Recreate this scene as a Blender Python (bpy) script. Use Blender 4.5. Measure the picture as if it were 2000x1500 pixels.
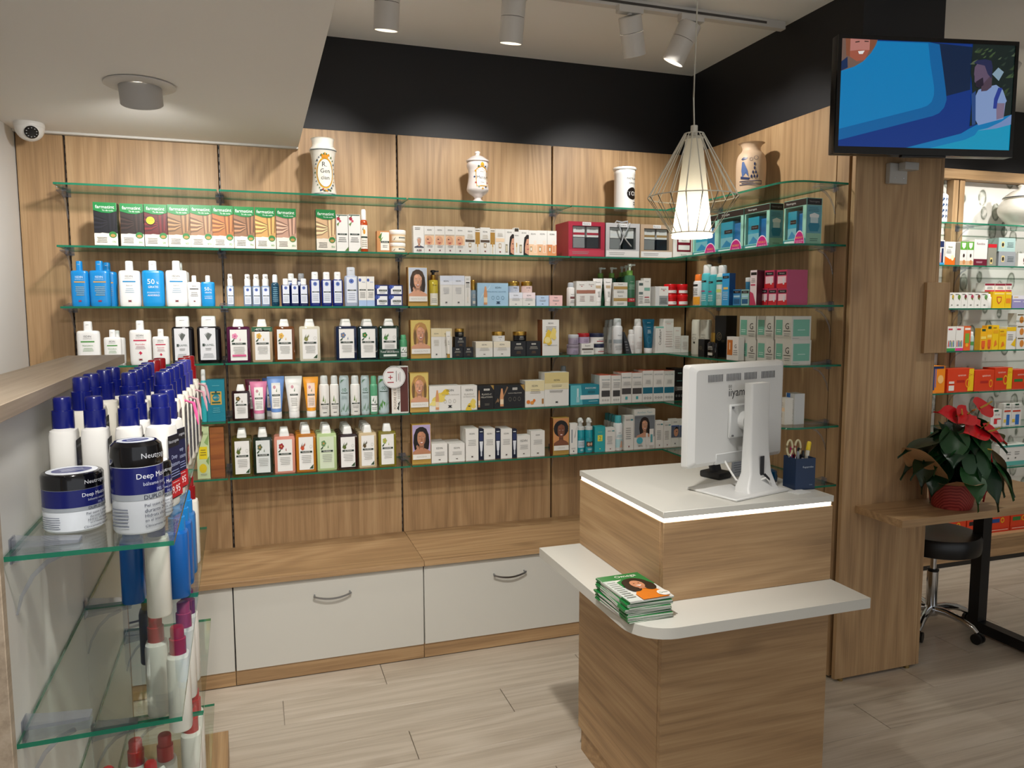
import bpy, bmesh, math, random
from math import pi, sin, cos, radians as RAD
from mathutils import Vector, Matrix

for _o in list(bpy.data.objects):
    bpy.data.objects.remove(_o, do_unlink=True)
SC = bpy.context.scene
COL = SC.collection
random.seed(7)

# ------------------------------------------------------------------ camera
cam_d = bpy.data.cameras.new('camera')
cam = bpy.data.objects.new('camera', cam_d)
COL.objects.link(cam)
cam_d.sensor_fit = 'HORIZONTAL'
cam_d.sensor_width = 36.0
cam_d.lens = 36.0 * 1478.3 / 2000.0
cam_d.clip_start = 0.05
_yaw, _pitch, _roll = 0.324371, 0.099074, -0.0018716
_f = Vector((sin(_yaw) * cos(_pitch), cos(_yaw) * cos(_pitch), -sin(_pitch)))
_r = Vector((cos(_yaw), -sin(_yaw), 0.0))
_u = _r.cross(_f)
_r2 = cos(_roll) * _r + sin(_roll) * _u
_u2 = -sin(_roll) * _r + cos(_roll) * _u
cam.matrix_world = Matrix(((_r2.x, _u2.x, -_f.x, 0.0), (_r2.y, _u2.y, -_f.y, 0.0), (_r2.z, _u2.z, -_f.z, 1.574), (0, 0, 0, 1)))
SC.camera = cam

# ------------------------------------------------------------------ world, exposure
SC.view_settings.view_transform = 'Standard'
SC.view_settings.look = 'None'
SC.view_settings.gamma = 1.0
SC.view_settings.use_curve_mapping = False
SC.view_settings.exposure = 0.42
wd = bpy.data.worlds.new('world')
SC.world = wd
wd.use_nodes = True
wd.node_tree.nodes['Background'].inputs['Color'].default_value = (0.95, 0.97, 1.0, 1)
wd.node_tree.nodes['Background'].inputs['Strength'].default_value = 0.62

def lamp(name, kind, loc, energy, color=(1, .93, .84), target=None, size=.1, angle=70, blend=.6):
    d = bpy.data.lights.new(name, kind)
    d.energy = energy
    d.color = color
    o = bpy.data.objects.new(name, d)
    COL.objects.link(o)
    o.location = loc
    if kind == 'SPOT':
        d.spot_size = RAD(angle)
        d.spot_blend = blend
        d.shadow_soft_size = size
    elif kind == 'AREA':
        d.shape = 'DISK'
        d.size = size
    else:
        d.shadow_soft_size = size
    if target is not None:
        o.rotation_euler = (Vector(target) - Vector(loc)).to_track_quat('-Z', 'Y').to_euler()
    return o

WARM = (1.0, .90, .77)
NEUT = (1.0, .965, .92)
# track spots on the shelf wall: mouth position, aim, watts
SPOTS = [
    ((0.494, 2.93, 2.607), (0.1, 3.70, 1.8), 19),
    ((0.984, 2.93, 2.612), (0.95, 3.70, 1.8), 21),
    ((1.530, 2.90, 2.625), (2.265, 2.95, 2.0), 23),
    ((1.722, 2.97, 2.622), (1.72, 3.70, 1.85), 24),
]
for i, (p, t, e) in enumerate(SPOTS):
    v = (Vector(t) - Vector(p)).normalized()
    lamp('track_spot_light', 'SPOT', Vector(p) + v * .02, e, NEUT, t, .028, 88, .75)
# added out-of-view fill spots that brighten sales floor, counter, partition and desk
FILL_SPOTS = [((0.35, 1.25, 2.62), (0.5, 2.5, 0.0), 112), ((1.35, 1.05, 2.62), (1.3, 2.0, 0.8), 8), ((-0.1, 0.7, 2.25), (-0.35, 2.0, 1.0), 46),
               ((3.5, 1.9, 2.62), (3.2, 2.6, 0.3), 22)]
for p, t, e in FILL_SPOTS:
    v = (Vector(t) - Vector(p)).normalized()
    lamp('floor_spot_light', 'SPOT', Vector(p) + v * .02, e, NEUT, t, .05, 78 if e > 90 else 95, .8)
# soffit downlight tilted towards the shelves
lamp('soffit_downlight_light', 'SPOT', (-0.34, 2.87, 2.235), 26, NEUT, (-0.42, 3.70, 1.5), .035, 130, .9)
# shelf lights over the wallpapered bays
for lx in (3.55, 4.15, 4.75):
    lamp('far_shelf_light', 'SPOT', (lx, 2.95, 2.66), 30, (1, .96, .9), (lx, 3.66, 1.7), .03, 90, .8)

# ------------------------------------------------------------------ materials
MATS = {}
def s2l(c):
    return c / 12.92 if c <= .04045 else ((c + .055) / 1.055) ** 2.4
def hexc(h):
    h = h.lstrip('#')
    return tuple(s2l(int(h[i:i + 2], 16) / 255.0) for i in (0, 2, 4)) + (1.0,)
def new_mat(name):
    m = bpy.data.materials.new(name)
    m.use_nodes = True
    nt = m.node_tree
    return m, nt, nt.nodes['Principled BSDF']
def mat(h, rough=.45, metal=0.0, spec=.5, coat=0.0):
    k = (h, rough, metal, spec, coat)
    if k in MATS:
        return MATS[k]
    m, nt, b = new_mat('paint_' + h.lstrip('#'))
    b.inputs['Base Color'].default_value = hexc(h)
    b.inputs['Roughness'].default_value = rough
    b.inputs['Metallic'].default_value = metal
    b.inputs['Specular IOR Level'].default_value = spec
    b.inputs['Coat Weight'].default_value = coat
    MATS[k] = m
    return m
def emit(h, strength):
    k = ('emit', h, strength)
    if k in MATS:
        return MATS[k]
    m, nt, b = new_mat('glow_' + h.lstrip('#'))
    b.inputs['Base Color'].default_value = (0, 0, 0, 1)
    b.inputs['Roughness'].default_value = .25
    b.inputs['Emission Color'].default_value = hexc(h)
    b.inputs['Emission Strength'].default_value = strength
    MATS[k] = m
    return m
def clear(name, tint, gloss=.08, rough=.02, fres=1.45, opaque=0.0, oc='#ffffff'):
    """thin clear sheet: tinted transparency with fresnel reflections"""
    if name in MATS:
        return MATS[name]
    m = bpy.data.materials.new(name)
    m.use_nodes = True
    nt = m.node_tree
    nt.nodes.clear()
    out = nt.nodes.new('ShaderNodeOutputMaterial')
    tr = nt.nodes.new('ShaderNodeBsdfTransparent')
    tr.inputs[0].default_value = hexc(tint)
    gl = nt.nodes.new('ShaderNodeBsdfGlossy')
    gl.inputs['Roughness'].default_value = rough
    fr = nt.nodes.new('ShaderNodeFresnel')
    # same reflectance on both sides of the sheet (no total internal reflection in a thin pane)
    ge = nt.nodes.new('ShaderNodeNewGeometry')
    ir = nt.nodes.new('ShaderNodeMapRange')
    ir.inputs['To Min'].default_value = fres
    ir.inputs['To Max'].default_value = 1.0 / fres
    nt.links.new(ge.outputs['Backfacing'], ir.inputs['Value'])
    nt.links.new(ir.outputs[0], fr.inputs[0])
    mx = nt.nodes.new('ShaderNodeMixShader')
    last = tr
    if opaque > 0:
        df = nt.nodes.new('ShaderNodeBsdfDiffuse')
        df.inputs[0].default_value = hexc(oc)
        m2 = nt.nodes.new('ShaderNodeMixShader')
        m2.inputs[0].default_value = opaque
        nt.links.new(tr.outputs[0], m2.inputs[1])
        nt.links.new(df.outputs[0], m2.inputs[2])
        last = m2
    nt.links.new(fr.outputs[0], mx.inputs[0])
    nt.links.new(last.outputs[0], mx.inputs[1])
    nt.links.new(gl.outputs[0], mx.inputs[2])
    nt.links.new(mx.outputs[0], out.inputs[0])
    MATS[name] = m
    return m
def wood(name, dark, mid, light, axis='Z', rough=.5, knots=True, scale=1.0, vary=.06):
    """oak laminate: long grain, cathedral arcs, pores, random knots; grain runs along axis"""
    if name in MATS:
        return MATS[name]
    m, nt, b = new_mat(name)
    N, L = nt.nodes, nt.links
    tc = N.new('ShaderNodeTexCoord')
    oi = N.new('ShaderNodeObjectInfo')
    off = N.new('ShaderNodeVectorMath'); off.operation = 'SCALE'
    one = N.new('ShaderNodeCombineXYZ')
    for i in range(3):
        L.new(oi.outputs['Random'], one.inputs[i])
    L.new(one.outputs[0], off.inputs[0]); off.inputs['Scale'].default_value = 37.0
    add = N.new('ShaderNodeVectorMath'); add.operation = 'ADD'
    L.new(tc.outputs['Object'], add.inputs[0]); L.new(off.outputs[0], add.inputs[1])
    def stretched(a, bb):
        mp = N.new('ShaderNodeMapping')
        v = [a * scale] * 3
        v['XYZ'.index(axis)] = bb * scale
        mp.inputs['Scale'].default_value = v
        L.new(add.outputs[0], mp.inputs[0])
        return mp
    def noise(mp, det=4, rough_=.55, dist=0.0):
        n = N.new('ShaderNodeTexNoise')
        n.inputs['Scale'].default_value = 1.0
        n.inputs['Detail'].default_value = det
        n.inputs['Roughness'].default_value = rough_
        n.inputs['Distortion'].default_value = dist
        L.new(mp.outputs[0], n.inputs['Vector'])
        return n
    broad = noise(stretched(6.0, .5), 3, .5, .4)
    fine = noise(stretched(70.0, 2.2), 3, .6)
    pore = noise(stretched(190.0, 5.0), 2, .6)
    # growth-ring contours of a slow field: long lines that close into cathedral arches
    slow = noise(stretched(3.2, .34), 2, .45, .35)
    mu = N.new('ShaderNodeMath'); mu.operation = 'MULTIPLY'; mu.inputs[1].default_value = 95.0
    L.new(slow.outputs['Fac'], mu.inputs[0])
    sn = N.new('ShaderNodeMath'); sn.operation = 'SINE'
    L.new(mu.outputs[0], sn.inputs[0])
    ring = N.new('ShaderNodeMapRange')
    ring.inputs['From Min'].default_value = -1.0
    ring.inputs['From Max'].default_value = 1.0
    L.new(sn.outputs[0], ring.inputs['Value'])
    def mixf(a, bb, f):
        mx = N.new('ShaderNodeMix'); mx.data_type = 'FLOAT'
        mx.inputs[0].default_value = f
        L.new(a, mx.inputs[2]); L.new(bb, mx.inputs[3])
        return mx.outputs[0]
    v1 = mixf(broad.outputs['Fac'], fine.outputs['Fac'], .55)
    v2 = mixf(v1, ring.outputs[0], .17)
    v3 = mixf(v2, pore.outputs['Fac'], .30)
    rmp = N.new('ShaderNodeValToRGB')
    rmp.color_ramp.elements[0].position = .31
    rmp.color_ramp.elements[0].color = hexc(dark)
    rmp.color_ramp.elements[1].position = .68
    rmp.color_ramp.elements[1].color = hexc(light)
    e = rmp.color_ramp.elements.new(.49)
    e.color = hexc(mid)
    L.new(v3, rmp.inputs[0])
    colr = rmp.outputs[0]
    if knots:
        vo = N.new('ShaderNodeTexVoronoi')
        vo.inputs['Scale'].default_value = 1.0
        L.new(stretched(3.4, 1.5).outputs[0], vo.inputs['Vector'])
        mr = N.new('ShaderNodeMapRange')
        mr.inputs['From Min'].default_value = .02
        mr.inputs['From Max'].default_value = .15
        mr.inputs['To Min'].default_value = .75
        mr.inputs['To Max'].default_value = 0.0
        L.new(vo.outputs['Distance'], mr.inputs['Value'])
        gt = N.new('ShaderNodeMath'); gt.operation = 'GREATER_THAN'; gt.inputs[1].default_value = .35
        sp = N.new('ShaderNodeSeparateColor')
        L.new(vo.outputs['Color'], sp.inputs[0]); L.new(sp.outputs[0], gt.inputs[0])
        ml = N.new('ShaderNodeMath'); ml.operation = 'MULTIPLY'
        L.new(mr.outputs[0], ml.inputs[0]); L.new(gt.outputs[0], ml.inputs[1])
        mk = N.new('ShaderNodeMix'); mk.data_type = 'RGBA'
        L.new(ml.outputs[0], mk.inputs[0]); L.new(colr, mk.inputs[6])
        dk = hexc(dark)
        mk.inputs[7].default_value = (dk[0] * .55, dk[1] * .5, dk[2] * .45, 1)
        colr = mk.outputs[2]
    vr = N.new('ShaderNodeHueSaturation')
    mrv = N.new('ShaderNodeMapRange')
    mrv.inputs['To Min'].default_value = 1 - vary
    mrv.inputs['To Max'].default_value = 1 + vary
    L.new(oi.outputs['Random'], mrv.inputs['Value'])
    L.new(mrv.outputs[0], vr.inputs['Value'])
    L.new(colr, vr.inputs['Color'])
    L.new(vr.outputs[0], b.inputs['Base Color'])
    b.inputs['Roughness'].default_value = rough
    bp = N.new('ShaderNodeBump')
    bp.inputs['Strength'].default_value = .12
    bp.inputs['Distance'].default_value = .002
    L.new(v3, bp.inputs['Height'])
    L.new(bp.outputs[0], b.inputs['Normal'])
    MATS[name] = m
    return m
def plaster(name, h, rough=.75, bump=.05):
    if name in MATS:
        return MATS[name]
    m, nt, b = new_mat(name)
    b.inputs['Base Color'].default_value = hexc(h)
    b.inputs['Roughness'].default_value = rough
    n = nt.nodes.new('ShaderNodeTexNoise')
    n.inputs['Scale'].default_value = 60.0
    n.inputs['Detail'].default_value = 3.0
    bp = nt.nodes.new('ShaderNodeBump')
    bp.inputs['Strength'].default_value = bump
    bp.inputs['Distance'].default_value = .003
    nt.links.new(n.outputs['Fac'], bp.inputs['Height'])
    nt.links.new(bp.outputs[0], b.inputs['Normal'])
    MATS[name] = m
    return m

OAK_Z = wood('oak_vertical', '#8f7150', '#ad8b63', '#bf9f76', 'Z')
OAK_X = wood('oak_lengthwise', '#8f7150', '#ad8b63', '#bf9f76', 'X')
OAK_Y = wood('oak_crosswise', '#8f7150', '#ad8b63', '#bf9f76', 'Y')
OAK_GREY = wood('greyed_oak', '#9c8b77', '#b3a18b', '#c2b29d', 'Y', knots=False)
FLOOR = wood('washed_oak_floor', '#a99b89', '#c0b3a1', '#cfc3b3', 'X', .38, True, 1.0, .03)
WHITE_WALL = plaster('white_plaster', '#d9d7d3')
CEIL = plaster('ceiling_paint', '#f0eeea', .85)
BLACK_WALL = plaster('charcoal_paint', '#101013', .55, .03)
WHITE_LAM = mat('#cfcdc4', .35)
GLASS = clear('shelf_glass', '#f8fcfa')
EDGE = clear('glass_edge_green', '#4fa587', .1, .05, 1.3, .6, '#2f8a6c')
ACRYL = clear('clear_acrylic', '#eef0f5', .2, .04, 1.5, .08, '#d6d9e4')
WRAPM = clear('clear_wrap', '#f4f6f6', .1, .08, 1.3)
CHROME = mat('#d9dbde', .12, 1.0)
STEEL = mat('#9fa2a6', .28, 1.0)
GOLD = mat('#c9a04e', .28, 1.0)
BLACKM = mat('#0b0b0c', .4)

# ------------------------------------------------------------------ mesh builder
class MB:
    def __init__(self):
        self.v, self.f, self.m, self.s, self.mats = [], [], [], [], []
    def mi(self, mt):
        if mt not in self.mats:
            self.mats.append(mt)
        return self.mats.index(mt)
    def add(self, vs, fs, mt, smooth=False):
        o = len(self.v)
        k = self.mi(mt)
        self.v += [tuple(p) for p in vs]
        for f in fs:
            self.f.append(tuple(i + o for i in f)); self.m.append(k); self.s.append(smooth)
        return self
    def box(self, x0, x1, y0, y1, z0, z1, mt, faces=None):
        vs = [(x0, y0, z0), (x1, y0, z0), (x1, y1, z0), (x0, y1, z0), (x0, y0, z1), (x1, y0, z1), (x1, y1, z1), (x0, y1, z1)]
        fs = dict(bottom=(0, 3, 2, 1), top=(4, 5, 6, 7), front=(0, 1, 5, 4), right=(1, 2, 6, 5), back=(2, 3, 7, 6), left=(3, 0, 4, 7))
        o = len(self.v)
        self.v += vs
        for n, f in fs.items():
            mm = (faces or {}).get(n, mt)
            self.f.append(tuple(i + o for i in f)); self.m.append(self.mi(mm)); self.s.append(False)
        return self
    def cbox(self, x0, x1, y0, y1, z0, z1, mt, c=.002, seg=1):
        bm = bmesh.new()
        bmesh.ops.create_cube(bm, size=1.0)
        for p in bm.verts:
            p.co = Vector(((x0 + x1) / 2 + p.co.x * (x1 - x0), (y0 + y1) / 2 + p.co.y * (y1 - y0), (z0 + z1) / 2 + p.co.z * (z1 - z0)))
        bmesh.ops.bevel(bm, geom=list(bm.edges), offset=c, segments=seg, affect='EDGES', profile=.5)
        bm.verts.index_update()
        self.add([p.co for p in bm.verts], [[q.index for q in f.verts] for f in bm.faces], mt, seg > 1)
        bm.free()
        return self
    def loft(self, secs, mt, smooth=True, cap=True):
        """secs: list of loops of equal length of 3D points"""
        n = len(secs[0])
        vs = [p for s in secs for p in s]
        fs = []
        for k in range(len(secs) - 1):
            for i in range(n):
                j = (i + 1) % n
                fs.append((k * n + i, k * n + j, (k + 1) * n + j, (k + 1) * n + i))
        self.add(vs, fs, mt, smooth)
        if cap:
            self.add(secs[0], [tuple(reversed(range(n)))], mt)
            self.add(secs[-1], [tuple(range(n))], mt)
        return self
    def lathe(self, prof, mt, cx=0, cy=0, z=0, n=20, sx=1.0, sy=1.0, smooth=True, cap=True):
        secs = [[(cx + r * sx * cos(2 * pi * i / n), cy + r * sy * sin(2 * pi * i / n), z + h) for i in range(n)] for r, h in prof]
        return self.loft(secs, mt, smooth, cap)
    def tube(self, pts, r, mt, n=8, closed=False):
        pts = [Vector(p) for p in pts]
        rs = r if isinstance(r, (list, tuple)) else [r] * len(pts)
        secs = []
        up = Vector((0, 0, 1))
        for i, p in enumerate(pts):
            a = pts[(i - 1) % len(pts)] if (closed or i > 0) else p
            c = pts[(i + 1) % len(pts)] if (closed or i < len(pts) - 1) else p
            t = (c - a).normalized()
            s = t.cross(up)
            if s.length < 1e-3:
                s = t.cross(Vector((1, 0, 0)))
            s.normalize()
            w = s.cross(t).normalized()
            secs.append([p + (s * cos(2 * pi * k / n) + w * sin(2 * pi * k / n)) * rs[i] for k in range(n)])
        if closed:
            secs.append(secs[0])
        return self.loft(secs, mt, True, not closed)
    def prism(self, poly, z0, z1, mt, side=None):
        """poly: (x, y) outline extruded along z"""
        n = len(poly)
        self.add([(x, y, z0) for x, y in poly], [tuple(reversed(range(n)))], mt)
        self.add([(x, y, z1) for x, y in poly], [tuple(range(n))], mt)
        vs = [(x, y, z0) for x, y in poly] + [(x, y, z1) for x, y in poly]
        self.add(vs, [(i, (i + 1) % n, n + (i + 1) % n, n + i) for i in range(n)], side or mt)
        return self
    def mesh(self, name):
        me = bpy.data.meshes.new(name)
        me.from_pydata(self.v, [], self.f)
        for mt in self.mats:
            me.materials.append(mt)
        me.polygons.foreach_set('material_index', self.m)
        me.polygons.foreach_set('use_smooth', self.s)
        me.update()
        me.set_sharp_from_angle(angle=RAD(38))
        return me
    def build(self, name, parent=None, loc=(0, 0, 0), rz=0.0):
        return put(name, self.mesh(name), parent, loc, rz)
def put(name, me, parent=None, loc=(0, 0, 0), rz=0.0):
    o = bpy.data.objects.new(name, me)
    COL.objects.link(o)
    o.location = loc
    o.rotation_euler = (0, 0, rz)
    if parent is not None:
        o.parent = parent
    return o
def empty(name, loc=(0, 0, 0), rz=0.0):
    o = bpy.data.objects.new(name, None)
    o.empty_display_size = .03
    COL.objects.link(o)
    o.location = loc
    o.rotation_euler = (0, 0, rz)
    return o
def tag(o, label, cat, group=None):
    o['label'] = label
    o['category'] = cat
    if group:
        o['group'] = group
    return o
def struct(o):
    o['kind'] = 'structure'
    return o
def kids(o):
    return [c for c in bpy.data.objects if c.parent == o]
def copy_tree(src, loc, rz=None, parent=None):
    c = src.copy()
    COL.objects.link(c)
    c.location = loc
    if rz is not None:
        c.rotation_euler = (0, 0, rz)
    c.parent = parent
    for ch in src.children:
        d = ch.copy(); COL.objects.link(d); d.parent = c
        for g in ch.children:
            e = g.copy(); COL.objects.link(e); e.parent = d
    return c
def rrect(w, d, r, n=4, cx=0, cy=0):
    pts = []
    r = min(r, w / 2 - 1e-4, d / 2 - 1e-4)
    for q, (sx, sy) in enumerate(((1, 1), (-1, 1), (-1, -1), (1, -1))):
        for k in range(n + 1):
            a = q * pi / 2 + k * pi / 2 / n
            pts.append((cx + sx * (w / 2 - r) + r * cos(a), cy + sy * (d / 2 - r) + r * sin(a)))
    return pts

# ------------------------------------------------------------------ flat print: coloured shapes and lettering laid on a face
_TXT = {}
def text_shape(s):
    if s in _TXT:
        return _TXT[s]
    cu = bpy.data.curves.new('lettering', 'FONT')
    cu.body = s
    cu.size = 1.0
    cu.resolution_u = 2
    ob = bpy.data.objects.new('lettering', cu)
    COL.objects.link(ob)
    dg = bpy.context.evaluated_depsgraph_get()
    me = ob.evaluated_get(dg).to_mesh()
    vs = [(v.co.x, v.co.y) for v in me.vertices]
    fs = [tuple(p.vertices) for p in me.polygons]
    ob.evaluated_get(dg).to_mesh_clear()
    bpy.data.objects.remove(ob, do_unlink=True)
    bpy.data.curves.remove(cu)
    if vs:
        x0 = min(v[0] for v in vs); x1 = max(v[0] for v in vs)
        y0 = min(v[1] for v in vs); y1 = max(v[1] for v in vs)
    else:
        x0 = x1 = y0 = y1 = 0
    _TXT[s] = (vs, fs, x0, x1, y0, y1)
    return _TXT[s]
class Print:
    """draws on a w x h face; put(u, v, lift) maps face metres to 3D"""
    def __init__(self, mb, w, h, mapf, cols=1, rough=.4):
        self.mb, self.w, self.h, self.map, self.cols, self.k, self.rough = mb, w, h, mapf, cols, 0, rough
    def mt(self, c):
        return c if not isinstance(c, str) else mat(c, self.rough)
    def lift(self):
        self.k += 1
        return .00025 + .00016 * self.k
    def r(self, u0, v0, u1, v1, c):
        e = self.lift()
        n = self.cols if abs(u1 - u0) > .12 else (2 if self.cols > 1 else 1)
        vs, fs = [], []
        for i in range(n + 1):
            u = (u0 + (u1 - u0) * i / n) * self.w
            vs += [self.map(u, v0 * self.h, e), self.map(u, v1 * self.h, e)]
        for i in range(n):
            fs.append((2 * i, 2 * i + 2, 2 * i + 3, 2 * i + 1))
        self.mb.add(vs, fs, self.mt(c))
    def p(self, pts, c):
        e = self.lift()
        us = [q[0] for q in pts]
        if self.cols > 1 and max(us) - min(us) > .12:
            # follow the curved face: rings of a fan around the middle
            fine_ = []
            for (ua, va), (ub, vb) in zip(pts, list(pts[1:]) + [pts[0]]):
                m_ = max(1, int(max(abs(ub - ua), abs(vb - va)) / .08))
                fine_ += [(ua + (ub - ua) * q / m_, va + (vb - va) * q / m_) for q in range(m_)]
            pts = fine_
            us = [q[0] for q in pts]
            n, rings = len(pts), 6
            cu, cv = sum(us) / n, sum(q[1] for q in pts) / n
            vs = [self.map(cu * self.w, cv * self.h, e)]
            for k in range(1, rings + 1):
                t = k / rings
                vs += [self.map((cu + (u - cu) * t) * self.w, (cv + (v - cv) * t) * self.h, e) for u, v in pts]
            fs = [(0, 1 + i, 1 + (i + 1) % n) for i in range(n)]
            for k in range(rings - 1):
                a, b = 1 + k * n, 1 + (k + 1) * n
                fs += [(a + i, b + i, b + (i + 1) % n, a + (i + 1) % n) for i in range(n)]
            self.mb.add(vs, fs, self.mt(c))
            return
        self.mb.add([self.map(u * self.w, v * self.h, e) for u, v in pts], [tuple(range(len(pts)))], self.mt(c))
    def e(self, cu, cv, ru, rv, c, n=14, a0=0.0):
        self.p([(cu + ru * cos(a0 + 2 * pi * i / n), cv + rv * sin(a0 + 2 * pi * i / n)) for i in range(n)], c)
    def ring(self, cu, cv, ru, rv, t, c, n=14):
        e = self.lift()
        vs = []
        for i in range(n):
            a = 2 * pi * i / n
            for s in (1.0, 1.0 - t):
                vs.append(self.map((cu + ru * s * cos(a)) * self.w, (cv + rv * s * sin(a)) * self.h, e))
        self.mb.add(vs, [(2 * i, 2 * ((i + 1) % n), 2 * ((i + 1) % n) + 1, 2 * i + 1) for i in range(n)], self.mt(c))
    def t(self, s, cu, cv, hh, c, maxw=.92, rot=False, align=0):
        vs, fs, x0, x1, y0, y1 = text_shape(s)
        if not vs:
            return
        e = self.lift()
        ext = self.w if not rot else self.h
        sc = hh * self.h / max(y1 - y0, .5)
        if rot:
            sc = hh * self.w / max(y1 - y0, .5)
        sc = min(sc, maxw * ext / (x1 - x0))
        ox = {0: (x0 + x1) / 2, -1: x0, 1: x1}[align]
        oy = (y0 + y1) / 2
        if rot:
            pts = [(cu * self.w - (y - oy) * sc, cv * self.h + (x - ox) * sc) for x, y in vs]
        else:
            pts = [(cu * self.w + (x - ox) * sc, cv * self.h + (y - oy) * sc) for x, y in vs]
        self.mb.add([self.map(a, b, e) for a, b in pts], fs, self.mt(c))
    def n(self, u0, u1, v0, v1, k, c='#8f8f8c', seed=3):
        """k lines of fine print"""
        rr = random.Random(seed + k)
        for i in range(k):
            v = v1 - (v1 - v0) * (i + .5) / k
            t = (v1 - v0) / k * .16
            a = rr.uniform(0, .12) * (u1 - u0)
            self.r(u0 + a, v - t, u1 - a * rr.uniform(.2, 1.2), v + t, c)
    def face(self, u0, v0, u1, v1, skin, hair, bg, cloth=None, afro=False, short=False, hand=False):
        """printed portrait filling the rectangle"""
        W, H = u1 - u0, v1 - v0
        asp = (W * self.w) / (H * self.h)
        def sh(c, k):
            return '#%02x%02x%02x' % tuple(max(0, min(255, int(int(c[i:i + 2], 16) * k))) for i in (1, 3, 5))
        def Q(pts, c):
            self.p([(u0 + W * (.5 + a / asp), v0 + H * b) for a, b in pts if True], c)
        def el(a, b, ra, rb, c, n=12):
            self.e(u0 + W * (.5 + a / asp), v0 + H * b, W * ra / asp, H * rb, c, n)
        lim = .5 * asp * .98
        cl = lambda a: max(-lim, min(lim, a))
        if bg:
            self.r(u0, v0, u1, v1, bg)
        hd, hl, sd, sl = sh(hair, .62), sh(hair, 1.25), sh(skin, .78), sh(skin, 1.1)
        if afro:
            el(0, .62, min(.33, lim), .31, hair, 20)
            for k in range(9):
                el(.24 * cos(k * .7 + .3), .62 + .24 * sin(k * .7 + .3), .06, .05, hd if k % 2 else hair, 8)
        elif not short:
            Q([(-.24, .16), (-.13, .12), (.13, .12), (.24, .16), (.27, .4), (.25, .66), (.17, .86), (.05, .93), (-.06, .93), (-.18, .86), (-.26, .66), (-.28, .4)], hair)
            Q([(-.24, .17), (-.17, .14), (-.15, .5), (-.2, .7), (-.25, .55)], hd)
            Q([(.24, .17), (.17, .14), (.15, .5), (.2, .7), (.25, .55)], hd)
        sk = cloth or skin
        Q([(cl(-.42), 0), (cl(.42), 0), (cl(.40), .08), (.2, .15), (.09, .2), (-.09, .2), (-.2, .15), (cl(-.40), .08)], sk)
        Q([(-.085, .14), (.085, .14), (.08, .38), (-.08, .38)], sd)
        Q([(-.085, .14), (.0, .12), (.085, .14), (.04, .22), (-.05, .22)], skin)
        Q([(-.145, .58), (-.14, .46), (-.11, .37), (-.055, .30), (0, .285), (.055, .30), (.11, .37), (.14, .46), (.145, .58), (.13, .7), (.08, .78), (0, .8), (-.08, .78), (-.13, .7)], skin)
        Q([(.145, .58), (.14, .46), (.11, .37), (.055, .30), (.085, .42), (.1, .56)], sd)
        el(-.05, .69, .06, .05, sl, 10)
        el(-.07, .46, .035, .03, sl, 8)
        if not afro:
            Q([(-.16, .56), (-.135, .70), (-.06, .775), (.05, .77), (.13, .68), (.16, .55), (.19, .68), (.14, .83), (.04, .88), (-.06, .88), (-.15, .82), (-.2, .68)], hair)
            Q([(-.03, .87), (-.12, .80), (-.17, .66), (-.14, .70), (-.07, .79)], hl)
        else:
            Q([(-.15, .58), (-.13, .72), (0, .79), (.13, .72), (.15, .58), (.17, .72), (.08, .84), (-.08, .84), (-.17, .72)], hair)
        dk = '#2b1b16'
        for s_ in (-1, 1):
            el(s_ * .062, .565, .026, .011, '#efe6df', 8)
            el(s_ * .062, .565, .012, .012, dk, 8)
            Q([(s_ * .03, .605), (s_ * .06, .62), (s_ * .1, .605), (s_ * .06, .61)], hd)
        Q([(-.016, .47), (.026, .47), (.012, .56)], sd)
        Q([(-.062, .41), (0, .425), (.062, .41), (.035, .365), (-.035, .365)], '#a84a44')
        Q([(-.048, .408), (0, .415), (.048, .408), (.026, .382), (-.026, .382)], '#f4efe8')
        if hand:
            Q([(cl(-.36), .0), (-.10, .0), (-.08, .12), (-.10, .27), (-.16, .33), (-.19, .28), (-.17, .2), (-.26, .1)], skin)
            Q([(-.10, .27), (-.16, .33), (-.15, .24)], sd)

# ================================================================== the setting
fl = struct(MB().box(-3.2, 6.2, -3.0, 3.74, -.06, -.009, FLOOR).build('floor'))
pl_me = MB().cbox(-.6385, .6385, -.0945, .0945, -.0085, 0, FLOOR, .0008).mesh('plank')
row = 0
y = -.55
while y < 3.72:
    x = -1.75 + (0.42 * row) % 1.28
    while x < 5.6:
        put('plank', pl_me, fl, (x, y + .095, 0))
        x += 1.28
    y += .19
    row += 1

YW, XW = 3.70, 2.265           # face of the oak panels on the back wall and on the side wall
wb = struct(MB().box(-.95, 2.70, 3.722, 3.80, 0, 2.83, BLACK_WALL).build('wall_back'))
seams = [-.925, -.744, -.136, .664, 1.464, 2.263]
def panel(parent, x0, x1, y0, y1, z0, z1, mt=OAK_Z):
    return MB().cbox(x0, x1, y0, y1, z0, z1, mt, .0012).build('panel', parent)
RAIL = mat('#2a211b', .5)
for a, b in zip(seams[:-1], seams[1:]):
    top = 2.303 if b < .1 else 2.403
    panel(wb, a + .0045, b - .0045, YW, YW + .018, .0, top if b < .6 or a > .1 else 2.403)
for s in seams[1:-1]:
    r = MB()
    r.box(s - .012, s + .012, YW + .0185, YW + .021, 0, 2.40, RAIL)
    for k in range(68):
        z = .06 + k * .0345
        r.box(s - .0012, s + .0012, YW + .0178, YW + .0184, z, z + .02, mat('#8b8275', .4, .6))
    r.build('slotted_rail', wb)

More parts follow.
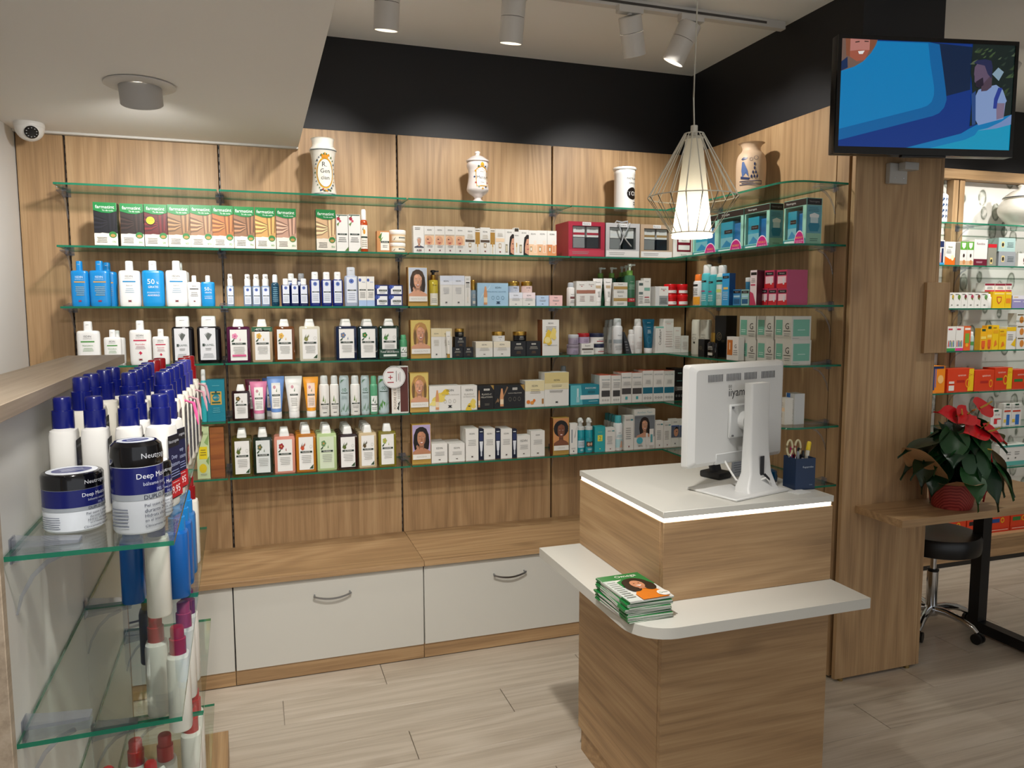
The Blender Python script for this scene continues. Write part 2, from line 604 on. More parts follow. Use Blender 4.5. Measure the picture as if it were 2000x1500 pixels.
wl = struct(MB().box(-1.05, -.925, -3.0, 3.80, 0, 2.83, WHITE_WALL).build('wall_left'))
wr = struct(MB().box(2.287, 2.70, 2.484, 3.722, 0, 2.83, BLACK_WALL).build('wall_right'))
panel(wr, XW, XW + .018, 3.3865, YW, 0, 2.403)
panel(wr, XW, XW + .018, 2.5745, 3.3785, 0, 2.403)
panel(wr, XW - .003, XW + .018, 2.500, 2.5665, .012, 2.403)
panel(wr, XW - .003, 2.7, 2.464, 2.484, .012, 2.403)
panel(wr, XW + .012, XW + .03, 2.4835, 2.50, .012, 2.403, mat('#6d5238', .5))
panel(wr, 2.70, 2.718, 2.464, 3.70, .012, 2.403)
panel(wr, 2.64, 2.765, 2.448, 2.464, 1.385, 1.68)
for s in (3.3825, 2.5705):
    MB().box(XW + .0185, XW + .021, s - .012, s + .012, 0, 2.40, RAIL).build('slotted_rail', wr)
for fx in (2.30, 2.66):
    MB().lathe([(.012, 0), (.012, .012)], mat('#a08a5a', .4, .8), fx, 2.474, 0, 12).build('levelling_foot', wr)

ce = struct(MB().box(-1.05, 6.2, -3.0, 3.80, 2.83, 2.93, CEIL).build('ceiling'))
so = struct(MB().cbox(-.925, .207, -3.0, 3.70, 2.312, 2.83, CEIL, .001).build('trim_1'))
struct(MB().box(-.925, .207, 3.674, 3.6995, 2.3035, 2.3125, mat('#cfccc6', .5)).build('trim_2'))

# wallpapered wall continuing beyond the side wall
def wallpaper():
    m, nt, b = new_mat('leaf_wallpaper')
    N, L = nt.nodes, nt.links
    tc = N.new('ShaderNodeTexCoord')
    mp = N.new('ShaderNodeMapping')
    mp.inputs['Scale'].default_value = (10.5, 1.0, 6.5)
    mp.inputs['Rotation'].default_value = (0, .45, 0)
    L.new(tc.outputs['Object'], mp.inputs[0])
    ds = N.new('ShaderNodeTexNoise'); ds.inputs['Scale'].default_value = 1.3
    L.new(mp.outputs[0], ds.inputs['Vector'])
    ad = N.new('ShaderNodeMix'); ad.data_type = 'VECTOR'; ad.inputs[0].default_value = .12
    L.new(mp.outputs[0], ad.inputs[4]); L.new(ds.outputs['Color'], ad.inputs[5])
    vo = N.new('ShaderNodeTexVoronoi'); vo.inputs['Scale'].default_value = 1.0; vo.inputs['Randomness'].default_value = .75
    L.new(ad.outputs[1], vo.inputs['Vector'])
    n2 = N.new('ShaderNodeTexNoise'); n2.inputs['Scale'].default_value = 26.0; n2.inputs['Detail'].default_value = 3.0
    L.new(tc.outputs['Object'], n2.inputs['Vector'])
    rp = N.new('ShaderNodeValToRGB')
    el = rp.color_ramp.elements
    el[0].position = 0.0; el[0].color = hexc('#a9ada0')
    el[1].position = .42; el[1].color = hexc('#e6e3dc')
    for ps, c in ((.2, '#c3c5ba'), (.30, '#6f7366'), (.34, '#dedbd3')):
        q = el.new(ps); q.color = hexc(c)
    L.new(vo.outputs['Distance'], rp.inputs[0])
    mx = N.new('ShaderNodeMix'); mx.data_type = 'RGBA'
    r2 = N.new('ShaderNodeMapRange'); r2.inputs['From Min'].default_value = .52; r2.inputs['From Max'].default_value = .72
    L.new(n2.outputs['Fac'], r2.inputs['Value'])
    L.new(r2.outputs[0], mx.inputs[0])
    L.new(rp.outputs[0], mx.inputs[6]); mx.inputs[7].default_value = hexc('#e6e3dc')
    L.new(mx.outputs[2], b.inputs['Base Color'])
    b.inputs['Roughness'].default_value = .6
    return m
WP = wallpaper()
wf = struct(MB().box(2.70, 6.2, 3.722, 3.80, 0, 2.83, BLACK_WALL).build('wall_far'))
for a, b in ((2.72, 3.36), (3.36, 4.11), (4.205, 4.95), (5.04, 5.80)):
    MB().box(a, b, 3.705, 3.722, .17, 2.365, WP).build('wallpaper_panel', wf)
for a in (3.30, 4.112, 4.96):
    MB().cbox(a, a + .042, 3.655, 3.705, .17, 2.365, OAK_Z, .001).build('upright_post', wf)
    MB().cbox(a + .05, a + .092, 3.655, 3.705, .17, 2.365, OAK_Z, .001).build('upright_post', wf)
MB().cbox(2.72, 5.9, 3.64, 3.72, 2.366, 2.425, OAK_X, .001).build('top_rail', wf)
struct(MB().box(6.1, 6.2, -3.0, 3.80, 0, 2.83, WHITE_WALL).build('wall_right_end'))

# ================================================================== furniture
def bow_handle(parent, cx, y, z):
    pts = []
    for k in range(13):
        t = k / 12.0
        u = (t - .5) * 2
        pts.append((cx + u * .080, y - .020 - .006 * (1 - u * u), z + .006 - .015 * (1 - u * u)))
    h = MB()
    secs = []
    for p in pts:
        secs.append([(p[0], p[1] + q[1], p[2] + q[0]) for q in ((-.004, -.0015), (.004, -.0015), (.004, .0015), (-.004, .0015))])
    h.loft(secs, STEEL, False)
    for s in (0, -1):
        q = pts[s]
        h.tube([(q[0] + (.006 if s == 0 else -.006), y + .001, q[2]), (q[0] + (.006 if s == 0 else -.006), q[1], q[2])], .0035, STEEL, 8)
    return h.build('handle', parent)
units = [(-.920, -.131, 'white drawer unit next to the white wall'), (-.129, .669, 'middle white drawer unit under the shelf wall'), (.671, 2.262, 'white drawer unit reaching behind the counter')]
for a, b, lb in units:
    u = tag(empty('drawer_unit', ((a + b) / 2, 3.236, 0)), lb, 'cabinet', 'low drawer units under the glass shelves')
    hw = (b - a) / 2
    MB().box(-hw + .001, hw - .001, .019, .463, .068, .433, WHITE_LAM).build('carcass', u)
    MB().cbox(-hw, hw, .008, .026, .004, .0675, OAK_X, .001).build('plinth', u)
    if b > 2:
        doors = [(-hw + .0015, -hw + .7985), (-hw + .8015, hw - .0015)]
    else:
        doors = [(-hw + .0015, hw - .0015)]
    for d0, d1 in doors:
        d = MB().cbox(d0, d1, 0, .0185, .0695, .432, WHITE_LAM, .0012).build('drawer_front', u)
        bow_handle(d, (d0 + d1) / 2, 0, .352)
for a, b, lb in ((-.922, .669, 'oak bench top running along the white drawers to the wall'), (.6705, 2.262, 'oak bench top running into the room corner behind the counter')):
    t = MB().cbox(-(b - a) / 2, (b - a) / 2, 0, .4835, 0, .0225, OAK_X, .001).build('bench_top', None, ((a + b) / 2, 3.216, .4375))
    tag(t, lb, 'worktop', 'oak bench tops')

# ---------------- glass shelves and clear brackets
SHELF_Z = {1: 2.073, 2: 1.829, 3: 1.587, 4: 1.345, 5: 1.093, 6: .845}
ORD = {1: 'top', 2: 'second', 3: 'third', 4: 'fourth', 5: 'fifth', 6: 'lowest', 7: 'seventh'}
BAY = {1: 'bay by white wall', 2: 'second bay from white wall', 3: 'third bay from white wall', 4: 'corner bay', 5: 'side wall', 6: 'leaf wallpaper wall'}
def glass_sheet(poly, name='glass_shelf', loc=(0, 0, 0), rz=0.0, t=.008):
    """poly: (x, y) outline; loc z is the top face"""
    return MB().prism(poly, -t, 0, GLASS, EDGE).build(name, None, loc, rz)
def rect(a, b, c, d):
    return [(a, c), (b, c), (b, d), (a, d)]
_br = {}
def bracket(loc, rz, label, group, L=.105, wd=.034):
    k = (L, wd)
    if k not in _br:
        c = MB()
        for s in (1, -1):
            z0, z1 = (.0, .011) if s > 0 else (-.019, -.0082)
            za, zb = (.0005, .0055) if s > 0 else (-.0135, -.0082)
            secs = []
            for yy, a, b in ((-.004, z0, z1 + (.004 if s > 0 else 0)), (-.03, z0, z1), (-L, za, zb)):
                a2 = a if s > 0 else a - (.004 if yy > -.01 else 0)
                secs.append([(-wd / 2, yy, a2), (wd / 2, yy, a2), (wd / 2, yy, b), (-wd / 2, yy, b)])
            c.loft(secs, ACRYL, False)
        c.box(-wd / 2, wd / 2, -.0028, -.0004, -.026, .016, ACRYL)
        a = MB()
        pts = [(0, -L * .75, -.019), (0, -L * .5, -.03), (0, -L * .28, -.052), (0, -L * .1, -.085), (0, -.002, -.115)]
        a.tube(pts, [.0045, .0045, .004, .003, .002], ACRYL, 6)
        _br[k] = (c.mesh('clamp'), a.mesh('support_arm'))
    t = tag(empty('shelf_bracket', loc, rz), label, 'bracket', group)
    put('clamp', _br[k][0], t)
    put('support_arm', _br[k][1], t)
    return t
YF = 3.45
for k, z in SHELF_Z.items():
    for b in (1, 2, 3, 4):
        x0, x1 = seams[b] + .004, seams[b + 1] - .004
        if b == 4:
            x1 = 2.20
        o = glass_sheet(rect(-(x1 - x0) / 2, (x1 - x0) / 2, YF - YW, -.003), loc=((x0 + x1) / 2, YW, z))
        tag(o, f'green-edged glass shelf, {ORD[k]} level in {BAY[b]}', 'shelf', 'glass shelves on the oak wall')
        bracket((seams[b], YW, z), 0, f'clear bracket under {ORD[k]} glass shelf at seam starting {BAY[b]}', 'clear shelf brackets')
    # side wall piece with the rounded free corner
    r = .085
    pts = [(-.003, .92), (-.003, -.02)]
    pts += [(-.28 + r - r * cos(q * pi / 12), -.02 + r - r * sin(q * pi / 12)) for q in range(6, -1, -1)]
    pts += [(-.28, .92)]
    o = MB().prism([(x, y) for x, y in reversed(pts)], -.008, 0, GLASS, EDGE).build('glass_shelf', None, (XW, 2.52, z))
    tag(o, f'round-cornered glass shelf, {ORD[k]} level on side wall', 'shelf', 'glass shelves on the oak wall')
    bracket((XW, 2.5705, z), -pi / 2, f'clear bracket at free end of {ORD[k]} side wall shelf', 'clear shelf brackets')
    bracket((XW, 3.3825, z), -pi / 2, f'clear bracket near corner under {ORD[k]} side wall shelf', 'clear shelf brackets')

# ---------------- service counter
ct = tag(empty('service_counter', (1.045, 1.80, 0)), 'oak service counter with lit white top and white side ledge', 'counter')
W, D = .575, .57
def cp(n, *a, **k):
    return MB().cbox(*a, **k).build(n, ct)
cp('plinth', .008, W - .008, .008, D - .008, 0, .088, OAK_X, c=.001)
for z0, z1 in ((.087, .7265), (.7575, .985)):
    cp('front_panel', 0.001, W, 0, .018, z0, z1, OAK_X, c=.0008)
    cp('side_panel', 0, .018, .0182, D, z0, z1, OAK_Y, c=.0008)
    cp('side_panel', W - .018, W, .0182, D, z0, z1, OAK_Y, c=.0008)
    cp('back_panel', .0185, W - .0185, D - .018, D, z0, z1, OAK_X, c=.0008)
cp('light_strip', .004, W - .004, .004, D - .004, .985, .997, emit('#fff6e6', 9.0), c=.0005)
cp('worktop', -.001, W + .002, -.001, D + .002, .997, 1.016, WHITE_LAM, c=.0012)
lx0, ly0, lr = -.15, -.158, .11
lp = [(W + .003, ly0), (W + .003, D), (lx0, D)] + [(lx0 + lr - lr * cos(a * pi / 16), ly0 + lr - lr * sin(a * pi / 16)) for a in range(0, 9)]
MB().prism(lp, .727, .757, WHITE_LAM).build('ledge', ct)

# ---------------- desk beside the pillar
dk = tag(empty('side_desk', (2.333, 2.222, 0)), 'oak desk with black metal frame leg carrying red plant', 'desk')
MB().prism([(0, 0), (1.06, 0), (1.06, .50), (.386, .50), (.386, .2415), (0, .2415)], .728, .758, OAK_X).build('desk_top', dk)
lg = MB()
BL = mat('#0d0d0e', .45)
lg.box(.93, .985, .41, .465, .012, .7275, BL)
lg.box(.93, .985, .04, .095, .012, .7275, BL)
lg.box(.93, .985, .0955, .4095, .012, .06, BL)
lg.box(.93, .985, .0955, .4095, .68, .7275, BL)
lg.build('frame_leg', dk)
for yy in (.437, .067):
    MB().lathe([(.018, 0), (.018, .0125)], BL, .957, yy, 0, 12).build('foot_pad', dk)

# ---------------- low plinth bench under the wallpapered shelves
fb = tag(empty('plinth_bench', (4.0, 3.385, 0)), 'low oak plinth under the leaf wallpaper shelves', 'bench')
MB().cbox(-1.27, 1.7, 0, .262, .147, .17, OAK_X, .001).build('bench_top', fb)
MB().cbox(-1.26, 1.69, .012, .03, .03, .146, OAK_X, .001).build('front_board', fb)
MB().box(-1.25, 1.68, .018, .26, 0, .03, BLACKM).build('kick_base', fb)
FZ = {1: 2.073, 2: 1.826, 3: 1.572, 4: 1.318, 5: 1.066, 6: .834, 7: .579}
FORD = {1: 'top', 2: 'second', 3: 'third', 4: 'fourth', 5: 'fifth', 6: 'sixth', 7: 'lowest'}
for k, z in FZ.items():
    for a, b, nm in ((3.39, 4.153, 'inner'), (4.161, 5.0, 'outer')):
        o = glass_sheet(rect(-(b - a) / 2, (b - a) / 2, -.22, -.004), loc=((a + b) / 2, 3.66, z))
        tag(o, f'{nm} glass shelf, {FORD[k]} level before leaf wallpaper', 'shelf', 'glass shelves before the leaf wallpaper')
    bracket((4.157, 3.655, z), 0, f'clear bracket on oak posts under {FORD[k]} wallpaper shelf', 'clear shelf brackets')

# ---------------- low partition with glass shelves beside the photographer
GRZ = RAD(1.4)
gd = tag(empty('display_partition', (-.39, 1.34, 0), GRZ), 'low white partition with greyed oak top holding glass shelves', 'partition')
MB().box(-.12, -.0, 0, .6045, .1005, 1.405, mat('#dcdad4', .4)).build('back_panel', gd)
MB().box(-.12, -.0, .6065, 1.26, .1005, 1.405, mat('#dcdad4', .4)).build('back_panel', gd)
MB().cbox(-.135, .004, -.022, -.0005, 0, 1.405, OAK_GREY, .001).build('end_panel', gd)
MB().cbox(-.125, .0, 1.2605, 1.28, .1005, 1.405, OAK_Z, .001).build('end_panel', gd)
MB().cbox(-.137, .022, -.04, 1.325, 1.4055, 1.432, OAK_GREY, .001).build('top_board', gd)
MB().cbox(-.125, .282, .0, 1.37, 0, .10, OAK_Y, .001).build('base_plinth', gd)
GZ = {1: 1.189, 2: .880, 3: .575, 4: .285}
GORD = {1: 'top', 2: 'second', 3: 'third', 4: 'lowest'}
gM = Matrix.Translation(Vector((-.39, 1.34, 0))) @ Matrix.Rotation(GRZ, 4, 'Z')
def gl(x, y, z=0):
    return tuple(gM @ Vector((x, y, z)))
for k, z in GZ.items():
    for a, b, nm in ((.004, .604, 'near half'), (.612, 1.215, 'far half')):
        o = glass_sheet(rect(.003, .247, -(b - a) / 2, (b - a) / 2), loc=gl(0, (a + b) / 2, z), rz=GRZ)
        tag(o, f'{GORD[k]} partition glass shelf, {"end panel side" if a < .1 else "oak edge side"}', 'shelf', 'glass shelves on the low partition')
    for yy, nm in ((.06, 'beside greyed oak end panel'), (.608, 'at panel seam'), (1.17, 'beside oak edge')):
        bracket(gl(0, yy, z), GRZ + pi / 2, f'clear bracket under {GORD[k]} partition shelf {nm}', 'clear shelf brackets', L=.10, wd=.03)

# ================================================================== lamps and wall devices
LAMPW = mat('#d2cec8', .45)
tr = tag(empty('ceiling_track', (1.25, 2.92, 2.83)), 'white ceiling light track running towards the room corner', 'track')
MB().cbox(-1.0, 1.0, -.017, .017, -.034, 0, LAMPW, .001).build('rail', tr)
MB().box(-.98, .90, -.0185, -.0172, -.022, -.012, mat('#4a4540', .6)).build('slot', tr)
tr2 = tag(empty('ceiling_track', (1.9, 1.2, 2.83)), 'white ceiling light track over the sales floor', 'track')  # track added out of view to go with the fill spots
MB().cbox(-1.65, 1.65, -.017, .017, -.034, 0, LAMPW, .001).build('rail', tr2)
def spot_head(top, bot, zmount, label, adapter=True):
    t, b = Vector(top), Vector(bot)
    o = tag(empty('track_spotlight', (t.x, t.y, zmount)), label, 'spotlight', 'white track spotlights')
    off = Vector((t.x, t.y, zmount))
    d = (b - t)
    L = d.length
    q = d.normalized().to_track_quat('Z', 'X').to_matrix()
    def cyl(prof, mt, n=24, cap=True):
        m = MB()
        secs = [[tuple(t - off + q @ Vector((r * cos(2 * pi * i / n), r * sin(2 * pi * i / n), z))) for i in range(n)] for r, z in prof]
        m.loft(secs, mt, True, cap)
        return m
    h = cyl([(.044, 0), (.047, .003), (.047, L * .40)], LAMPW).build('head', o)
    cyl([(.0455, L * .40), (.0455, L * .415)], mat('#3a3632', .6), cap=False).build('seam_ring', h)
    cyl([(.047, L * .415), (.047, L), (.042, L), (.040, L - .03)], LAMPW, cap=False).build('barrel', o)
    cyl([(.040, L - .031), (.038, L - .03)], emit('#fff3dd', 6.0)).build('lens', o)
    s = MB().tube([(0, 0, -.034), (0, 0, -.05), tuple(t - off + Vector((0, 0, .002)))], .010, LAMPW, 10)
    s.build('stem', o)
    if adapter:
        MB().cbox(-.055, .055, -.018, .018, -.062, -.034, LAMPW, .002).build('adapter', o)
    return o
SPOT_GEO = [((.497, 2.90, 2.765), (.494, 2.935, 2.607), 'white track spotlight nearest the lowered ceiling'), ((.987, 2.90, 2.768), (.984, 2.935, 2.612), 'white track spotlight above the lidded white jar'),
            ((1.482, 2.895, 2.760), (1.530, 2.94, 2.622), 'white track spotlight tilted towards the side wall'), ((1.768, 2.895, 2.765), (1.714, 2.945, 2.615), 'white track spotlight with lit barrel beside the pendant cord')]
for tp, bt, lb in SPOT_GEO:
    spot_head(tp, bt, 2.83, lb)
for (p, t, e), nm in zip(FILL_SPOTS, ('aimed at the drawer fronts', 'aimed at the service counter', 'under the lowered ceiling', 'aimed at the wall desk')):
    v = (Vector(t) - Vector(p)).normalized()
    spot_head(Vector(p) - v * .15, Vector(p) - v * .001, 2.83 if p[0] > .2 else 2.312, f'white spotlight over the sales floor {nm}', p[1] > 1.1 and p[0] < 3)  # heads modelled for the added fill spots, all out of view
for lx, nm in ((3.55, 'first'), (4.15, 'second'), (4.75, 'third')):
    v = Vector((0, .71, -.96)).normalized()
    p = Vector((lx, 2.95, 2.66))
    spot_head(p - v * .15, p - v * .001, 2.83, f'white spotlight, {nm} lighting the wallpapered shelves', False)

dl = tag(empty('recessed_downlight', (-.338, 2.833, 2.312)), 'round swivelling downlight in the lowered white ceiling', 'downlight')
MB().lathe([(.062, -.001), (.109, -.002), (.110, -.006), (.104, -.009), (.066, -.010), (.062, -.004)], mat('#d6d3ce', .5), 0, 0, 0, 36, cap=False).build('flange', dl)
tilt = Matrix.Rotation(RAD(28), 3, 'X')
def tl(prof, mt, cap=True):
    m = MB()
    m.loft([[tuple(tilt @ Vector((r * cos(2 * pi * i / 30), r * sin(2 * pi * i / 30), z)) + Vector((0, .0, .0))) for i in range(30)] for r, z in prof], mt, True, cap)
    return m
tl([(.058, .02), (.066, -.004), (.066, -.064), (.062, -.067), (.058, -.060), (.050, -.03)], mat('#b9b7b4', .5), False).build('swivel_drum', dl)
tl([(.052, -.035), (.03, -.033)], emit('#fff4e0', 8.0)).build('lens', dl)

dc = tag(empty('dome_camera', (-.830, 3.545, 2.312)), 'small white dome security camera beside the white wall', 'camera')
MB().lathe([(.052, 0), (.054, -.004), (.054, -.016), (.052, -.019)], mat('#e2e0db', .4), 0, 0, 0, 28).build('mount_ring', dc)
MB().lathe([(.052, -.019)] + [(.052 * cos(a * pi / 20), -.019 - .052 * sin(a * pi / 20)) for a in range(1, 10)] + [(.004, -.0711)], mat('#e2e0db', .35), 0, 0, 0, 28).build('dome', dc)
q = Vector((.28, -.75, -.42)).normalized().to_track_quat('Z', 'X').to_matrix()
def disc(prof, mt):
    m = MB()
    m.loft([[tuple(q @ Vector((r * cos(2 * pi * i / 24), r * sin(2 * pi * i / 24), z)) + Vector((0, 0, -.020))) for i in range(24)] for r, z in prof], mt)
    return m
ln = disc([(.024, .04), (.025, .051), (.022, .053)], mat('#0c0c0e', .15)).build('lens', dc)
for k in range(10):
    a = 2 * pi * k / 10
    c = q @ Vector((.018 * cos(a), .018 * sin(a), .0535)) + Vector((0, 0, -.020))
    MB().lathe([(.0022, -.001), (.0022, .001), (.001, .0016)], mat('#c9c9cc', .2), c.x, c.y, c.z, 8).build('infrared_led', ln)

# ---------------- pendant lamp over the counter
pd = tag(empty('pendant_lamp', (1.324, 2.136, 2.83)), 'white wire cage pendant lamp with glowing cone over the counter', 'lamp')
WIRE = mat('#cfcbbd', .5)
MB().lathe([(.045, 0), (.045, -.018), (.02, -.022)], WIRE, 0, 0, 0, 24).build('ceiling_rose', pd)
MB().tube([(0, 0, -.02), (.002, 0, -.3), (-.001, .002, -.5), (-.004, 0, -.60), (0, 0, -.69)], .0027, WIRE, 8).build('cord', pd)
MB().lathe([(.011, -.685), (.011, -.715), (.03, -.722), (.03, -.728)], WIRE, 0, 0, 0, 16).build('cord_cap', pd)
NW = 18
Zt, Zm, Zb = -.710, -.905, -1.018
Rt, Rm, Rb = .030, .141, .066
for k in range(NW):
    a = 2 * pi * (k + .5) / NW
    MB().tube([(Rt * cos(a), Rt * sin(a), Zt), (Rm * cos(a), Rm * sin(a), Zm), (Rb * cos(a), Rb * sin(a), Zb)], .0018, WIRE, 6).build('cage_wire', pd)
for R_, z_, n_ in ((Rt, Zt, 24), (Rm, Zm, NW), (Rb, Zb, 30)):
    MB().tube([(R_ * cos(2 * pi * (k + .5) / n_), R_ * sin(2 * pi * (k + .5) / n_), z_) for k in range(n_)], .0019, WIRE, 6, True).build('cage_ring', pd)
def shade_mat():
    m = bpy.data.materials.new('lamp_shade_cloth')
    m.use_nodes = True
    nt = m.node_tree
    nt.nodes.clear()
    o_ = nt.nodes.new('ShaderNodeOutputMaterial')
    d_ = nt.nodes.new('ShaderNodeBsdfDiffuse'); d_.inputs[0].default_value = hexc('#eeeade')
    t_ = nt.nodes.new('ShaderNodeBsdfTranslucent'); t_.inputs[0].default_value = hexc('#f6f1e2')
    x_ = nt.nodes.new('ShaderNodeMixShader'); x_.inputs[0].default_value = .5
    nt.links.new(d_.outputs[0], x_.inputs[1]); nt.links.new(t_.outputs[0], x_.inputs[2]); nt.links.new(x_.outputs[0], o_.inputs[0])
    return m
MB().lathe([(.026, Zt - .012), (.0625, Zb - .006)], shade_mat(), 0, 0, 0, 36, cap=False).build('shade', pd)
MB().lathe([(.0625, Zb - .006), (.064, Zb - .008), (.0635, Zb - .014), (.060, Zb - .014)], emit('#fff2d8', 3.5), 0, 0, 0, 36).build('diffuser', pd)
MB().lathe([(.012, -.80), (.014, -.86), (.012, -.87)], WIRE, 0, 0, 0, 14).build('socket', pd)
lamp('pendant_bulb_light', 'POINT', (1.324, 2.136, 2.83 - .975), .42, (1, .94, .84), None, .02)
lamp('pendant_down_light', 'SPOT', (1.324, 2.136, 2.83 - 1.04), 2.2, (1, .9, .76), (1.324, 2.136, 0), .05, 120, .8)

# ---------------- television on the pillar
tv = tag(empty('television', (2.429, 2.298, 2.366), -.2035), 'black television with blue advert picture on the pillar', 'television')
w2, h2 = .365, .215
MB().cbox(-w2, w2, .004, .042, -h2, h2, mat('#0c0c0d', .3), .004, 2).build('housing', tv)
bz = MB()
bm_ = mat('#0a0a0b', .16)
bz.box(-w2, w2, -.004, .004, -h2, -h2 + .027, bm_)
bz.box(-w2, w2, -.004, .004, h2 - .015, h2, bm_)
bz.box(-w2, -w2 + .014, -.004, .004, -h2 + .027, h2 - .015, bm_)
bz.box(w2 - .014, w2, -.004, .004, -h2 + .027, h2 - .015, bm_)
bz.build('bezel', tv)
MB().cbox(-w2 + .03, w2 - .03, .042, .062, -h2 + .03, h2 - .06, mat('#0c0c0d', .5), .006).build('rear_cover', tv)
sw, sh_ = 2 * (w2 - .014), 2 * h2 - .042
sc = MB()
sc.box(-sw / 2, sw / 2, .0005, .002, -h2 + .027, h2 - .015, emit('#06307a', .68))
P_ = Print(sc, sw, sh_, lambda u, v, e: (u - sw / 2, .0003 - e, -h2 + .027 + v))
E_ = lambda c: emit(c, .68)
def T(x, y):
    u = (x - 362) / 1465.0
    return (max(0, min(1, u)), max(0, min(1, 1 - (y - 320 - 45 * u) / 945.0)))
P_.p([T(*p) for p in ((1080, 330), (1460, 380), (1460, 760), (1250, 820))], E_('#08203f'))
P_.p([T(*p) for p in ((340, 330), (1090, 330), (1178, 360), (1215, 560), (1250, 760), (1262, 850), (1245, 920), (1205, 970), (1150, 997), (340, 1212))], E_('#055d99'))
P_.p([T(*p) for p in ((340, 330), (1082, 352), (1110, 540), (1150, 740), (1152, 810), (1135, 870), (1100, 905), (1050, 925), (340, 1112))], E_('#0678b2'))
P_.p([T(*p) for p in ((930, 1300), (1400, 1155), (1470, 1110), (1560, 1060), (1850, 985), (1850, 1320))], E_('#0672ab'))
P_.p([T(*p) for p in ((1130, 1300), (1440, 1210), (1520, 1170), (1550, 1120), (1850, 1060), (1850, 1330))], E_('#0a8fb4'))
P_.p([T(*p) for p in ((1460, 300), (1850, 300), (1850, 985), (1560, 1060), (1470, 1090), (1480, 800), (1455, 600))], E_('#13201e'))
rl = random.Random(4)
for k in range(44):
    x_, y_ = rl.uniform(1470, 1820), rl.uniform(395, 820)
    if 1480 < x_ < 1680 and y_ > 470:
        continue
    s_ = rl.uniform(14, 34)
    P_.p([T(x_ - s_, y_ + s_ * .5), T(x_, y_ - s_ * .4), T(x_ + s_, y_ - s_ * .9), T(x_ + s_ * .2, y_ + s_ * .5)], E_(rl.choice(['#33422a', '#3f5234', '#27362c', '#4d5a44'])))
    P_.k -= 1
P_.k += 1
P_.p([T(*p) for p in ((1640, 620), (1690, 560), (1740, 600), (1700, 680))], E_('#7f97a8'))
P_.p([T(*p) for p in ((1490, 860), (1530, 760), (1600, 735), (1680, 715), (1740, 760), (1780, 860), (1770, 880), (1760, 1020), (1545, 1080), (1500, 1000))], E_('#7c93bd'))
P_.p([T(*p) for p in ((1690, 880), (1765, 880), (1760, 1010), (1700, 1030))], E_('#7a6a80'))
P_.p([T(*p) for p in ((1700, 740), (1735, 745), (1700, 860), (1695, 930), (1665, 930), (1668, 840))], E_('#24388a'))
P_.p([T(*p) for p in ((1470, 800), (1505, 770), (1520, 1070), (1490, 1080))], E_('#26457a'))
P_.p([T(*p) for p in ((1548, 640), (1640, 640), (1640, 735), (1600, 770), (1552, 775))], E_('#4a3a48'))
P_.p([T(*p) for p in ((1485, 560), (1520, 505), (1590, 500), (1632, 550), (1620, 640), (1570, 700), (1520, 725), (1490, 690), (1488, 640), (1482, 625))], E_('#5c4c62'))
P_.p([T(*p) for p in ((1475, 525), (1500, 498), (1570, 488), (1625, 500), (1640, 560), (1635, 660), (1600, 620), (1570, 545), (1500, 530))], E_('#22274a'))
P_.p([T(*p) for p in ((1500, 690), (1560, 650), (1570, 720), (1530, 745), (1500, 730))], E_('#241c2c'))
P_.p([T(*p) for p in ((1545, 1130), (1620, 1110), (1740, 1050), (1850, 985), (1850, 1075), (1700, 1110))], E_('#6e87b5'))
P_.p([T(*p) for p in ((330, 300), (655, 330), (640, 380), (600, 450), (540, 520), (470, 565), (330, 602))], E_('#6d564c'))
P_.p([T(*p) for p in ((390, 300), (650, 330), (620, 410), (560, 450), (470, 490), (400, 470))], E_('#7d4a34'))
P_.p([T(*p) for p in ((430, 320), (590, 330), (590, 420), (555, 500), (500, 515), (430, 450))], E_('#b0746a'))
P_.p([T(*p) for p in ((430, 430), (500, 420), (590, 420), (555, 505), (490, 520), (430, 480))], E_('#9a5340'))
P_.p([T(*p) for p in ((495, 432), (550, 425), (535, 455), (505, 456))], E_('#e0dcd8'))
P_.p([T(*p) for p in ((470, 348), (505, 342), (505, 352), (470, 358))], E_('#3a2620'))
P_.p([T(*p) for p in ((545, 340), (580, 342), (580, 350), (545, 350))], E_('#3a2620'))
P_.p([T(*p) for p in ((330, 520), (410, 480), (415, 575), (330, 602))], E_('#152a50'))
sc.build('screen', tv)
MB().cbox(-.09, .09, .0, .02, -h2 - .006, -h2, mat('#0a0a0b', .3), .001).build('sensor_bar', tv)
ta = tag(empty('television_bracket', (2.47, 2.464, 2.12)), 'white metal wall bracket under the television', 'bracket')
MB().cbox(-.06, .03, -.0235, -.0005, -.05, .03, mat('#b5b2ac', .35), .002).build('wall_plate', ta)
MB().cbox(-.02, .05, -.06, -.024, .0, .03, mat('#b5b2ac', .35), .002).build('arm', ta)
MB().cbox(-.03, .03, -.105, -.0245, .10, .32, mat('#2a2a2c', .5), .002).build('tilt_mount', ta)
for dx in (-.035, .01):
    MB().lathe([(.005, 0), (.005, .002), (.002, .003)], CHROME, dx, -.0236, -.03, 10).build('screw', ta)
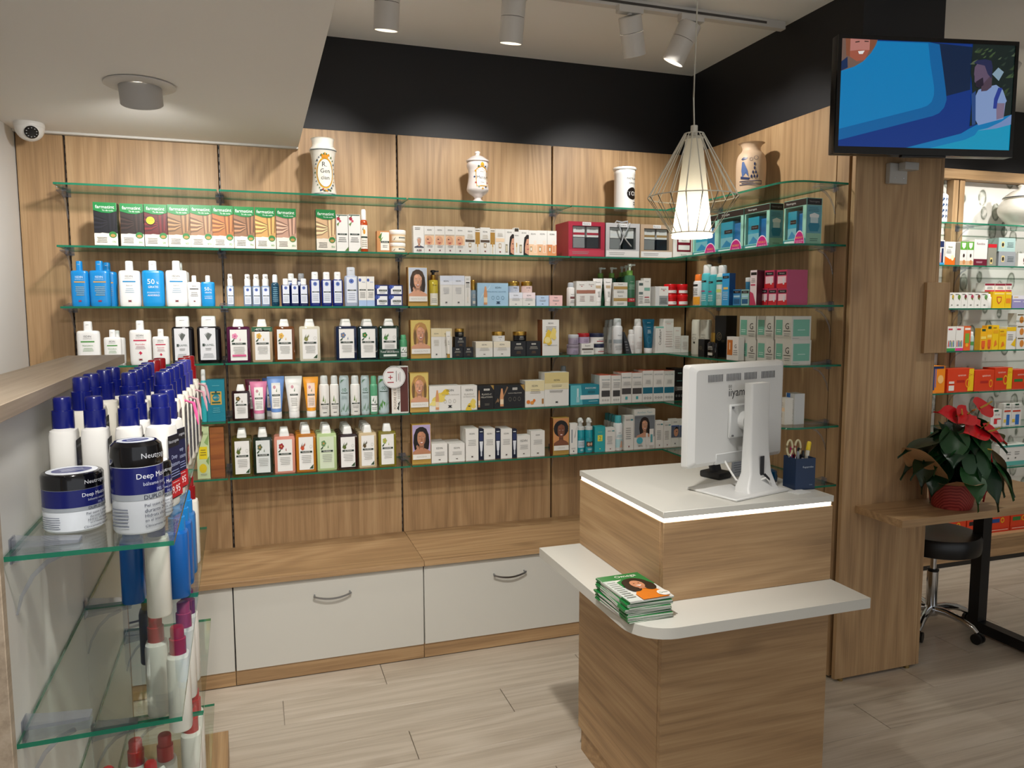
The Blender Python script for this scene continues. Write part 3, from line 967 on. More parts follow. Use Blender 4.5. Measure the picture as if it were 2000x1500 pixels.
PRODUCTS = [
    ('dye', -0.566, 3.475, 1.829, 0.086, 0.175, 2, 1, 'green-topped hair dye carton showing black hair', {'hair': '#14141c', 'code': '1N', 'st': 0}, 1),
    ('dye', -0.469, 3.475, 1.829, 0.087, 0.174, 2, 1, 'green-topped hair dye carton showing dark brown hair', {'hair': '#2a1b16', 'code': '3N', 'st': 0}, 1),
    ('dye', -0.38, 3.475, 1.829, 0.088, 0.175, 2, 1, 'green-topped hair dye carton showing red hair', {'hair': '#5c1417', 'code': '5R', 'st': 1}, 1),
    ('dye', -0.292, 3.475, 1.829, 0.087, 0.177, 2, 1, 'green-topped hair dye carton showing light brown hair', {'hair': '#8d6b4a', 'code': '6D', 'st': 0}, 1),
    ('dye', -0.206, 3.475, 1.829, 0.086, 0.179, 2, 1, 'green-topped hair dye carton showing chestnut hair', {'hair': '#9d785a', 'code': '6N', 'st': 0}, 1),
    ('dye', -0.121, 3.475, 1.829, 0.085, 0.18, 2, 2, 'green-topped hair dye carton showing copper hair', {'hair': '#a8693a', 'code': '7D', 'st': 0}, 1),
    ('dye', -0.036, 3.475, 1.829, 0.084, 0.179, 2, 2, 'green-topped hair dye carton showing brown hair', {'hair': '#8c664a', 'code': '7N', 'st': 0}, 1),
    ('dye', 0.05, 3.475, 1.829, 0.084, 0.179, 2, 2, 'green-topped hair dye carton showing golden blonde hair', {'hair': '#c99b5b', 'code': '8D', 'st': 0}, 1),
    ('dye', 0.136, 3.475, 1.829, 0.085, 0.179, 2, 2, 'green-topped hair dye carton showing ash blonde hair', {'hair': '#b8907a', 'code': '8N', 'st': 0}, 1),
    ('dye', 0.304, 3.475, 1.829, 0.085, 0.18, 2, 2, 'green-topped hair dye carton showing pale blonde hair', {'hair': '#d6b187', 'code': '9N', 'st': 0}, 1),
    ('carton', 0.374, 3.475, 1.829, 0.052, 0.162, 2, 2, 'white oil carton printed with red blossom', {'p': 'blossom'}, 1),
    ('carton', 0.428, 3.475, 1.829, 0.053, 0.164, 2, 2, 'white oil carton printed with red blossom', {'p': 'blossom'}, 1),
    ('mist', 0.471, 3.475, 1.829, 0.036, 0.19, 2, 2, 'amber oil spray bottle with white cap', {'c': '#b5481c', 'cap': '#f3f1ec', 'l': '#f5efe2', 'p': 'mango'}, 1),
    ('carton', 0.556, 3.475, 1.829, 0.058, 0.096, 2, 2, 'kraft-coloured solid shampoo carton with leaf print', {'p': 'kraft', 'c': '#c98d58'}, 1),
    ('jar', 0.625, 3.475, 1.829, 0.079, 0.046, 2, 2, 'cream mask jar with white lid, lower of two', {'c': '#e9cda4', 'lid': '#f6f3ea', 'p': 'mask'}, 1),
    ('jar', 0.627, 3.475, 1.876, 0.078, 0.057, 2, 2, 'cream mask jar with white lid, upper of two', {'c': '#e9cda4', 'lid': '#f6f3ea', 'p': 'mask'}, 1),
    ('carton', 0.718, 3.475, 1.829, 0.05, 0.124, 2, 3, 'white sun cream carton with smiling grey-haired man', {'p': 'man'}, 1),
    ('carton', 0.768, 3.475, 1.829, 0.049, 0.124, 2, 3, 'white sun cream carton with half face on peach band', {'p': 'halfface'}, 1),
    ('carton', 0.817, 3.475, 1.829, 0.049, 0.125, 2, 3, 'white sun cream carton with half face on peach band', {'p': 'halfface'}, 1),
    ('carton', 0.866, 3.475, 1.829, 0.048, 0.126, 2, 3, 'white sun cream carton with half face on peach band', {'p': 'halfface'}, 1),
    ('carton', 0.914, 3.475, 1.829, 0.048, 0.126, 2, 3, 'white sun cream carton with half face on peach band', {'p': 'halfface'}, 1),
    ('carton', 0.962, 3.475, 1.829, 0.049, 0.126, 2, 3, 'white sun cream carton with brown middle band', {'p': 'band'}, 1),
    ('carton', 0.999, 3.475, 1.829, 0.025, 0.121, 2, 3, 'slim white and gold serum carton', {'p': 'goldslim'}, 1),
    ('carton', 1.036, 3.475, 1.829, 0.049, 0.126, 2, 3, 'white sun cream carton with brown middle band', {'p': 'band'}, 1),
    ('carton', 1.073, 3.475, 1.829, 0.025, 0.121, 2, 3, 'slim white and gold serum carton', {'p': 'goldslim'}, 1),
    ('carton', 1.11, 3.475, 1.829, 0.048, 0.122, 2, 3, 'white sun cream carton with pale peach band', {'p': 'peach'}, 1),
    ('carton', 1.157, 3.475, 1.829, 0.046, 0.122, 2, 3, 'sun fluid carton showing dark-haired woman in half profile', {'p': 'woman'}, 1),
    ('carton', 1.193, 3.475, 1.829, 0.025, 0.13, 2, 3, 'slim white carton with gold strip between woman cartons', {'p': 'goldslim2'}, 1),
    ('carton', 1.23, 3.475, 1.829, 0.051, 0.121, 2, 3, 'sun fluid carton showing dark-haired woman in half profile', {'p': 'woman'}, 1),
    ('carton', 1.278, 3.475, 1.829, 0.045, 0.12, 2, 3, 'pale tinted foundation carton with bottle print', {'p': 'found', 'k': '#f0c9a2'}, 1),
    ('carton', 1.325, 3.475, 1.829, 0.05, 0.121, 2, 3, 'medium tinted foundation carton with bottle print', {'p': 'found', 'k': '#e8b58c'}, 1),
    ('carton', 1.375, 3.475, 1.829, 0.048, 0.121, 2, 3, 'deep tinted foundation carton with bottle print', {'p': 'found', 'k': '#d98e5a'}, 1),
    ('gift', 1.559, 3.475, 1.829, 0.198, 0.171, 2, 4, 'red gift box with two cream cartons in window', {'c': '#a3243a', 'band': '#b3122f', 'd': 0.17}, 1),
    ('gift', 1.757, 3.475, 1.829, 0.191, 0.17, 2, 4, 'grey gift box with silver ribbon and cream cartons', {'c': '#b9b8b8', 'band': '#e9e9e9', 'rib': 1, 'd': 0.15}, 1),
    ('gift', 1.949, 3.475, 1.829, 0.188, 0.169, 2, 4, 'beige gift box with two cream cartons in window', {'c': '#b79f86', 'band': '#b08e5c', 'd': 0.15}, 1),
    ('carton', 2.107, 3.485, 1.829, 0.115, 0.155, 2, 4, 'white gift carton with dark red label', {'p': 'redlab'}, 1),
    ('flat', -0.673, 3.475, 1.587, 0.066, 0.182, 3, 1, 'bright blue shampoo bottle with blue cap', {'c': '#1487cf', 'cap': '#1487cf', 'p': 'isblue'}, 1),
    ('flat', -0.601, 3.475, 1.587, 0.078, 0.184, 3, 1, 'bright blue shampoo bottle with blue cap', {'c': '#1487cf', 'cap': '#1487cf', 'p': 'isblue'}, 1),
    ('flat', -0.586, 3.55, 1.587, 0.076, 0.183, 3, 1, 'bright blue shampoo bottle standing behind another blue bottle', {'c': '#1487cf', 'cap': '#1487cf', 'p': 'isblue'}, 1),
    ('flat', -0.491, 3.475, 1.587, 0.083, 0.186, 3, 1, 'white shampoo bottle with blue stripe and white cap', {'p': 'iswb'}, 1),
    ('flat', -0.403, 3.475, 1.587, 0.086, 0.188, 3, 1, 'white shampoo bottle in blue half-price sleeve', {'p': 'is50', 'c': '#1593d6', 'cap': '#f2f2f0'}, 1),
    ('flat', -0.313, 3.475, 1.587, 0.086, 0.19, 3, 1, 'white shampoo bottle with blue stripe and white cap', {'p': 'iswb'}, 1),
    ('flat', -0.309, 3.55, 1.587, 0.082, 0.188, 3, 1, 'white shampoo bottle standing behind blue-striped bottle', {'p': 'iswb'}, 1),
    ('flat', -0.245, 3.475, 1.587, 0.053, 0.129, 3, 1, 'small white shampoo bottle with black stripe', {'p': 'iswk'}, 1),
    ('flat', -0.191, 3.475, 1.587, 0.055, 0.13, 3, 1, 'small white shampoo bottle in blue half-price sleeve', {'p': 'is50', 'c': '#1593d6', 'cap': '#f2f2f0'}, 1),
    ('pumpc', -0.102, 3.475, 1.587, 0.031, 0.137, 3, 2, 'single clear blue pump bottle with white pump', {'c': '#8fa3b8', 'p': 'corn'}, 1),
    ('pumpc', -0.032, 3.475, 1.587, 0.035, 0.137, 3, 2, 'clear blue pump bottle with white pump, in row of three', {'c': '#8296b3', 'p': 'corn'}, 1),
    ('pumpc', 0.004, 3.475, 1.587, 0.036, 0.137, 3, 2, 'clear blue pump bottle with white pump, in row of three', {'c': '#8296b3', 'p': 'corn'}, 1),
    ('pumpc', 0.042, 3.475, 1.587, 0.037, 0.138, 3, 2, 'clear blue pump bottle with white pump, in row of three', {'c': '#8296b3', 'p': 'corn'}, 1),
    ('mist', 0.082, 3.475, 1.587, 0.034, 0.137, 3, 2, 'dark teal spray bottle with clear cap', {'c': '#12425a', 'cap': '#e8eef0', 'l': '#12425a', 'p': 'tealspray'}, 1),
    ('flat', 0.126, 3.475, 1.587, 0.039, 0.12, 3, 2, 'short navy floral water bottle with white cap', {'c': '#0c1a4d', 'cap': '#f2f2f0', 'p': 'corn', 'wide': 1}, 1),
    ('flat', 0.164, 3.475, 1.587, 0.038, 0.121, 3, 2, 'short navy floral water bottle with white cap', {'c': '#0c1a4d', 'cap': '#f2f2f0', 'p': 'corn', 'wide': 1}, 1),
    ('flat', 0.202, 3.475, 1.587, 0.039, 0.121, 3, 2, 'short navy floral water bottle with white cap', {'c': '#0c1a4d', 'cap': '#f2f2f0', 'p': 'corn', 'wide': 1}, 1),
    ('flat', 0.153, 3.555, 1.587, 0.044, 0.146, 3, 2, 'navy bottle with white cap behind short navy bottles', {'c': '#0c1a4d', 'cap': '#f2f2f0', 'p': 'corn', 'wide': 1}, 1),
    ('flat', 0.197, 3.555, 1.587, 0.044, 0.147, 3, 2, 'navy bottle with grey cap behind short navy bottles', {'c': '#0c1a4d', 'cap': '#9a9ca0', 'p': 'corn', 'wide': 1}, 1),
    ('flat', 0.251, 3.475, 1.587, 0.047, 0.151, 3, 2, 'tall navy floral water bottle with white cap', {'c': '#0e2070', 'cap': '#f2f2f0', 'p': 'corn', 'wide': 1}, 1),
    ('flat', 0.301, 3.475, 1.587, 0.047, 0.151, 3, 2, 'tall navy floral water bottle with white cap', {'c': '#0e2070', 'cap': '#f2f2f0', 'p': 'corn', 'wide': 1}, 1),
    ('flat', 0.349, 3.475, 1.587, 0.047, 0.152, 3, 2, 'tall navy floral water bottle with white cap', {'c': '#0e2070', 'cap': '#f2f2f0', 'p': 'corn', 'wide': 1}, 1),
    ('flat', 0.409, 3.475, 1.587, 0.061, 0.174, 3, 2, 'large clear micellar water bottle with clear cap', {'c': '#a9b3c9', 'cap': '#c9ced6', 'p': 'corn', 'wide': 1}, 1),
    ('carton', 0.458, 3.475, 1.587, 0.036, 0.133, 3, 2, 'pale blue and white eye cream carton with cornflower', {'p': 'cornbox'}, 1),
    ('carton', 0.494, 3.475, 1.587, 0.035, 0.133, 3, 2, 'pale blue and white eye cream carton with cornflower', {'p': 'cornbox'}, 1),
    ('carton', 0.543, 3.475, 1.587, 0.063, 0.05, 3, 2, 'navy soap carton with white label, lower of stack', {'p': 'soap', 'c': '#10215e'}, 1),
    ('carton', 0.544, 3.475, 1.637, 0.063, 0.046, 3, 2, 'navy soap carton with white label, upper of stack', {'p': 'soap', 'c': '#10215e'}, 1),
    ('carton', 0.607, 3.475, 1.587, 0.066, 0.05, 3, 2, 'navy soap carton with white label, lower of stack', {'p': 'soap', 'c': '#10215e'}, 1),
    ('carton', 0.608, 3.475, 1.637, 0.066, 0.046, 3, 2, 'navy soap carton with white label, upper of stack', {'p': 'soap', 'c': '#10215e'}, 1),
    ('portrait', 0.711, 3.475, 1.587, 0.093, 0.179, 3, 3, 'gold-based display block with smiling brown-haired woman', {'bg': '#c3cbd8', 'hair': '#4a3728', 'skin': '#d9a283', 'hand': 1, 't': 'ISDINCEUTICS'}, 1),
    ('pumpo', 0.788, 3.475, 1.587, 0.046, 0.167, 3, 3, 'yellow cleansing oil bottle with black and gold pump', {'c': '#c9b53a'}, 1),
    ('carton', 0.845, 3.475, 1.587, 0.059, 0.141, 3, 3, 'tall white serum carton with blue fading top', {'p': 'istall'}, 1),
    ('carton', 0.904, 3.475, 1.587, 0.06, 0.142, 3, 3, 'tall white serum carton with blue fading top', {'p': 'istall'}, 1),
    ('carton', 0.949, 3.475, 1.587, 0.029, 0.14, 3, 3, 'narrow white carton with ampoule print', {'p': 'amp'}, 1),
    ('gcap', 0.979, 3.475, 1.587, 0.029, 0.122, 3, 3, 'small grey bottle with tall gold cap', {'c': '#7f93a0'}, 1),
    ('carton', 1.073, 3.475, 1.587, 0.156, 0.109, 3, 3, 'wide sky-blue ampoule carton with ampoule print', {'p': 'ampblue', 'c': '#a8cde6'}, 1),
    ('carton', 1.189, 3.475, 1.587, 0.068, 0.065, 3, 3, 'square white cream carton with blue tint', {'p': 'isq', 'k': '#e8ecf6'}, 1),
    ('jar', 1.187, 3.475, 1.652, 0.059, 0.052, 3, 3, 'blue face cream jar with gold lid on carton', {'c': '#c7cfe0', 'lid': '#c6a052', 'gold': 1, 'p': 'isjar'}, 1),
    ('carton', 1.256, 3.475, 1.587, 0.066, 0.065, 3, 3, 'square white cream carton with pink tint', {'p': 'isq', 'k': '#f6e6e8'}, 1),
    ('jar', 1.254, 3.475, 1.652, 0.057, 0.053, 3, 3, 'pink face cream jar with gold lid on carton', {'c': '#eccfca', 'lid': '#c6a052', 'gold': 1, 'p': 'isjar'}, 1),
    ('carton', 1.327, 3.475, 1.587, 0.065, 0.051, 3, 3, 'small pale blue face cream carton', {'p': 'isq2', 'c': '#bcd4ef'}, 1),
    ('carton', 1.397, 3.475, 1.587, 0.069, 0.052, 3, 3, 'small pale pink face cream carton', {'p': 'isq2', 'c': '#f3c7c4'}, 1),
    ('can', 1.483, 3.475, 1.587, 0.041, 0.116, 3, 4, 'white lotion bottle with silver cap', {'c': '#f1eeea', 'cap': '#b9bec4', 'p': 'eucl'}, 1),
    ('carton', 1.539, 3.485, 1.587, 0.057, 0.123, 3, 4, 'pink-white anti-pigment carton with brown band', {'p': 'eubrown'}, 1),
    ('carton', 1.591, 3.485, 1.587, 0.049, 0.124, 3, 4, 'pink-white anti-pigment carton with brown band', {'p': 'eubrown'}, 1),
    ('tubeup', 1.629, 3.475, 1.587, 0.053, 0.137, 3, 4, 'white cream tube with beige band standing on cap', {'c': '#f3f0ec', 'cap': '#f3f0ec', 'p': 'eutube'}, 1),
    ('tubeup', 1.683, 3.475, 1.587, 0.048, 0.138, 3, 4, 'white cream tube with beige band standing on cap', {'c': '#f3f0ec', 'cap': '#f3f0ec', 'p': 'eutube'}, 1),
    ('carton', 1.748, 3.475, 1.587, 0.078, 0.06, 3, 4, 'white night cream carton with gold band, lower', {'p': 'eugold'}, 1),
    ('carton', 1.748, 3.475, 1.647, 0.078, 0.058, 3, 4, 'white night cream carton with gold band, upper', {'p': 'eugold'}, 1),
    ('pumpg', 1.812, 3.475, 1.587, 0.058, 0.213, 3, 4, 'green gel pump bottle with red price sticker', {'c': '#3f6f52', 'st': 1}, 1),
    ('pumpg', 1.825, 3.537, 1.587, 0.056, 0.209, 3, 4, 'green gel pump bottle in row behind price-stickered one', {'c': '#35604a'}, 1),
    ('pumpg', 1.831, 3.6, 1.587, 0.056, 0.207, 3, 4, 'green gel pump bottle in row behind price-stickered one', {'c': '#35604a'}, 1),
    ('pumpg', 1.754, 3.565, 1.587, 0.052, 0.199, 3, 4, 'green gel pump bottle in row behind price-stickered one', {'c': '#35604a'}, 1),
    ('pumpg', 1.704, 3.595, 1.587, 0.052, 0.199, 3, 4, 'green gel pump bottle standing apart at shelf back', {'c': '#35604a'}, 1),
    ('carton', 1.863, 3.475, 1.587, 0.029, 0.129, 3, 4, 'narrow white serum carton with green stripes', {'p': 'eun'}, 1),
    ('carton', 1.898, 3.475, 1.587, 0.041, 0.141, 3, 4, 'narrow white serum carton with green block', {'p': 'eun2'}, 1),
    ('carton', 1.984, 3.475, 1.587, 0.076, 0.1, 3, 4, 'white cream carton with grey lower half', {'p': 'eugrey'}, 1),
    ('jar', 2.053, 3.475, 1.587, 0.068, 0.06, 3, 4, 'red and white balm jar, lower of stack', {'c': '#c4141c', 'lid': '#d3151c', 'p': 'redjar'}, 1),
    ('jar', 2.052, 3.475, 1.647, 0.068, 0.053, 3, 4, 'red and white balm jar, upper of stack', {'c': '#c4141c', 'lid': '#d3151c', 'p': 'redjar'}, 1),
    ('jar', 2.121, 3.475, 1.587, 0.064, 0.06, 3, 4, 'red and white balm jar, lower of stack', {'c': '#c4141c', 'lid': '#d3151c', 'p': 'redjar'}, 1),
    ('jar', 2.119, 3.475, 1.647, 0.064, 0.053, 3, 4, 'red and white balm jar, upper of stack', {'c': '#c4141c', 'lid': '#d3151c', 'p': 'redjar'}, 1),
    ('flat', -0.655, 3.475, 1.345, 0.086, 0.181, 4, 1, 'large white shampoo bottle with green stripe', {'p': 'isg'}, 1),
    ('flat', -0.566, 3.475, 1.345, 0.066, 0.146, 4, 1, 'small white shampoo bottle with green stripe', {'p': 'isg'}, 1),
    ('flat', -0.56, 3.535, 1.345, 0.067, 0.141, 4, 1, 'small white shampoo bottle behind green-striped one', {'p': 'isg'}, 1),
    ('flat', -0.462, 3.475, 1.345, 0.084, 0.183, 4, 1, 'large white shampoo bottle with red stripe', {'p': 'isr'}, 1),
    ('flat', -0.384, 3.475, 1.345, 0.066, 0.147, 4, 1, 'small white shampoo bottle with red stripe', {'p': 'isr'}, 1),
    ('flat', -0.298, 3.475, 1.345, 0.089, 0.2, 4, 1, 'black tar shampoo bottle with white plant label', {'c': '#0d0a0e', 'cap': '#efefed', 'p': 'kam', 'wide': 1}, 1),
    ('flat', -0.195, 3.475, 1.345, 0.097, 0.201, 4, 1, 'black tar shampoo bottle with white plant label', {'c': '#0d0a0e', 'cap': '#efefed', 'p': 'kam', 'wide': 1}, 1),
    ('klo', -0.076, 3.475, 1.345, 0.098, 0.186, 4, 2, 'purple shampoo bottle with white peony label', {'c': '#4a0f35', 'fl': '#e48fb0', 'ls': '#2d4a2a', 'lab': '#efeeea', 'pl': 'peony', 'bar': '#d9568a'}, 2),
    ('klo', 0.021, 3.475, 1.345, 0.088, 0.185, 4, 2, 'clear beige shampoo bottle with white chamomile label', {'c': '#b9a283', 'fl': '#e3b64a', 'ls': '#2d4a2a', 'lab': '#efeeea', 'pl': 'chamomile', 'neck': '#1e5a3a'}, 1),
    ('klo', 0.114, 3.475, 1.345, 0.089, 0.185, 4, 2, 'amber shampoo bottle with white daisy label', {'c': '#6d3f1b', 'fl': '#e3b64a', 'ls': '#2d4a2a', 'lab': '#efeeea', 'pl': 'daisy'}, 1),
    ('klo', 0.222, 3.475, 1.345, 0.092, 0.185, 4, 2, 'cream shampoo bottle with white oat label', {'c': '#d8d2bd', 'fl': '#8a8a4a', 'ls': '#2d4a2a', 'lab': '#efeeea', 'pl': 'oat', 'leafy': 1}, 1),
    ('klo', 0.382, 3.475, 1.345, 0.095, 0.184, 4, 2, 'navy shampoo bottle with white cornflower label', {'c': '#1a2540', 'fl': '#6d7fa0', 'ls': '#2d4a2a', 'lab': '#efeeea', 'pl': 'cornflower'}, 2),
    ('klo', 0.478, 3.475, 1.345, 0.094, 0.183, 4, 2, 'dark teal shampoo bottle with white mint label', {'c': '#10232c', 'fl': '#2f7a35', 'ls': '#2d4a2a', 'lab': '#efeeea', 'pl': 'mint'}, 2),
    ('klo', 0.575, 3.475, 1.345, 0.095, 0.184, 4, 2, 'dark green shampoo bottle with white nettle label', {'c': '#0f2a1e', 'fl': '#4b8a3a', 'ls': '#2d4a2a', 'lab': '#efeeea', 'pl': 'nettle', 'leafy': 1, 'eco': 1}, 1),
    ('can', 0.642, 3.475, 1.345, 0.038, 0.11, 4, 2, 'small green dry shampoo spray can', {'c': '#4f9a6d', 'cap': '#5aa878', 'p': 'kdry'}, 1),
    ('portrait', 0.721, 3.475, 1.345, 0.096, 0.178, 4, 3, 'gold display block with blonde woman above dark jars', {'bg': '#d7bf6a', 'hair': '#b98a4c', 'skin': '#d69d7c', 't': 'ISDINCEUTICS'}, 1),
    ('carton', 0.795, 3.475, 1.345, 0.05, 0.138, 4, 3, 'tall cream serum carton with pale gold top', {'p': 'iscr'}, 1),
    ('carton', 0.845, 3.475, 1.345, 0.051, 0.137, 4, 3, 'tall cream serum carton with pale gold top', {'p': 'iscr'}, 1),
    ('tubeup', 0.85, 3.457, 1.345, 0.023, 0.124, 4, 3, 'slim white eye tube with gold cap', {'c': '#f0ede4', 'cap': '#b98f3a', 'p': 'eye'}, 1),
    ('carton', 0.897, 3.475, 1.345, 0.054, 0.048, 4, 3, 'small black cube carton at base of dark pyramid', {'p': 'isblk', 'c': '#12141a'}, 1),
    ('carton', 0.95, 3.475, 1.345, 0.049, 0.047, 4, 3, 'small black cube carton at base of dark pyramid', {'p': 'isblk', 'c': '#12141a'}, 1),
    ('carton', 0.912, 3.475, 1.392, 0.054, 0.05, 4, 3, 'small black cube carton on top of two others', {'p': 'isblk', 'c': '#12141a'}, 1),
    ('jar', 0.912, 3.475, 1.442, 0.046, 0.039, 4, 3, 'small black jar with gold lid topping black cartons', {'c': '#101216', 'lid': '#c6a052', 'gold': 1, 'p': 'isjark'}, 1),
    ('carton', 1.029, 3.475, 1.345, 0.085, 0.072, 4, 3, 'square cream-white night cream carton standing alone', {'p': 'iscs'}, 1),
    ('carton', 1.118, 3.475, 1.345, 0.086, 0.072, 4, 3, 'square cream-white night cream carton under white jar', {'p': 'iscs'}, 1),
    ('jar', 1.11, 3.475, 1.417, 0.066, 0.047, 4, 3, 'white face cream jar with gold lid', {'c': '#efeeea', 'lid': '#c6a052', 'gold': 1, 'p': 'isjar'}, 1),
    ('carton', 1.202, 3.475, 1.345, 0.078, 0.072, 4, 3, 'square black night cream carton under black jar', {'p': 'isblk', 'c': '#101114'}, 1),
    ('carton', 1.28, 3.475, 1.345, 0.075, 0.071, 4, 3, 'square black night cream carton beside white splash carton', {'p': 'isblk', 'c': '#101114'}, 1),
    ('jar', 1.22, 3.475, 1.417, 0.07, 0.046, 4, 3, 'black face cream jar with gold lid', {'c': '#101216', 'lid': '#c6a052', 'gold': 1, 'p': 'isjark'}, 1),
    ('carton', 1.37, 3.475, 1.345, 0.089, 0.175, 4, 3, 'tall white carton with yellow lemon splash', {'p': 'lemon', 'side': '#8a4a28'}, 1),
    ('jar', 1.501, 3.475, 1.345, 0.064, 0.051, 4, 4, 'purple-grey cream jar, lower of stack', {'c': '#a79bb0', 'lid': '#8d8390', 'p': 'pj'}, 1),
    ('jar', 1.502, 3.475, 1.396, 0.055, 0.049, 4, 4, 'purple-grey cream jar with silver lid, upper of stack', {'c': '#a79bb0', 'lid': '#c3c6cc', 'p': 'pj'}, 1),
    ('carton', 1.569, 3.475, 1.345, 0.069, 0.055, 4, 4, 'white cream carton with brown stripe under red-lidded jar', {'p': 'eubr'}, 1),
    ('jar', 1.559, 3.475, 1.4, 0.062, 0.051, 4, 4, 'lilac cream jar with red lid', {'c': '#b9a6c0', 'lid': '#a3161f', 'p': 'pj'}, 1),
    ('jar', 1.639, 3.475, 1.345, 0.069, 0.051, 4, 4, 'white cream jar with navy lid, lower of stack', {'c': '#eceae6', 'lid': '#1d2340', 'p': 'navj'}, 1),
    ('jar', 1.634, 3.475, 1.396, 0.079, 0.054, 4, 4, 'white cream jar with navy lid, upper of stack', {'c': '#eceae6', 'lid': '#1d2340', 'p': 'navj'}, 1),
    ('can', 1.745, 3.475, 1.345, 0.056, 0.179, 4, 4, 'white spray can with grey band, front of row', {'c': '#eef0f2', 'cap': '#d9dde0', 'p': 'euspray'}, 1),
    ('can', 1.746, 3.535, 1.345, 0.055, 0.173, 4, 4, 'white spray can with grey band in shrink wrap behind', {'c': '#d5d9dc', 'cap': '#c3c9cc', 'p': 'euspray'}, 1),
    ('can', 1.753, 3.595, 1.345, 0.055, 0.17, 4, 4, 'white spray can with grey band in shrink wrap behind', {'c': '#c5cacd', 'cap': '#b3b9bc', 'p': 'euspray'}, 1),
    ('leaf', 1.79, 3.475, 1.345, 0.026, 0.111, 4, 4, 'dark grey sachet leaning against spray cans', {}, 1),
    ('can', 1.819, 3.475, 1.345, 0.036, 0.122, 4, 4, 'small white thermal water can', {'c': '#f2f1ef', 'cap': '#f2f1ef', 'p': 'eau'}, 1),
    ('can', 1.86, 3.475, 1.345, 0.05, 0.176, 4, 4, 'tall white thermal water can', {'c': '#f2f1ef', 'cap': '#f2f1ef', 'p': 'eau'}, 1),
    ('tubeup', 1.92, 3.475, 1.345, 0.07, 0.174, 4, 4, 'teal body cream tube with white cap', {'c': '#0f5a76', 'cap': '#f1f0ee', 'p': 'teal'}, 1),
    ('carton', 1.975, 3.475, 1.345, 0.048, 0.136, 4, 4, 'white repair cream carton with sideways lettering', {'p': 'cica'}, 1),
    ('carton', 2.027, 3.475, 1.345, 0.059, 0.175, 4, 4, 'tallest pink-white cream carton beside sideways-lettered carton', {'p': 'avtall'}, 1),
    ('carton', 2.079, 3.475, 1.345, 0.043, 0.132, 4, 4, 'medium pink-white cream carton stepping down', {'p': 'avtall'}, 1),
    ('carton', 2.125, 3.475, 1.345, 0.044, 0.086, 4, 4, 'short pink-white cream carton at row end', {'p': 'avtall'}, 1),
    ('can', -0.225, 3.475, 1.093, 0.026, 0.225, 5, 1, 'slim white and aqua cologne bottle', {'c': '#35b5bd', 'cap': '#eeeeec', 'p': 'col'}, 1),
    ('carton', -0.177, 3.475, 1.093, 0.073, 0.179, 5, 1, 'teal cologne carton with gold ornament', {'p': 't4711', 'c': '#0f7f93'}, 1),
    ('klo', -0.076, 3.475, 1.093, 0.076, 0.154, 5, 2, 'small dark brown shampoo bottle with white quinine label', {'c': '#2a1518', 'fl': '#6a5a2a', 'ls': '#2d4a2a', 'lab': '#efeeea', 'pl': 'quinine'}, 1),
    ('tubeup', -0.026, 3.535, 1.093, 0.064, 0.171, 5, 2, 'dark red conditioner tube behind pink tube', {'c': '#6d1a35', 'cap': '#6d1a35', 'p': 'ktube'}, 1),
    ('tubeup', -0.002, 3.475, 1.093, 0.073, 0.165, 5, 2, 'pink conditioner tube with clear cap', {'c': '#e07fa6', 'cap': '#d8d2d4', 'p': 'ktube'}, 1),
    ('tubeup', 0.052, 3.545, 1.093, 0.074, 0.173, 5, 2, 'blue conditioner tube behind front blue tube', {'c': '#3a62ab', 'cap': '#eeeeec', 'p': 'ktube'}, 1),
    ('tubeup', 0.071, 3.475, 1.093, 0.074, 0.185, 5, 2, 'blue conditioner tube with white cap', {'c': '#6f97d6', 'cap': '#f0efed', 'p': 'ktube'}, 1),
    ('tubeup', 0.147, 3.475, 1.093, 0.075, 0.184, 5, 2, 'white oat conditioner tube with white cap', {'c': '#eeeeea', 'cap': '#f0efed', 'p': 'ktube'}, 1),
    ('tubeup', 0.221, 3.475, 1.093, 0.067, 0.179, 5, 2, 'orange mango conditioner tube with white cap', {'c': '#f0a024', 'cap': '#f0efed', 'p': 'ktube', 'lab': '#f6d9c4'}, 1),
    ('can', 0.279, 3.475, 1.093, 0.046, 0.183, 5, 2, 'white dry shampoo can with leaf print and clear cap', {'c': '#eceae4', 'cap': '#d8dcda', 'p': 'kcan'}, 1),
    ('can', 0.324, 3.475, 1.093, 0.041, 0.182, 5, 2, 'white dry shampoo can with leaf print and clear cap', {'c': '#eceae4', 'cap': '#d8dcda', 'p': 'kcan'}, 1),
    ('can', 0.417, 3.475, 1.093, 0.046, 0.179, 5, 2, 'white dry shampoo can with leaf print and clear cap', {'c': '#eceae4', 'cap': '#d8dcda', 'p': 'kcan'}, 1),
    ('can', 0.368, 3.475, 1.093, 0.045, 0.179, 5, 2, 'grey-blue leafy promotion can with large number', {'c': '#b6c7c9', 'cap': '#b6c7c9', 'p': 'k40', 'flat': 1}, 1),
    ('can', 0.462, 3.475, 1.093, 0.04, 0.177, 5, 2, 'grey-blue leafy promotion can with large number', {'c': '#b6c7c9', 'cap': '#b6c7c9', 'p': 'k40', 'flat': 1}, 1),
    ('can', 0.501, 3.475, 1.093, 0.036, 0.175, 5, 2, 'green dry shampoo can with clear cap', {'c': '#5da57c', 'cap': '#63ad84', 'p': 'kdry'}, 1),
    ('can', 0.547, 3.475, 1.093, 0.053, 0.173, 5, 2, 'grey-blue promotion can with big green leaves', {'c': '#b6c7c9', 'cap': '#b6c7c9', 'p': 'k40b', 'flat': 1}, 1),
    ('carton', 0.62, 3.475, 1.093, 0.08, 0.217, 5, 2, 'white and dark brown solid shampoo carton', {'p': 'brown', 'side': '#5a2a22'}, 1),
    ('badge', 0.592, 3.463, 1.209, 0.106, 0.105, 5, 2, 'round white offer badge reading one plus one', {}, 1),
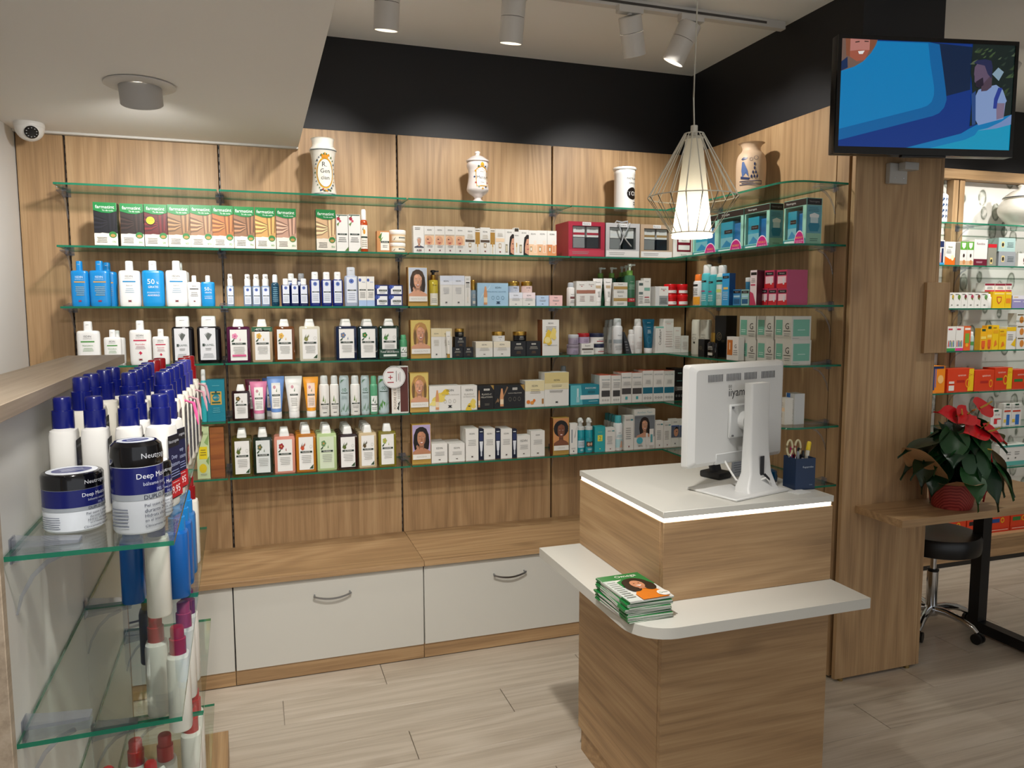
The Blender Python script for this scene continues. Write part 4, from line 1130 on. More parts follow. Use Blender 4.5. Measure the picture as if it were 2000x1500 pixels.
    ('portrait', 0.711, 3.475, 1.093, 0.09, 0.185, 5, 3, 'gold display block with blonde woman beside ampoule carton', {'bg': '#d7bf6a', 'hair': '#b98a4c', 'skin': '#d69d7c', 't': 'ISDINCEUTICS'}, 1),
    ('carton', 0.834, 3.475, 1.093, 0.154, 0.118, 5, 3, 'wide white ampoule carton with yellow splash', {'p': 'ampw'}, 1),
    ('carton', 0.952, 3.475, 1.093, 0.08, 0.116, 5, 3, 'square white ampoule carton with yellow splash', {'p': 'ampw2'}, 1),
    ('carton', 1.035, 3.475, 1.093, 0.082, 0.114, 5, 3, 'square black ampoule carton with gold corner', {'p': 'ampk2', 'c': '#0d0d10'}, 1),
    ('carton', 1.155, 3.475, 1.093, 0.159, 0.112, 5, 3, 'wide black melatonin ampoule carton with gold corner', {'p': 'ampk', 'c': '#0c0e13'}, 1),
    ('carton', 1.287, 3.475, 1.093, 0.102, 0.129, 5, 3, 'cream serum carton with orange flowers', {'p': 'flower'}, 1),
    ('carton', 1.403, 3.475, 1.093, 0.131, 0.166, 5, 3, 'large cream mask carton with gold fading top', {'p': 'bigcr'}, 1),
    ('can', 1.483, 3.565, 1.093, 0.04, 0.19, 5, 4, 'dark bottle with grey cap behind large cream carton', {'c': '#15161a', 'cap': '#8f9498', 'p': None}, 1),
    ('carton', 1.556, 3.475, 1.093, 0.159, 0.098, 5, 4, 'wide teal and white vial carton', {'p': 'vial', 'c': '#0d8497'}, 1),
    ('carton', 1.668, 3.475, 1.093, 0.064, 0.144, 5, 4, 'white skin repair carton with dark block and orange top', {'p': 'endo', 'top': '#c4502e'}, 2),
    ('carton', 1.729, 3.475, 1.093, 0.055, 0.142, 5, 4, 'white skin repair carton with dark block and orange top', {'p': 'endo', 'top': '#c4502e'}, 2),
    ('carton', 1.788, 3.475, 1.093, 0.059, 0.154, 5, 4, 'taller white carton with dark band and orange top', {'p': 'endo2', 'top': '#c4502e'}, 2),
    ('carton', 1.849, 3.475, 1.093, 0.06, 0.152, 5, 4, 'taller white carton with dark band and orange top', {'p': 'endo2', 'top': '#c4502e'}, 2),
    ('carton', 1.911, 3.475, 1.093, 0.061, 0.161, 5, 4, 'tall white carton with teal band and icons', {'p': 'endo3', 'top': '#c4502e'}, 2),
    ('carton', 1.974, 3.475, 1.093, 0.061, 0.159, 5, 4, 'tall white carton with teal band and icons', {'p': 'endo3', 'top': '#c4502e'}, 2),
    ('carton', 2.037, 3.475, 1.093, 0.062, 0.157, 5, 4, 'tall white carton with teal band and icons', {'p': 'endo3', 'top': '#c4502e'}, 2),
    ('carton', 2.098, 3.475, 1.093, 0.057, 0.167, 5, 4, 'tall black carton with grey band and ring icons', {'p': 'endok', 'c': '#0d0d0f'}, 2),
    ('carton', 2.152, 3.475, 1.093, 0.048, 0.165, 5, 4, 'tall black carton with grey band and ring icons', {'p': 'endok', 'c': '#0d0d0f'}, 2),
    ('carton', -0.237, 3.475, 0.845, 0.052, 0.225, 6, 1, 'pale green cologne carton with yellow lemon label', {'p': 'lemoncol', 'c': '#c9d8a6'}, 1),
    ('carton', -0.18, 3.475, 0.845, 0.058, 0.221, 6, 1, 'wood-patterned brown fragrance carton', {'p': None, 'c': '#8d4f26', 'wood': 1}, 1),
    ('klo', -0.079, 3.475, 0.845, 0.086, 0.204, 6, 2, 'olive shampoo bottle with white olive tree label', {'c': '#4a4412', 'fl': '#5c6a2a', 'ls': '#2d4a2a', 'lab': '#efeeea', 'pl': 'olive tree', 'leafy': 1}, 2),
    ('klo', 0.008, 3.475, 0.845, 0.084, 0.202, 6, 2, 'dark clear shampoo bottle with white rosemary label', {'c': '#1c2a1e', 'fl': '#5d6b4a', 'ls': '#2d4a2a', 'lab': '#dfe4e2', 'pl': 'rosemary'}, 2),
    ('klo', 0.1, 3.475, 0.845, 0.092, 0.2, 6, 2, 'pink shampoo bottle with white pomegranate label', {'c': '#d9907c', 'fl': '#9c1f2c', 'ls': '#2d4a2a', 'lab': '#efeeea', 'pl': 'pomegranate'}, 2),
    ('klo', 0.192, 3.475, 0.845, 0.089, 0.208, 6, 2, 'orange shampoo bottle with white mango label', {'c': '#b8731c', 'fl': '#c8502a', 'ls': '#2d4a2a', 'lab': '#efeeea', 'pl': 'mango', 'leafy': 1}, 3),
    ('klo', 0.283, 3.475, 0.845, 0.09, 0.204, 6, 2, 'pale green shampoo bottle with white papyrus label', {'c': '#b9cf94', 'fl': '#6b8f5a', 'ls': '#2d4a2a', 'lab': '#d6e2c6', 'pl': 'papyrus'}, 3),
    ('klo', 0.377, 3.475, 0.845, 0.091, 0.195, 6, 2, 'dark brown shampoo bottle with white quinine bark label', {'c': '#2a1512', 'fl': '#5a6a2a', 'ls': '#2d4a2a', 'lab': '#efeeea', 'pl': 'quinine bark', 'leafy': 1}, 4),
    ('klo', 0.467, 3.475, 0.845, 0.084, 0.197, 6, 2, 'beige shampoo bottle with white date palm label', {'c': '#cbb58d', 'fl': '#5a4a2a', 'ls': '#2d4a2a', 'lab': '#efeeea', 'pl': 'date palm', 'leafy': 1}, 4),
    ('klo', 0.558, 3.475, 0.845, 0.084, 0.198, 6, 2, 'yellow olive shampoo bottle with white cedrat lemon label', {'c': '#7f7322', 'fl': '#a9b85a', 'ls': '#2d4a2a', 'lab': '#efeeea', 'pl': 'cedrat lemon'}, 1),
    ('portrait', 0.718, 3.475, 0.845, 0.092, 0.189, 6, 3, 'display block with dark-haired woman on lilac', {'bg': '#b6a5cb', 'hair': '#1d1614', 'skin': '#b98263', 'hand': 1, 't': 'RENOEVA'}, 1),
    ('carton', 0.804, 3.475, 0.845, 0.078, 0.092, 6, 3, 'small square white cream carton with black lettering', {'p': 'isw'}, 2),
    ('carton', 0.889, 3.475, 0.845, 0.079, 0.087, 6, 3, 'small square white cream carton with black lettering', {'p': 'isw'}, 2),
    ('carton', 0.965, 3.475, 0.845, 0.064, 0.155, 6, 3, 'tall white serum carton with black lettering', {'p': 'isw2'}, 2),
    ('carton', 1.053, 3.475, 0.845, 0.057, 0.15, 6, 3, 'tall white serum carton with black lettering', {'p': 'isw2'}, 2),
    ('carton', 1.139, 3.475, 0.845, 0.058, 0.145, 6, 3, 'tall white serum carton with black lettering', {'p': 'isw2'}, 2),
    ('carton', 1.011, 3.475, 0.845, 0.025, 0.151, 6, 3, 'slim navy carton with white tube print', {'p': 'navy', 'c': '#141c33'}, 1),
    ('carton', 1.096, 3.475, 0.845, 0.026, 0.147, 6, 3, 'slim navy carton with white tube print', {'p': 'navy', 'c': '#141c33'}, 1),
    ('carton', 1.181, 3.475, 0.845, 0.024, 0.142, 6, 3, 'slim navy carton with white tube print', {'p': 'navy', 'c': '#141c33'}, 1),
    ('carton', 1.229, 3.475, 0.845, 0.07, 0.107, 6, 3, 'medium white face cream carton between tall cartons', {'p': 'isw'}, 1),
    ('carton', 1.303, 3.475, 0.845, 0.074, 0.126, 6, 3, 'tall white face cream carton at row end', {'p': 'isw2'}, 1),
    ('portrait', 1.427, 3.475, 0.845, 0.087, 0.186, 6, 3, 'display block with curly black-haired smiling woman', {'bg': '#d08f5a', 'hair': '#120d0c', 'skin': '#7d4a30', 't': 'UREDIN', 'afro': 1, 'side': '#6d3a1c'}, 1),
    ('carton', 1.496, 3.475, 0.845, 0.042, 0.154, 6, 4, 'slim white carton with sideways lettering and dark stroke', {'p': 'side'}, 1),
    ('foam', 1.541, 3.475, 0.845, 0.046, 0.178, 6, 4, 'teal and white foam bottle reading forty', {'p': 'foam40'}, 1),
    ('foam', 1.587, 3.475, 0.845, 0.045, 0.176, 6, 4, 'teal foam bottle with small photo label', {'p': 'foamp'}, 1),
    ('carton', 1.642, 3.475, 0.845, 0.057, 0.131, 6, 4, 'turquoise carton with yellow number square', {'p': 'two', 'c': '#2aa9ae'}, 1),
    ('carton', 1.7, 3.475, 0.845, 0.056, 0.12, 6, 4, 'plain white cream carton beside turquoise carton', {'p': 'isteal'}, 1),
    ('can', 1.754, 3.475, 0.845, 0.05, 0.18, 6, 4, 'white spray bottle with aqua cap, front of row', {'c': '#eef1f1', 'cap': '#4fb3bd', 'p': 'aqua'}, 1),
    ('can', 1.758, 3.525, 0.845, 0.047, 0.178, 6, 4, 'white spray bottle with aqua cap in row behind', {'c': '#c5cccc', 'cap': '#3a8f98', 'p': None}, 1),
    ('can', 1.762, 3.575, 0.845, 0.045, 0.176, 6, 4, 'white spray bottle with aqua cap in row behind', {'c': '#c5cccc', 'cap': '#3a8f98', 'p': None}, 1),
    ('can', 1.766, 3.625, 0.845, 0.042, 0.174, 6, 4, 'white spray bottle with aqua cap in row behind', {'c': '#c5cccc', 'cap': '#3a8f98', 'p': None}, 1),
    ('carton', 1.806, 3.475, 0.845, 0.054, 0.18, 6, 4, 'tall slim white cream carton beside aqua-capped spray', {'p': 'isteal'}, 1),
    ('carton', 1.896, 3.475, 0.845, 0.124, 0.209, 6, 4, 'large white set box with smiling woman photo', {'p': 'setbox', 'd': 0.09}, 2),
    ('carton', 1.984, 3.475, 0.845, 0.046, 0.143, 6, 4, 'white lotion carton with black lettering', {'p': 'isteal'}, 1),
    ('carton', 2.031, 3.475, 0.845, 0.045, 0.136, 6, 4, 'slightly shorter white lotion carton', {'p': 'isteal'}, 1),
    ('carton', 2.078, 3.475, 0.845, 0.048, 0.147, 6, 4, 'white hair lotion carton with photo of man', {'p': 'man2', 'k': 'man'}, 1),
    ('carton', 2.126, 3.475, 0.845, 0.046, 0.144, 6, 4, 'white hair lotion carton with photo of couple', {'p': 'man2', 'k': 'couple'}, 1),
    ('pack', 2.09, 3.256, 1.829, 0.215, 0.188, 2, 5, 'teal cream gift pack with pink gift sticker, hidden behind pendant lamp', {'d': 0.08}, 1),
    ('pack', 2.09, 3.047, 1.829, 0.205, 0.192, 2, 5, 'teal cream gift pack with pink gift sticker, nearest its hidden twin', {'d': 0.08}, 1),
    ('pack', 2.09, 2.85, 1.829, 0.177, 0.192, 2, 5, 'teal cream gift pack with pink gift sticker, with half-lit side', {'d': 0.071}, 1),
    ('pack', 2.09, 2.601, 1.829, 0.137, 0.183, 2, 5, 'teal cream gift pack with pink gift sticker, at shelf end', {'d': 0.077}, 1),
    ('can', 2.0, 3.194, 1.587, 0.063, 0.15, 3, 5, 'grey body oil bottle with orange cap', {'c': '#e4e4e2', 'cap': '#e8792a', 'p': 'orcap', 'round': 0.045}, 1),
    ('can', 2.0, 3.123, 1.587, 0.065, 0.192, 3, 5, 'aqua cleanser bottle with white cap', {'c': '#55c0c8', 'cap': '#eeeeec', 'p': 'nblk', 'round': 0.05}, 1),
    ('can', 2.0, 3.065, 1.587, 0.059, 0.181, 3, 5, 'aqua cleanser bottle with white pump top', {'c': '#3fb0b8', 'cap': '#eeeeec', 'p': 'nblk', 'round': 0.05}, 1),
    ('can', 2.0, 3.001, 1.587, 0.061, 0.183, 3, 5, 'white and green scrub tube with aqua shoulder', {'c': '#dfe9de', 'cap': '#eeeeec', 'p': 'nblk2', 'round': 0.05}, 1),
    ('carton', 2.0, 2.938, 1.587, 0.055, 0.143, 3, 5, 'bright blue lotion carton with yellow stripe', {'c': '#2b9fdd', 'p': 'nblue', 'side': '#1a4f8a', 'd': 0.032}, 1),
    ('carton', 2.02, 2.881, 1.587, 0.057, 0.07, 3, 5, 'small blue hydrating cream carton', {'c': '#3f86b8', 'p': 'nsm', 'd': 0.06}, 1),
    ('carton', 2.02, 2.821, 1.587, 0.055, 0.068, 3, 5, 'small mint and white cream carton', {'c': '#9cc9c4', 'p': 'nsm', 'd': 0.06}, 1),
    ('jar', 2.02, 2.815, 1.655, 0.045, 0.052, 3, 5, 'blue cream jar with white lid on small cartons', {'c': '#2f7fa8', 'lid': '#d9dedd', 'p': None, 'rd': 0.05}, 1),
    ('carton', 2.0, 2.737, 1.587, 0.045, 0.147, 3, 5, 'tall pink and white serum carton with dark side', {'c': '#e9d9dc', 'p': 'npink', 'side': '#5a1a2c', 'd': 0.038}, 1),
    ('carton', 2.03, 2.706, 1.587, 0.055, 0.071, 3, 5, 'red and pink cream carton, first of lower row', {'c': '#c2375e', 'p': 'npk', 'd': 0.1, 'side': '#b8476e'}, 1),
    ('carton', 2.03, 2.648, 1.587, 0.056, 0.069, 3, 5, 'red and pink cream carton, middle of lower row', {'c': '#c2375e', 'p': 'npk', 'd': 0.1, 'side': '#b8476e'}, 1),
    ('carton', 2.03, 2.586, 1.587, 0.06, 0.068, 3, 5, 'red and pink cream carton, outermost of lower row', {'c': '#c2375e', 'p': 'npk', 'd': 0.1, 'side': '#b8476e'}, 1),
    ('carton', 2.03, 2.671, 1.657, 0.063, 0.074, 3, 5, 'red and pink cream carton, inner of upper pair', {'c': '#c2375e', 'p': 'npk', 'd': 0.1, 'side': '#b8476e'}, 1),
    ('carton', 2.03, 2.592, 1.655, 0.064, 0.074, 3, 5, 'red and pink cream carton, outer of upper pair', {'c': '#c2375e', 'p': 'npk', 'd': 0.1, 'side': '#b8476e'}, 1),
    ('can', 2.06, 3.295, 1.345, 0.075, 0.173, 4, 5, 'pearl white shampoo bottle with thin black lettering', {'c': '#d9d5c8', 'cap': '#dedacd', 'p': 'pearl', 'flat': 1, 'round': 0.05}, 1),
    ('can', 2.06, 3.217, 1.345, 0.072, 0.174, 4, 5, 'pearl white shampoo bottle with thin black lettering', {'c': '#d9d5c8', 'cap': '#dedacd', 'p': 'pearl', 'flat': 1, 'round': 0.05}, 1),
    ('carton', 2.01, 3.139, 1.345, 0.053, 0.082, 4, 5, 'small black serum carton beside gold-capped bottle', {'c': '#15110f', 'p': 'ring', 'd': 0.03}, 1),
    ('gcap', 2.005, 3.064, 1.345, 0.076, 0.116, 4, 5, 'short black bottle with gold cap', {'c': '#17161a', 'rd': 0.04}, 1),
    ('carton', 2.06, 3.059, 1.345, 0.091, 0.195, 4, 5, 'tall black carton with golden ring mark', {'c': '#0b0a0a', 'p': 'ring', 'd': 0.058}, 1),
    ('carton', 2.005, 2.881, 1.345, 0.088, 0.103, 4, 5, 'white ampoule carton with orange panel', {'c': '#e9e6e0', 'p': 'gor', 'd': 0.03}, 1),
    ('carton', 2.04, 2.819, 1.345, 0.117, 0.091, 4, 5, 'white ampoule carton with green panel, lower row', {'c': '#c9c8bf', 'p': 'ggr', 'd': 0.095, 'nside': 1}, 1),
    ('carton', 2.04, 2.824, 1.436, 0.117, 0.104, 4, 5, 'white ampoule carton with green panel, upper row', {'c': '#c9c8bf', 'p': 'ggr', 'd': 0.095, 'nside': 1}, 1),
    ('carton', 2.04, 2.698, 1.345, 0.112, 0.096, 4, 5, 'white ampoule carton with green panel, lower row', {'c': '#c9c8bf', 'p': 'ggr', 'd': 0.095, 'nside': 1}, 1),
    ('carton', 2.04, 2.703, 1.441, 0.112, 0.1, 4, 5, 'white ampoule carton with green panel, upper row', {'c': '#c9c8bf', 'p': 'ggr', 'd': 0.095, 'nside': 1}, 1),
    ('carton', 2.04, 2.582, 1.345, 0.105, 0.1, 4, 5, 'white ampoule carton with green panel, lower row', {'c': '#c9c8bf', 'p': 'ggr', 'd': 0.095, 'nside': 1}, 1),
    ('carton', 2.04, 2.587, 1.445, 0.105, 0.097, 4, 5, 'white ampoule carton with green panel, upper row', {'c': '#c9c8bf', 'p': 'ggr', 'd': 0.095, 'nside': 1}, 1),
    ('carton', 2.06, 2.606, 1.093, 0.045, 0.11, 5, 5, 'white and peach sun stick carton', {'c': '#e6e3da', 'p': 'peach', 'd': 0.05}, 1),
    ('carton', 2.1, 2.603, 1.093, 0.057, 0.128, 5, 5, 'tall grey-white carton with blue top corner', {'c': '#cfd2d2', 'p': 'bluec', 'd': 0.05}, 1),
    ('carton', 3.84, 3.475, 1.826, 0.051, 0.145, 2, 6, 'white toothpaste carton with blue and black print', {'p': 'tooth'}, 1),
    ('carton', 3.91, 3.475, 1.826, 0.079, 0.138, 2, 6, 'white supplement carton with orange lower half', {'p': 'orw'}, 1),
    ('carton', 3.97, 3.475, 1.826, 0.032, 0.134, 2, 6, 'narrow grey-brown supplement carton', {'c': '#8a8376', 'p': None}, 1),
    ('carton', 4.014, 3.475, 1.826, 0.054, 0.141, 2, 6, 'green and white herbal carton with leaf shield', {'p': 'herb'}, 1),
    ('carton', 4.068, 3.475, 1.826, 0.051, 0.142, 2, 6, 'green and white herbal carton with leaf shield', {'p': 'herb'}, 1),
    ('carton', 4.149, 3.475, 1.826, 0.108, 0.157, 2, 6, 'tall white carton with maroon foot', {'p': 'maroon'}, 1),
    ('carton', 4.243, 3.475, 1.826, 0.07, 0.132, 2, 6, 'grey carton with red top edge', {'c': '#8e8d80', 'p': 'redtop'}, 1),
    ('carton', 4.366, 3.475, 1.826, 0.141, 0.09, 2, 6, 'grey capsule carton under pale teal one', {'c': '#9a9fa3', 'p': 'caps'}, 1),
    ('carton', 4.359, 3.475, 1.916, 0.14, 0.082, 2, 6, 'pale teal capsule carton', {'c': '#a9c6c2', 'p': 'caps'}, 1),
    ('carton', 4.499, 3.475, 1.826, 0.082, 0.083, 2, 6, 'small white carton with dark drop print', {'p': 'drop'}, 1),
    ('carton', 3.944, 3.475, 1.572, 0.037, 0.093, 3, 6, 'small white herbal tea carton with plant print', {'p': 'tea', 'k': '#c9a52a'}, 1),
    ('carton', 3.99, 3.475, 1.572, 0.054, 0.093, 3, 6, 'small white herbal tea carton with plant print', {'p': 'tea', 'k': '#5f8a3a'}, 1),
    ('carton', 4.042, 3.475, 1.572, 0.047, 0.094, 3, 6, 'small white herbal tea carton with plant print', {'p': 'tea', 'k': '#7a2a3a'}, 1),
    ('carton', 4.094, 3.475, 1.572, 0.053, 0.094, 3, 6, 'small white herbal tea carton with plant print', {'p': 'tea', 'k': '#b03a5a'}, 1),
    ('carton', 4.148, 3.475, 1.572, 0.052, 0.094, 3, 6, 'small white herbal tea carton with plant print', {'p': 'tea', 'k': '#7a3a2a'}, 1),
    ('carton', 4.204, 3.475, 1.572, 0.057, 0.094, 3, 6, 'small white herbal tea carton with plant print', {'p': 'tea', 'k': '#6a9a5a'}, 1),
    ('can', 4.253, 3.475, 1.572, 0.038, 0.087, 3, 6, 'small white pill bottle', {'c': '#ecebe6', 'cap': '#f4f3ef', 'p': None}, 1),
    ('carton', 4.321, 3.475, 1.572, 0.101, 0.1, 3, 6, 'yellow vitamin carton with red shield', {'c': '#efc51f', 'p': 'shield'}, 1),
    ('carton', 4.399, 3.475, 1.572, 0.052, 0.1, 3, 6, 'narrow yellow vitamin carton', {'c': '#efc51f', 'p': 'shield2'}, 1),
    ('carton', 4.264, 3.495, 1.672, 0.08, 0.053, 3, 6, 'white and red cold remedy carton on second row', {'p': 'cold'}, 1),
    ('carton', 4.35, 3.495, 1.672, 0.085, 0.053, 3, 6, 'white and red cold remedy carton on second row', {'p': 'cold'}, 1),
    ('carton', 4.42, 3.495, 1.673, 0.051, 0.053, 3, 6, 'white and red cold remedy carton on second row', {'p': 'cold'}, 1),
    ('carton', 4.491, 3.475, 1.572, 0.119, 0.078, 3, 6, 'lilac and white tablet carton', {'c': '#9a94c4', 'p': 'lilac'}, 1),
    ('carton', 3.955, 3.475, 1.318, 0.066, 0.144, 4, 6, 'white children vitamin carton with little figures, green foot', {'p': 'kids', 'k': '#3a9a4a'}, 1),
    ('carton', 4.021, 3.475, 1.318, 0.061, 0.144, 4, 6, 'white children vitamin carton with little figures, pink foot', {'p': 'kids', 'k': '#d93a8a'}, 1),
    ('carton', 4.081, 3.475, 1.318, 0.055, 0.146, 4, 6, 'orange and green fruit vitamin carton', {'c': '#e4622a', 'p': 'fruit'}, 1),
    ('can', 4.13, 3.475, 1.318, 0.037, 0.112, 4, 6, 'small clear bottle with green label', {'c': '#b9cfc9', 'cap': '#e9ece8', 'p': 'grl'}, 1),
    ('carton', 4.213, 3.475, 1.318, 0.05, 0.132, 4, 6, 'yellow and orange honey carton with green emblem', {'c': '#f0b41c', 'p': 'honey'}, 1),
    ('carton', 4.261, 3.475, 1.318, 0.045, 0.148, 4, 6, 'yellow and orange honey carton with green emblem', {'c': '#f0b41c', 'p': 'honey'}, 1),
    ('carton', 4.311, 3.475, 1.318, 0.053, 0.15, 4, 6, 'tall bright yellow carton with bee print', {'c': '#f3c81c', 'p': 'bee'}, 1),
    ('carton', 4.372, 3.475, 1.318, 0.06, 0.125, 4, 6, 'shorter bright yellow carton with orange print', {'c': '#f3c81c', 'p': 'bee'}, 1),
    ('carton', 4.442, 3.475, 1.318, 0.078, 0.137, 4, 6, 'white and yellow throat spray carton', {'p': 'throat'}, 1),
    ('carton', 4.527, 3.475, 1.318, 0.074, 0.075, 4, 6, 'white pastille carton with amber print, bottom of stack', {'p': 'past'}, 1),
    ('carton', 4.521, 3.475, 1.393, 0.074, 0.073, 4, 6, 'white pastille carton with amber print, middle of stack', {'p': 'past'}, 1),
    ('carton', 4.514, 3.475, 1.467, 0.074, 0.073, 4, 6, 'white pastille carton with amber print, top of stack', {'p': 'past'}, 1),
    ('carton', 3.865, 3.475, 1.066, 0.116, 0.161, 5, 6, 'orange and blue toothbrush carton', {'c': '#ef8a1c', 'p': 'brush'}, 1),
    ('carton', 4.047, 3.475, 1.066, 0.213, 0.141, 5, 6, 'orange-red jelly carton with yellow two-plus-one corner', {'c': '#d8401c', 'p': 'api1'}, 1),
    ('carton', 4.24, 3.475, 1.066, 0.164, 0.126, 5, 6, 'plain orange-red jelly carton', {'c': '#d8401c', 'p': 'api2'}, 1),
    ('carton', 4.398, 3.475, 1.066, 0.149, 0.138, 5, 6, 'orange-red jelly carton with green band and yellow corner', {'c': '#d8401c', 'p': 'api3'}, 1),
    ('carton', 4.549, 3.475, 1.066, 0.147, 0.121, 5, 6, 'orange-red jelly carton with green band', {'c': '#d8401c', 'p': 'api4'}, 1),
    ('carton', 4.451, 3.475, 0.834, 0.068, 0.143, 6, 6, 'white omega capsule carton with blue bottle print', {'p': 'omega'}, 1),
    ('carton', 4.529, 3.475, 0.834, 0.084, 0.14, 6, 6, 'white omega capsule carton with blue bottle print', {'p': 'omega'}, 1),
    ('carton', 4.358, 3.475, 0.834, 0.09, 0.108, 6, 6, 'white carton with red bar and green emblem', {'p': 'vit'}, 1),
    ('carton', 4.531, 3.475, 0.579, 0.252, 0.13, 7, 6, 'wide white and teal capsule carton', {'p': 'tealw'}, 1),
    ('carton', 4.352, 3.475, 0.579, 0.074, 0.072, 7, 6, 'small orange and white carton on lowest far shelf', {'p': 'orw'}, 1),
]

# ================================================================== goods: printed faces
DK, GY = '#1f2023', '#8f8f8c'
def isd(v=.86, h=.06, c=DK):
    return [('t', 'ISDIN', .5, v, h, c)]
def emb(v=.1, c='#7a1620', s=1.0):
    return [('p', ((.5 - .1 * s, v + .022), (.5 + .1 * s, v + .022), (.5 + .04 * s, v), (.5 + .1 * s, v - .022), (.5 - .1 * s, v - .022), (.5 - .04 * s, v)), c)]
def nn(u0, u1, v0, v1, k, c=GY):
    return [('n', u0, u1, v0, v1, k, c)]
def kl(v, u0=.12, u1=.9):
    return [('r', u0, v - .02, u1, v + .02, '#1f3329'), ('t', 'KLORANE', (u0 + u1) / 2, v, .022, '#f1efe8', (u1 - u0) * .8)]
def amp(u, v0, v1, c='#d79a6a'):
    w = (v1 - v0) * .07
    return [('p', ((u - w, v0), (u + w, v0), (u + w, v0 + (v1 - v0) * .6), (u + w * .4, v1), (u - w * .4, v1), (u - w, v0 + (v1 - v0) * .6)), c), ('r', u - w, v0 + (v1 - v0) * .12, u + w, v0 + (v1 - v0) * .4, '#f0d9b8')]
def splash(u, v, s, c):
    return [('p', tuple((u + s * (1 + .35 * ((k * 7) % 5 - 2) / 2) * cos(k * .5236), v + s * .8 * (1 + .35 * ((k * 5) % 4 - 1.5) / 2) * sin(k * .5236)) for k in range(12)), c)]
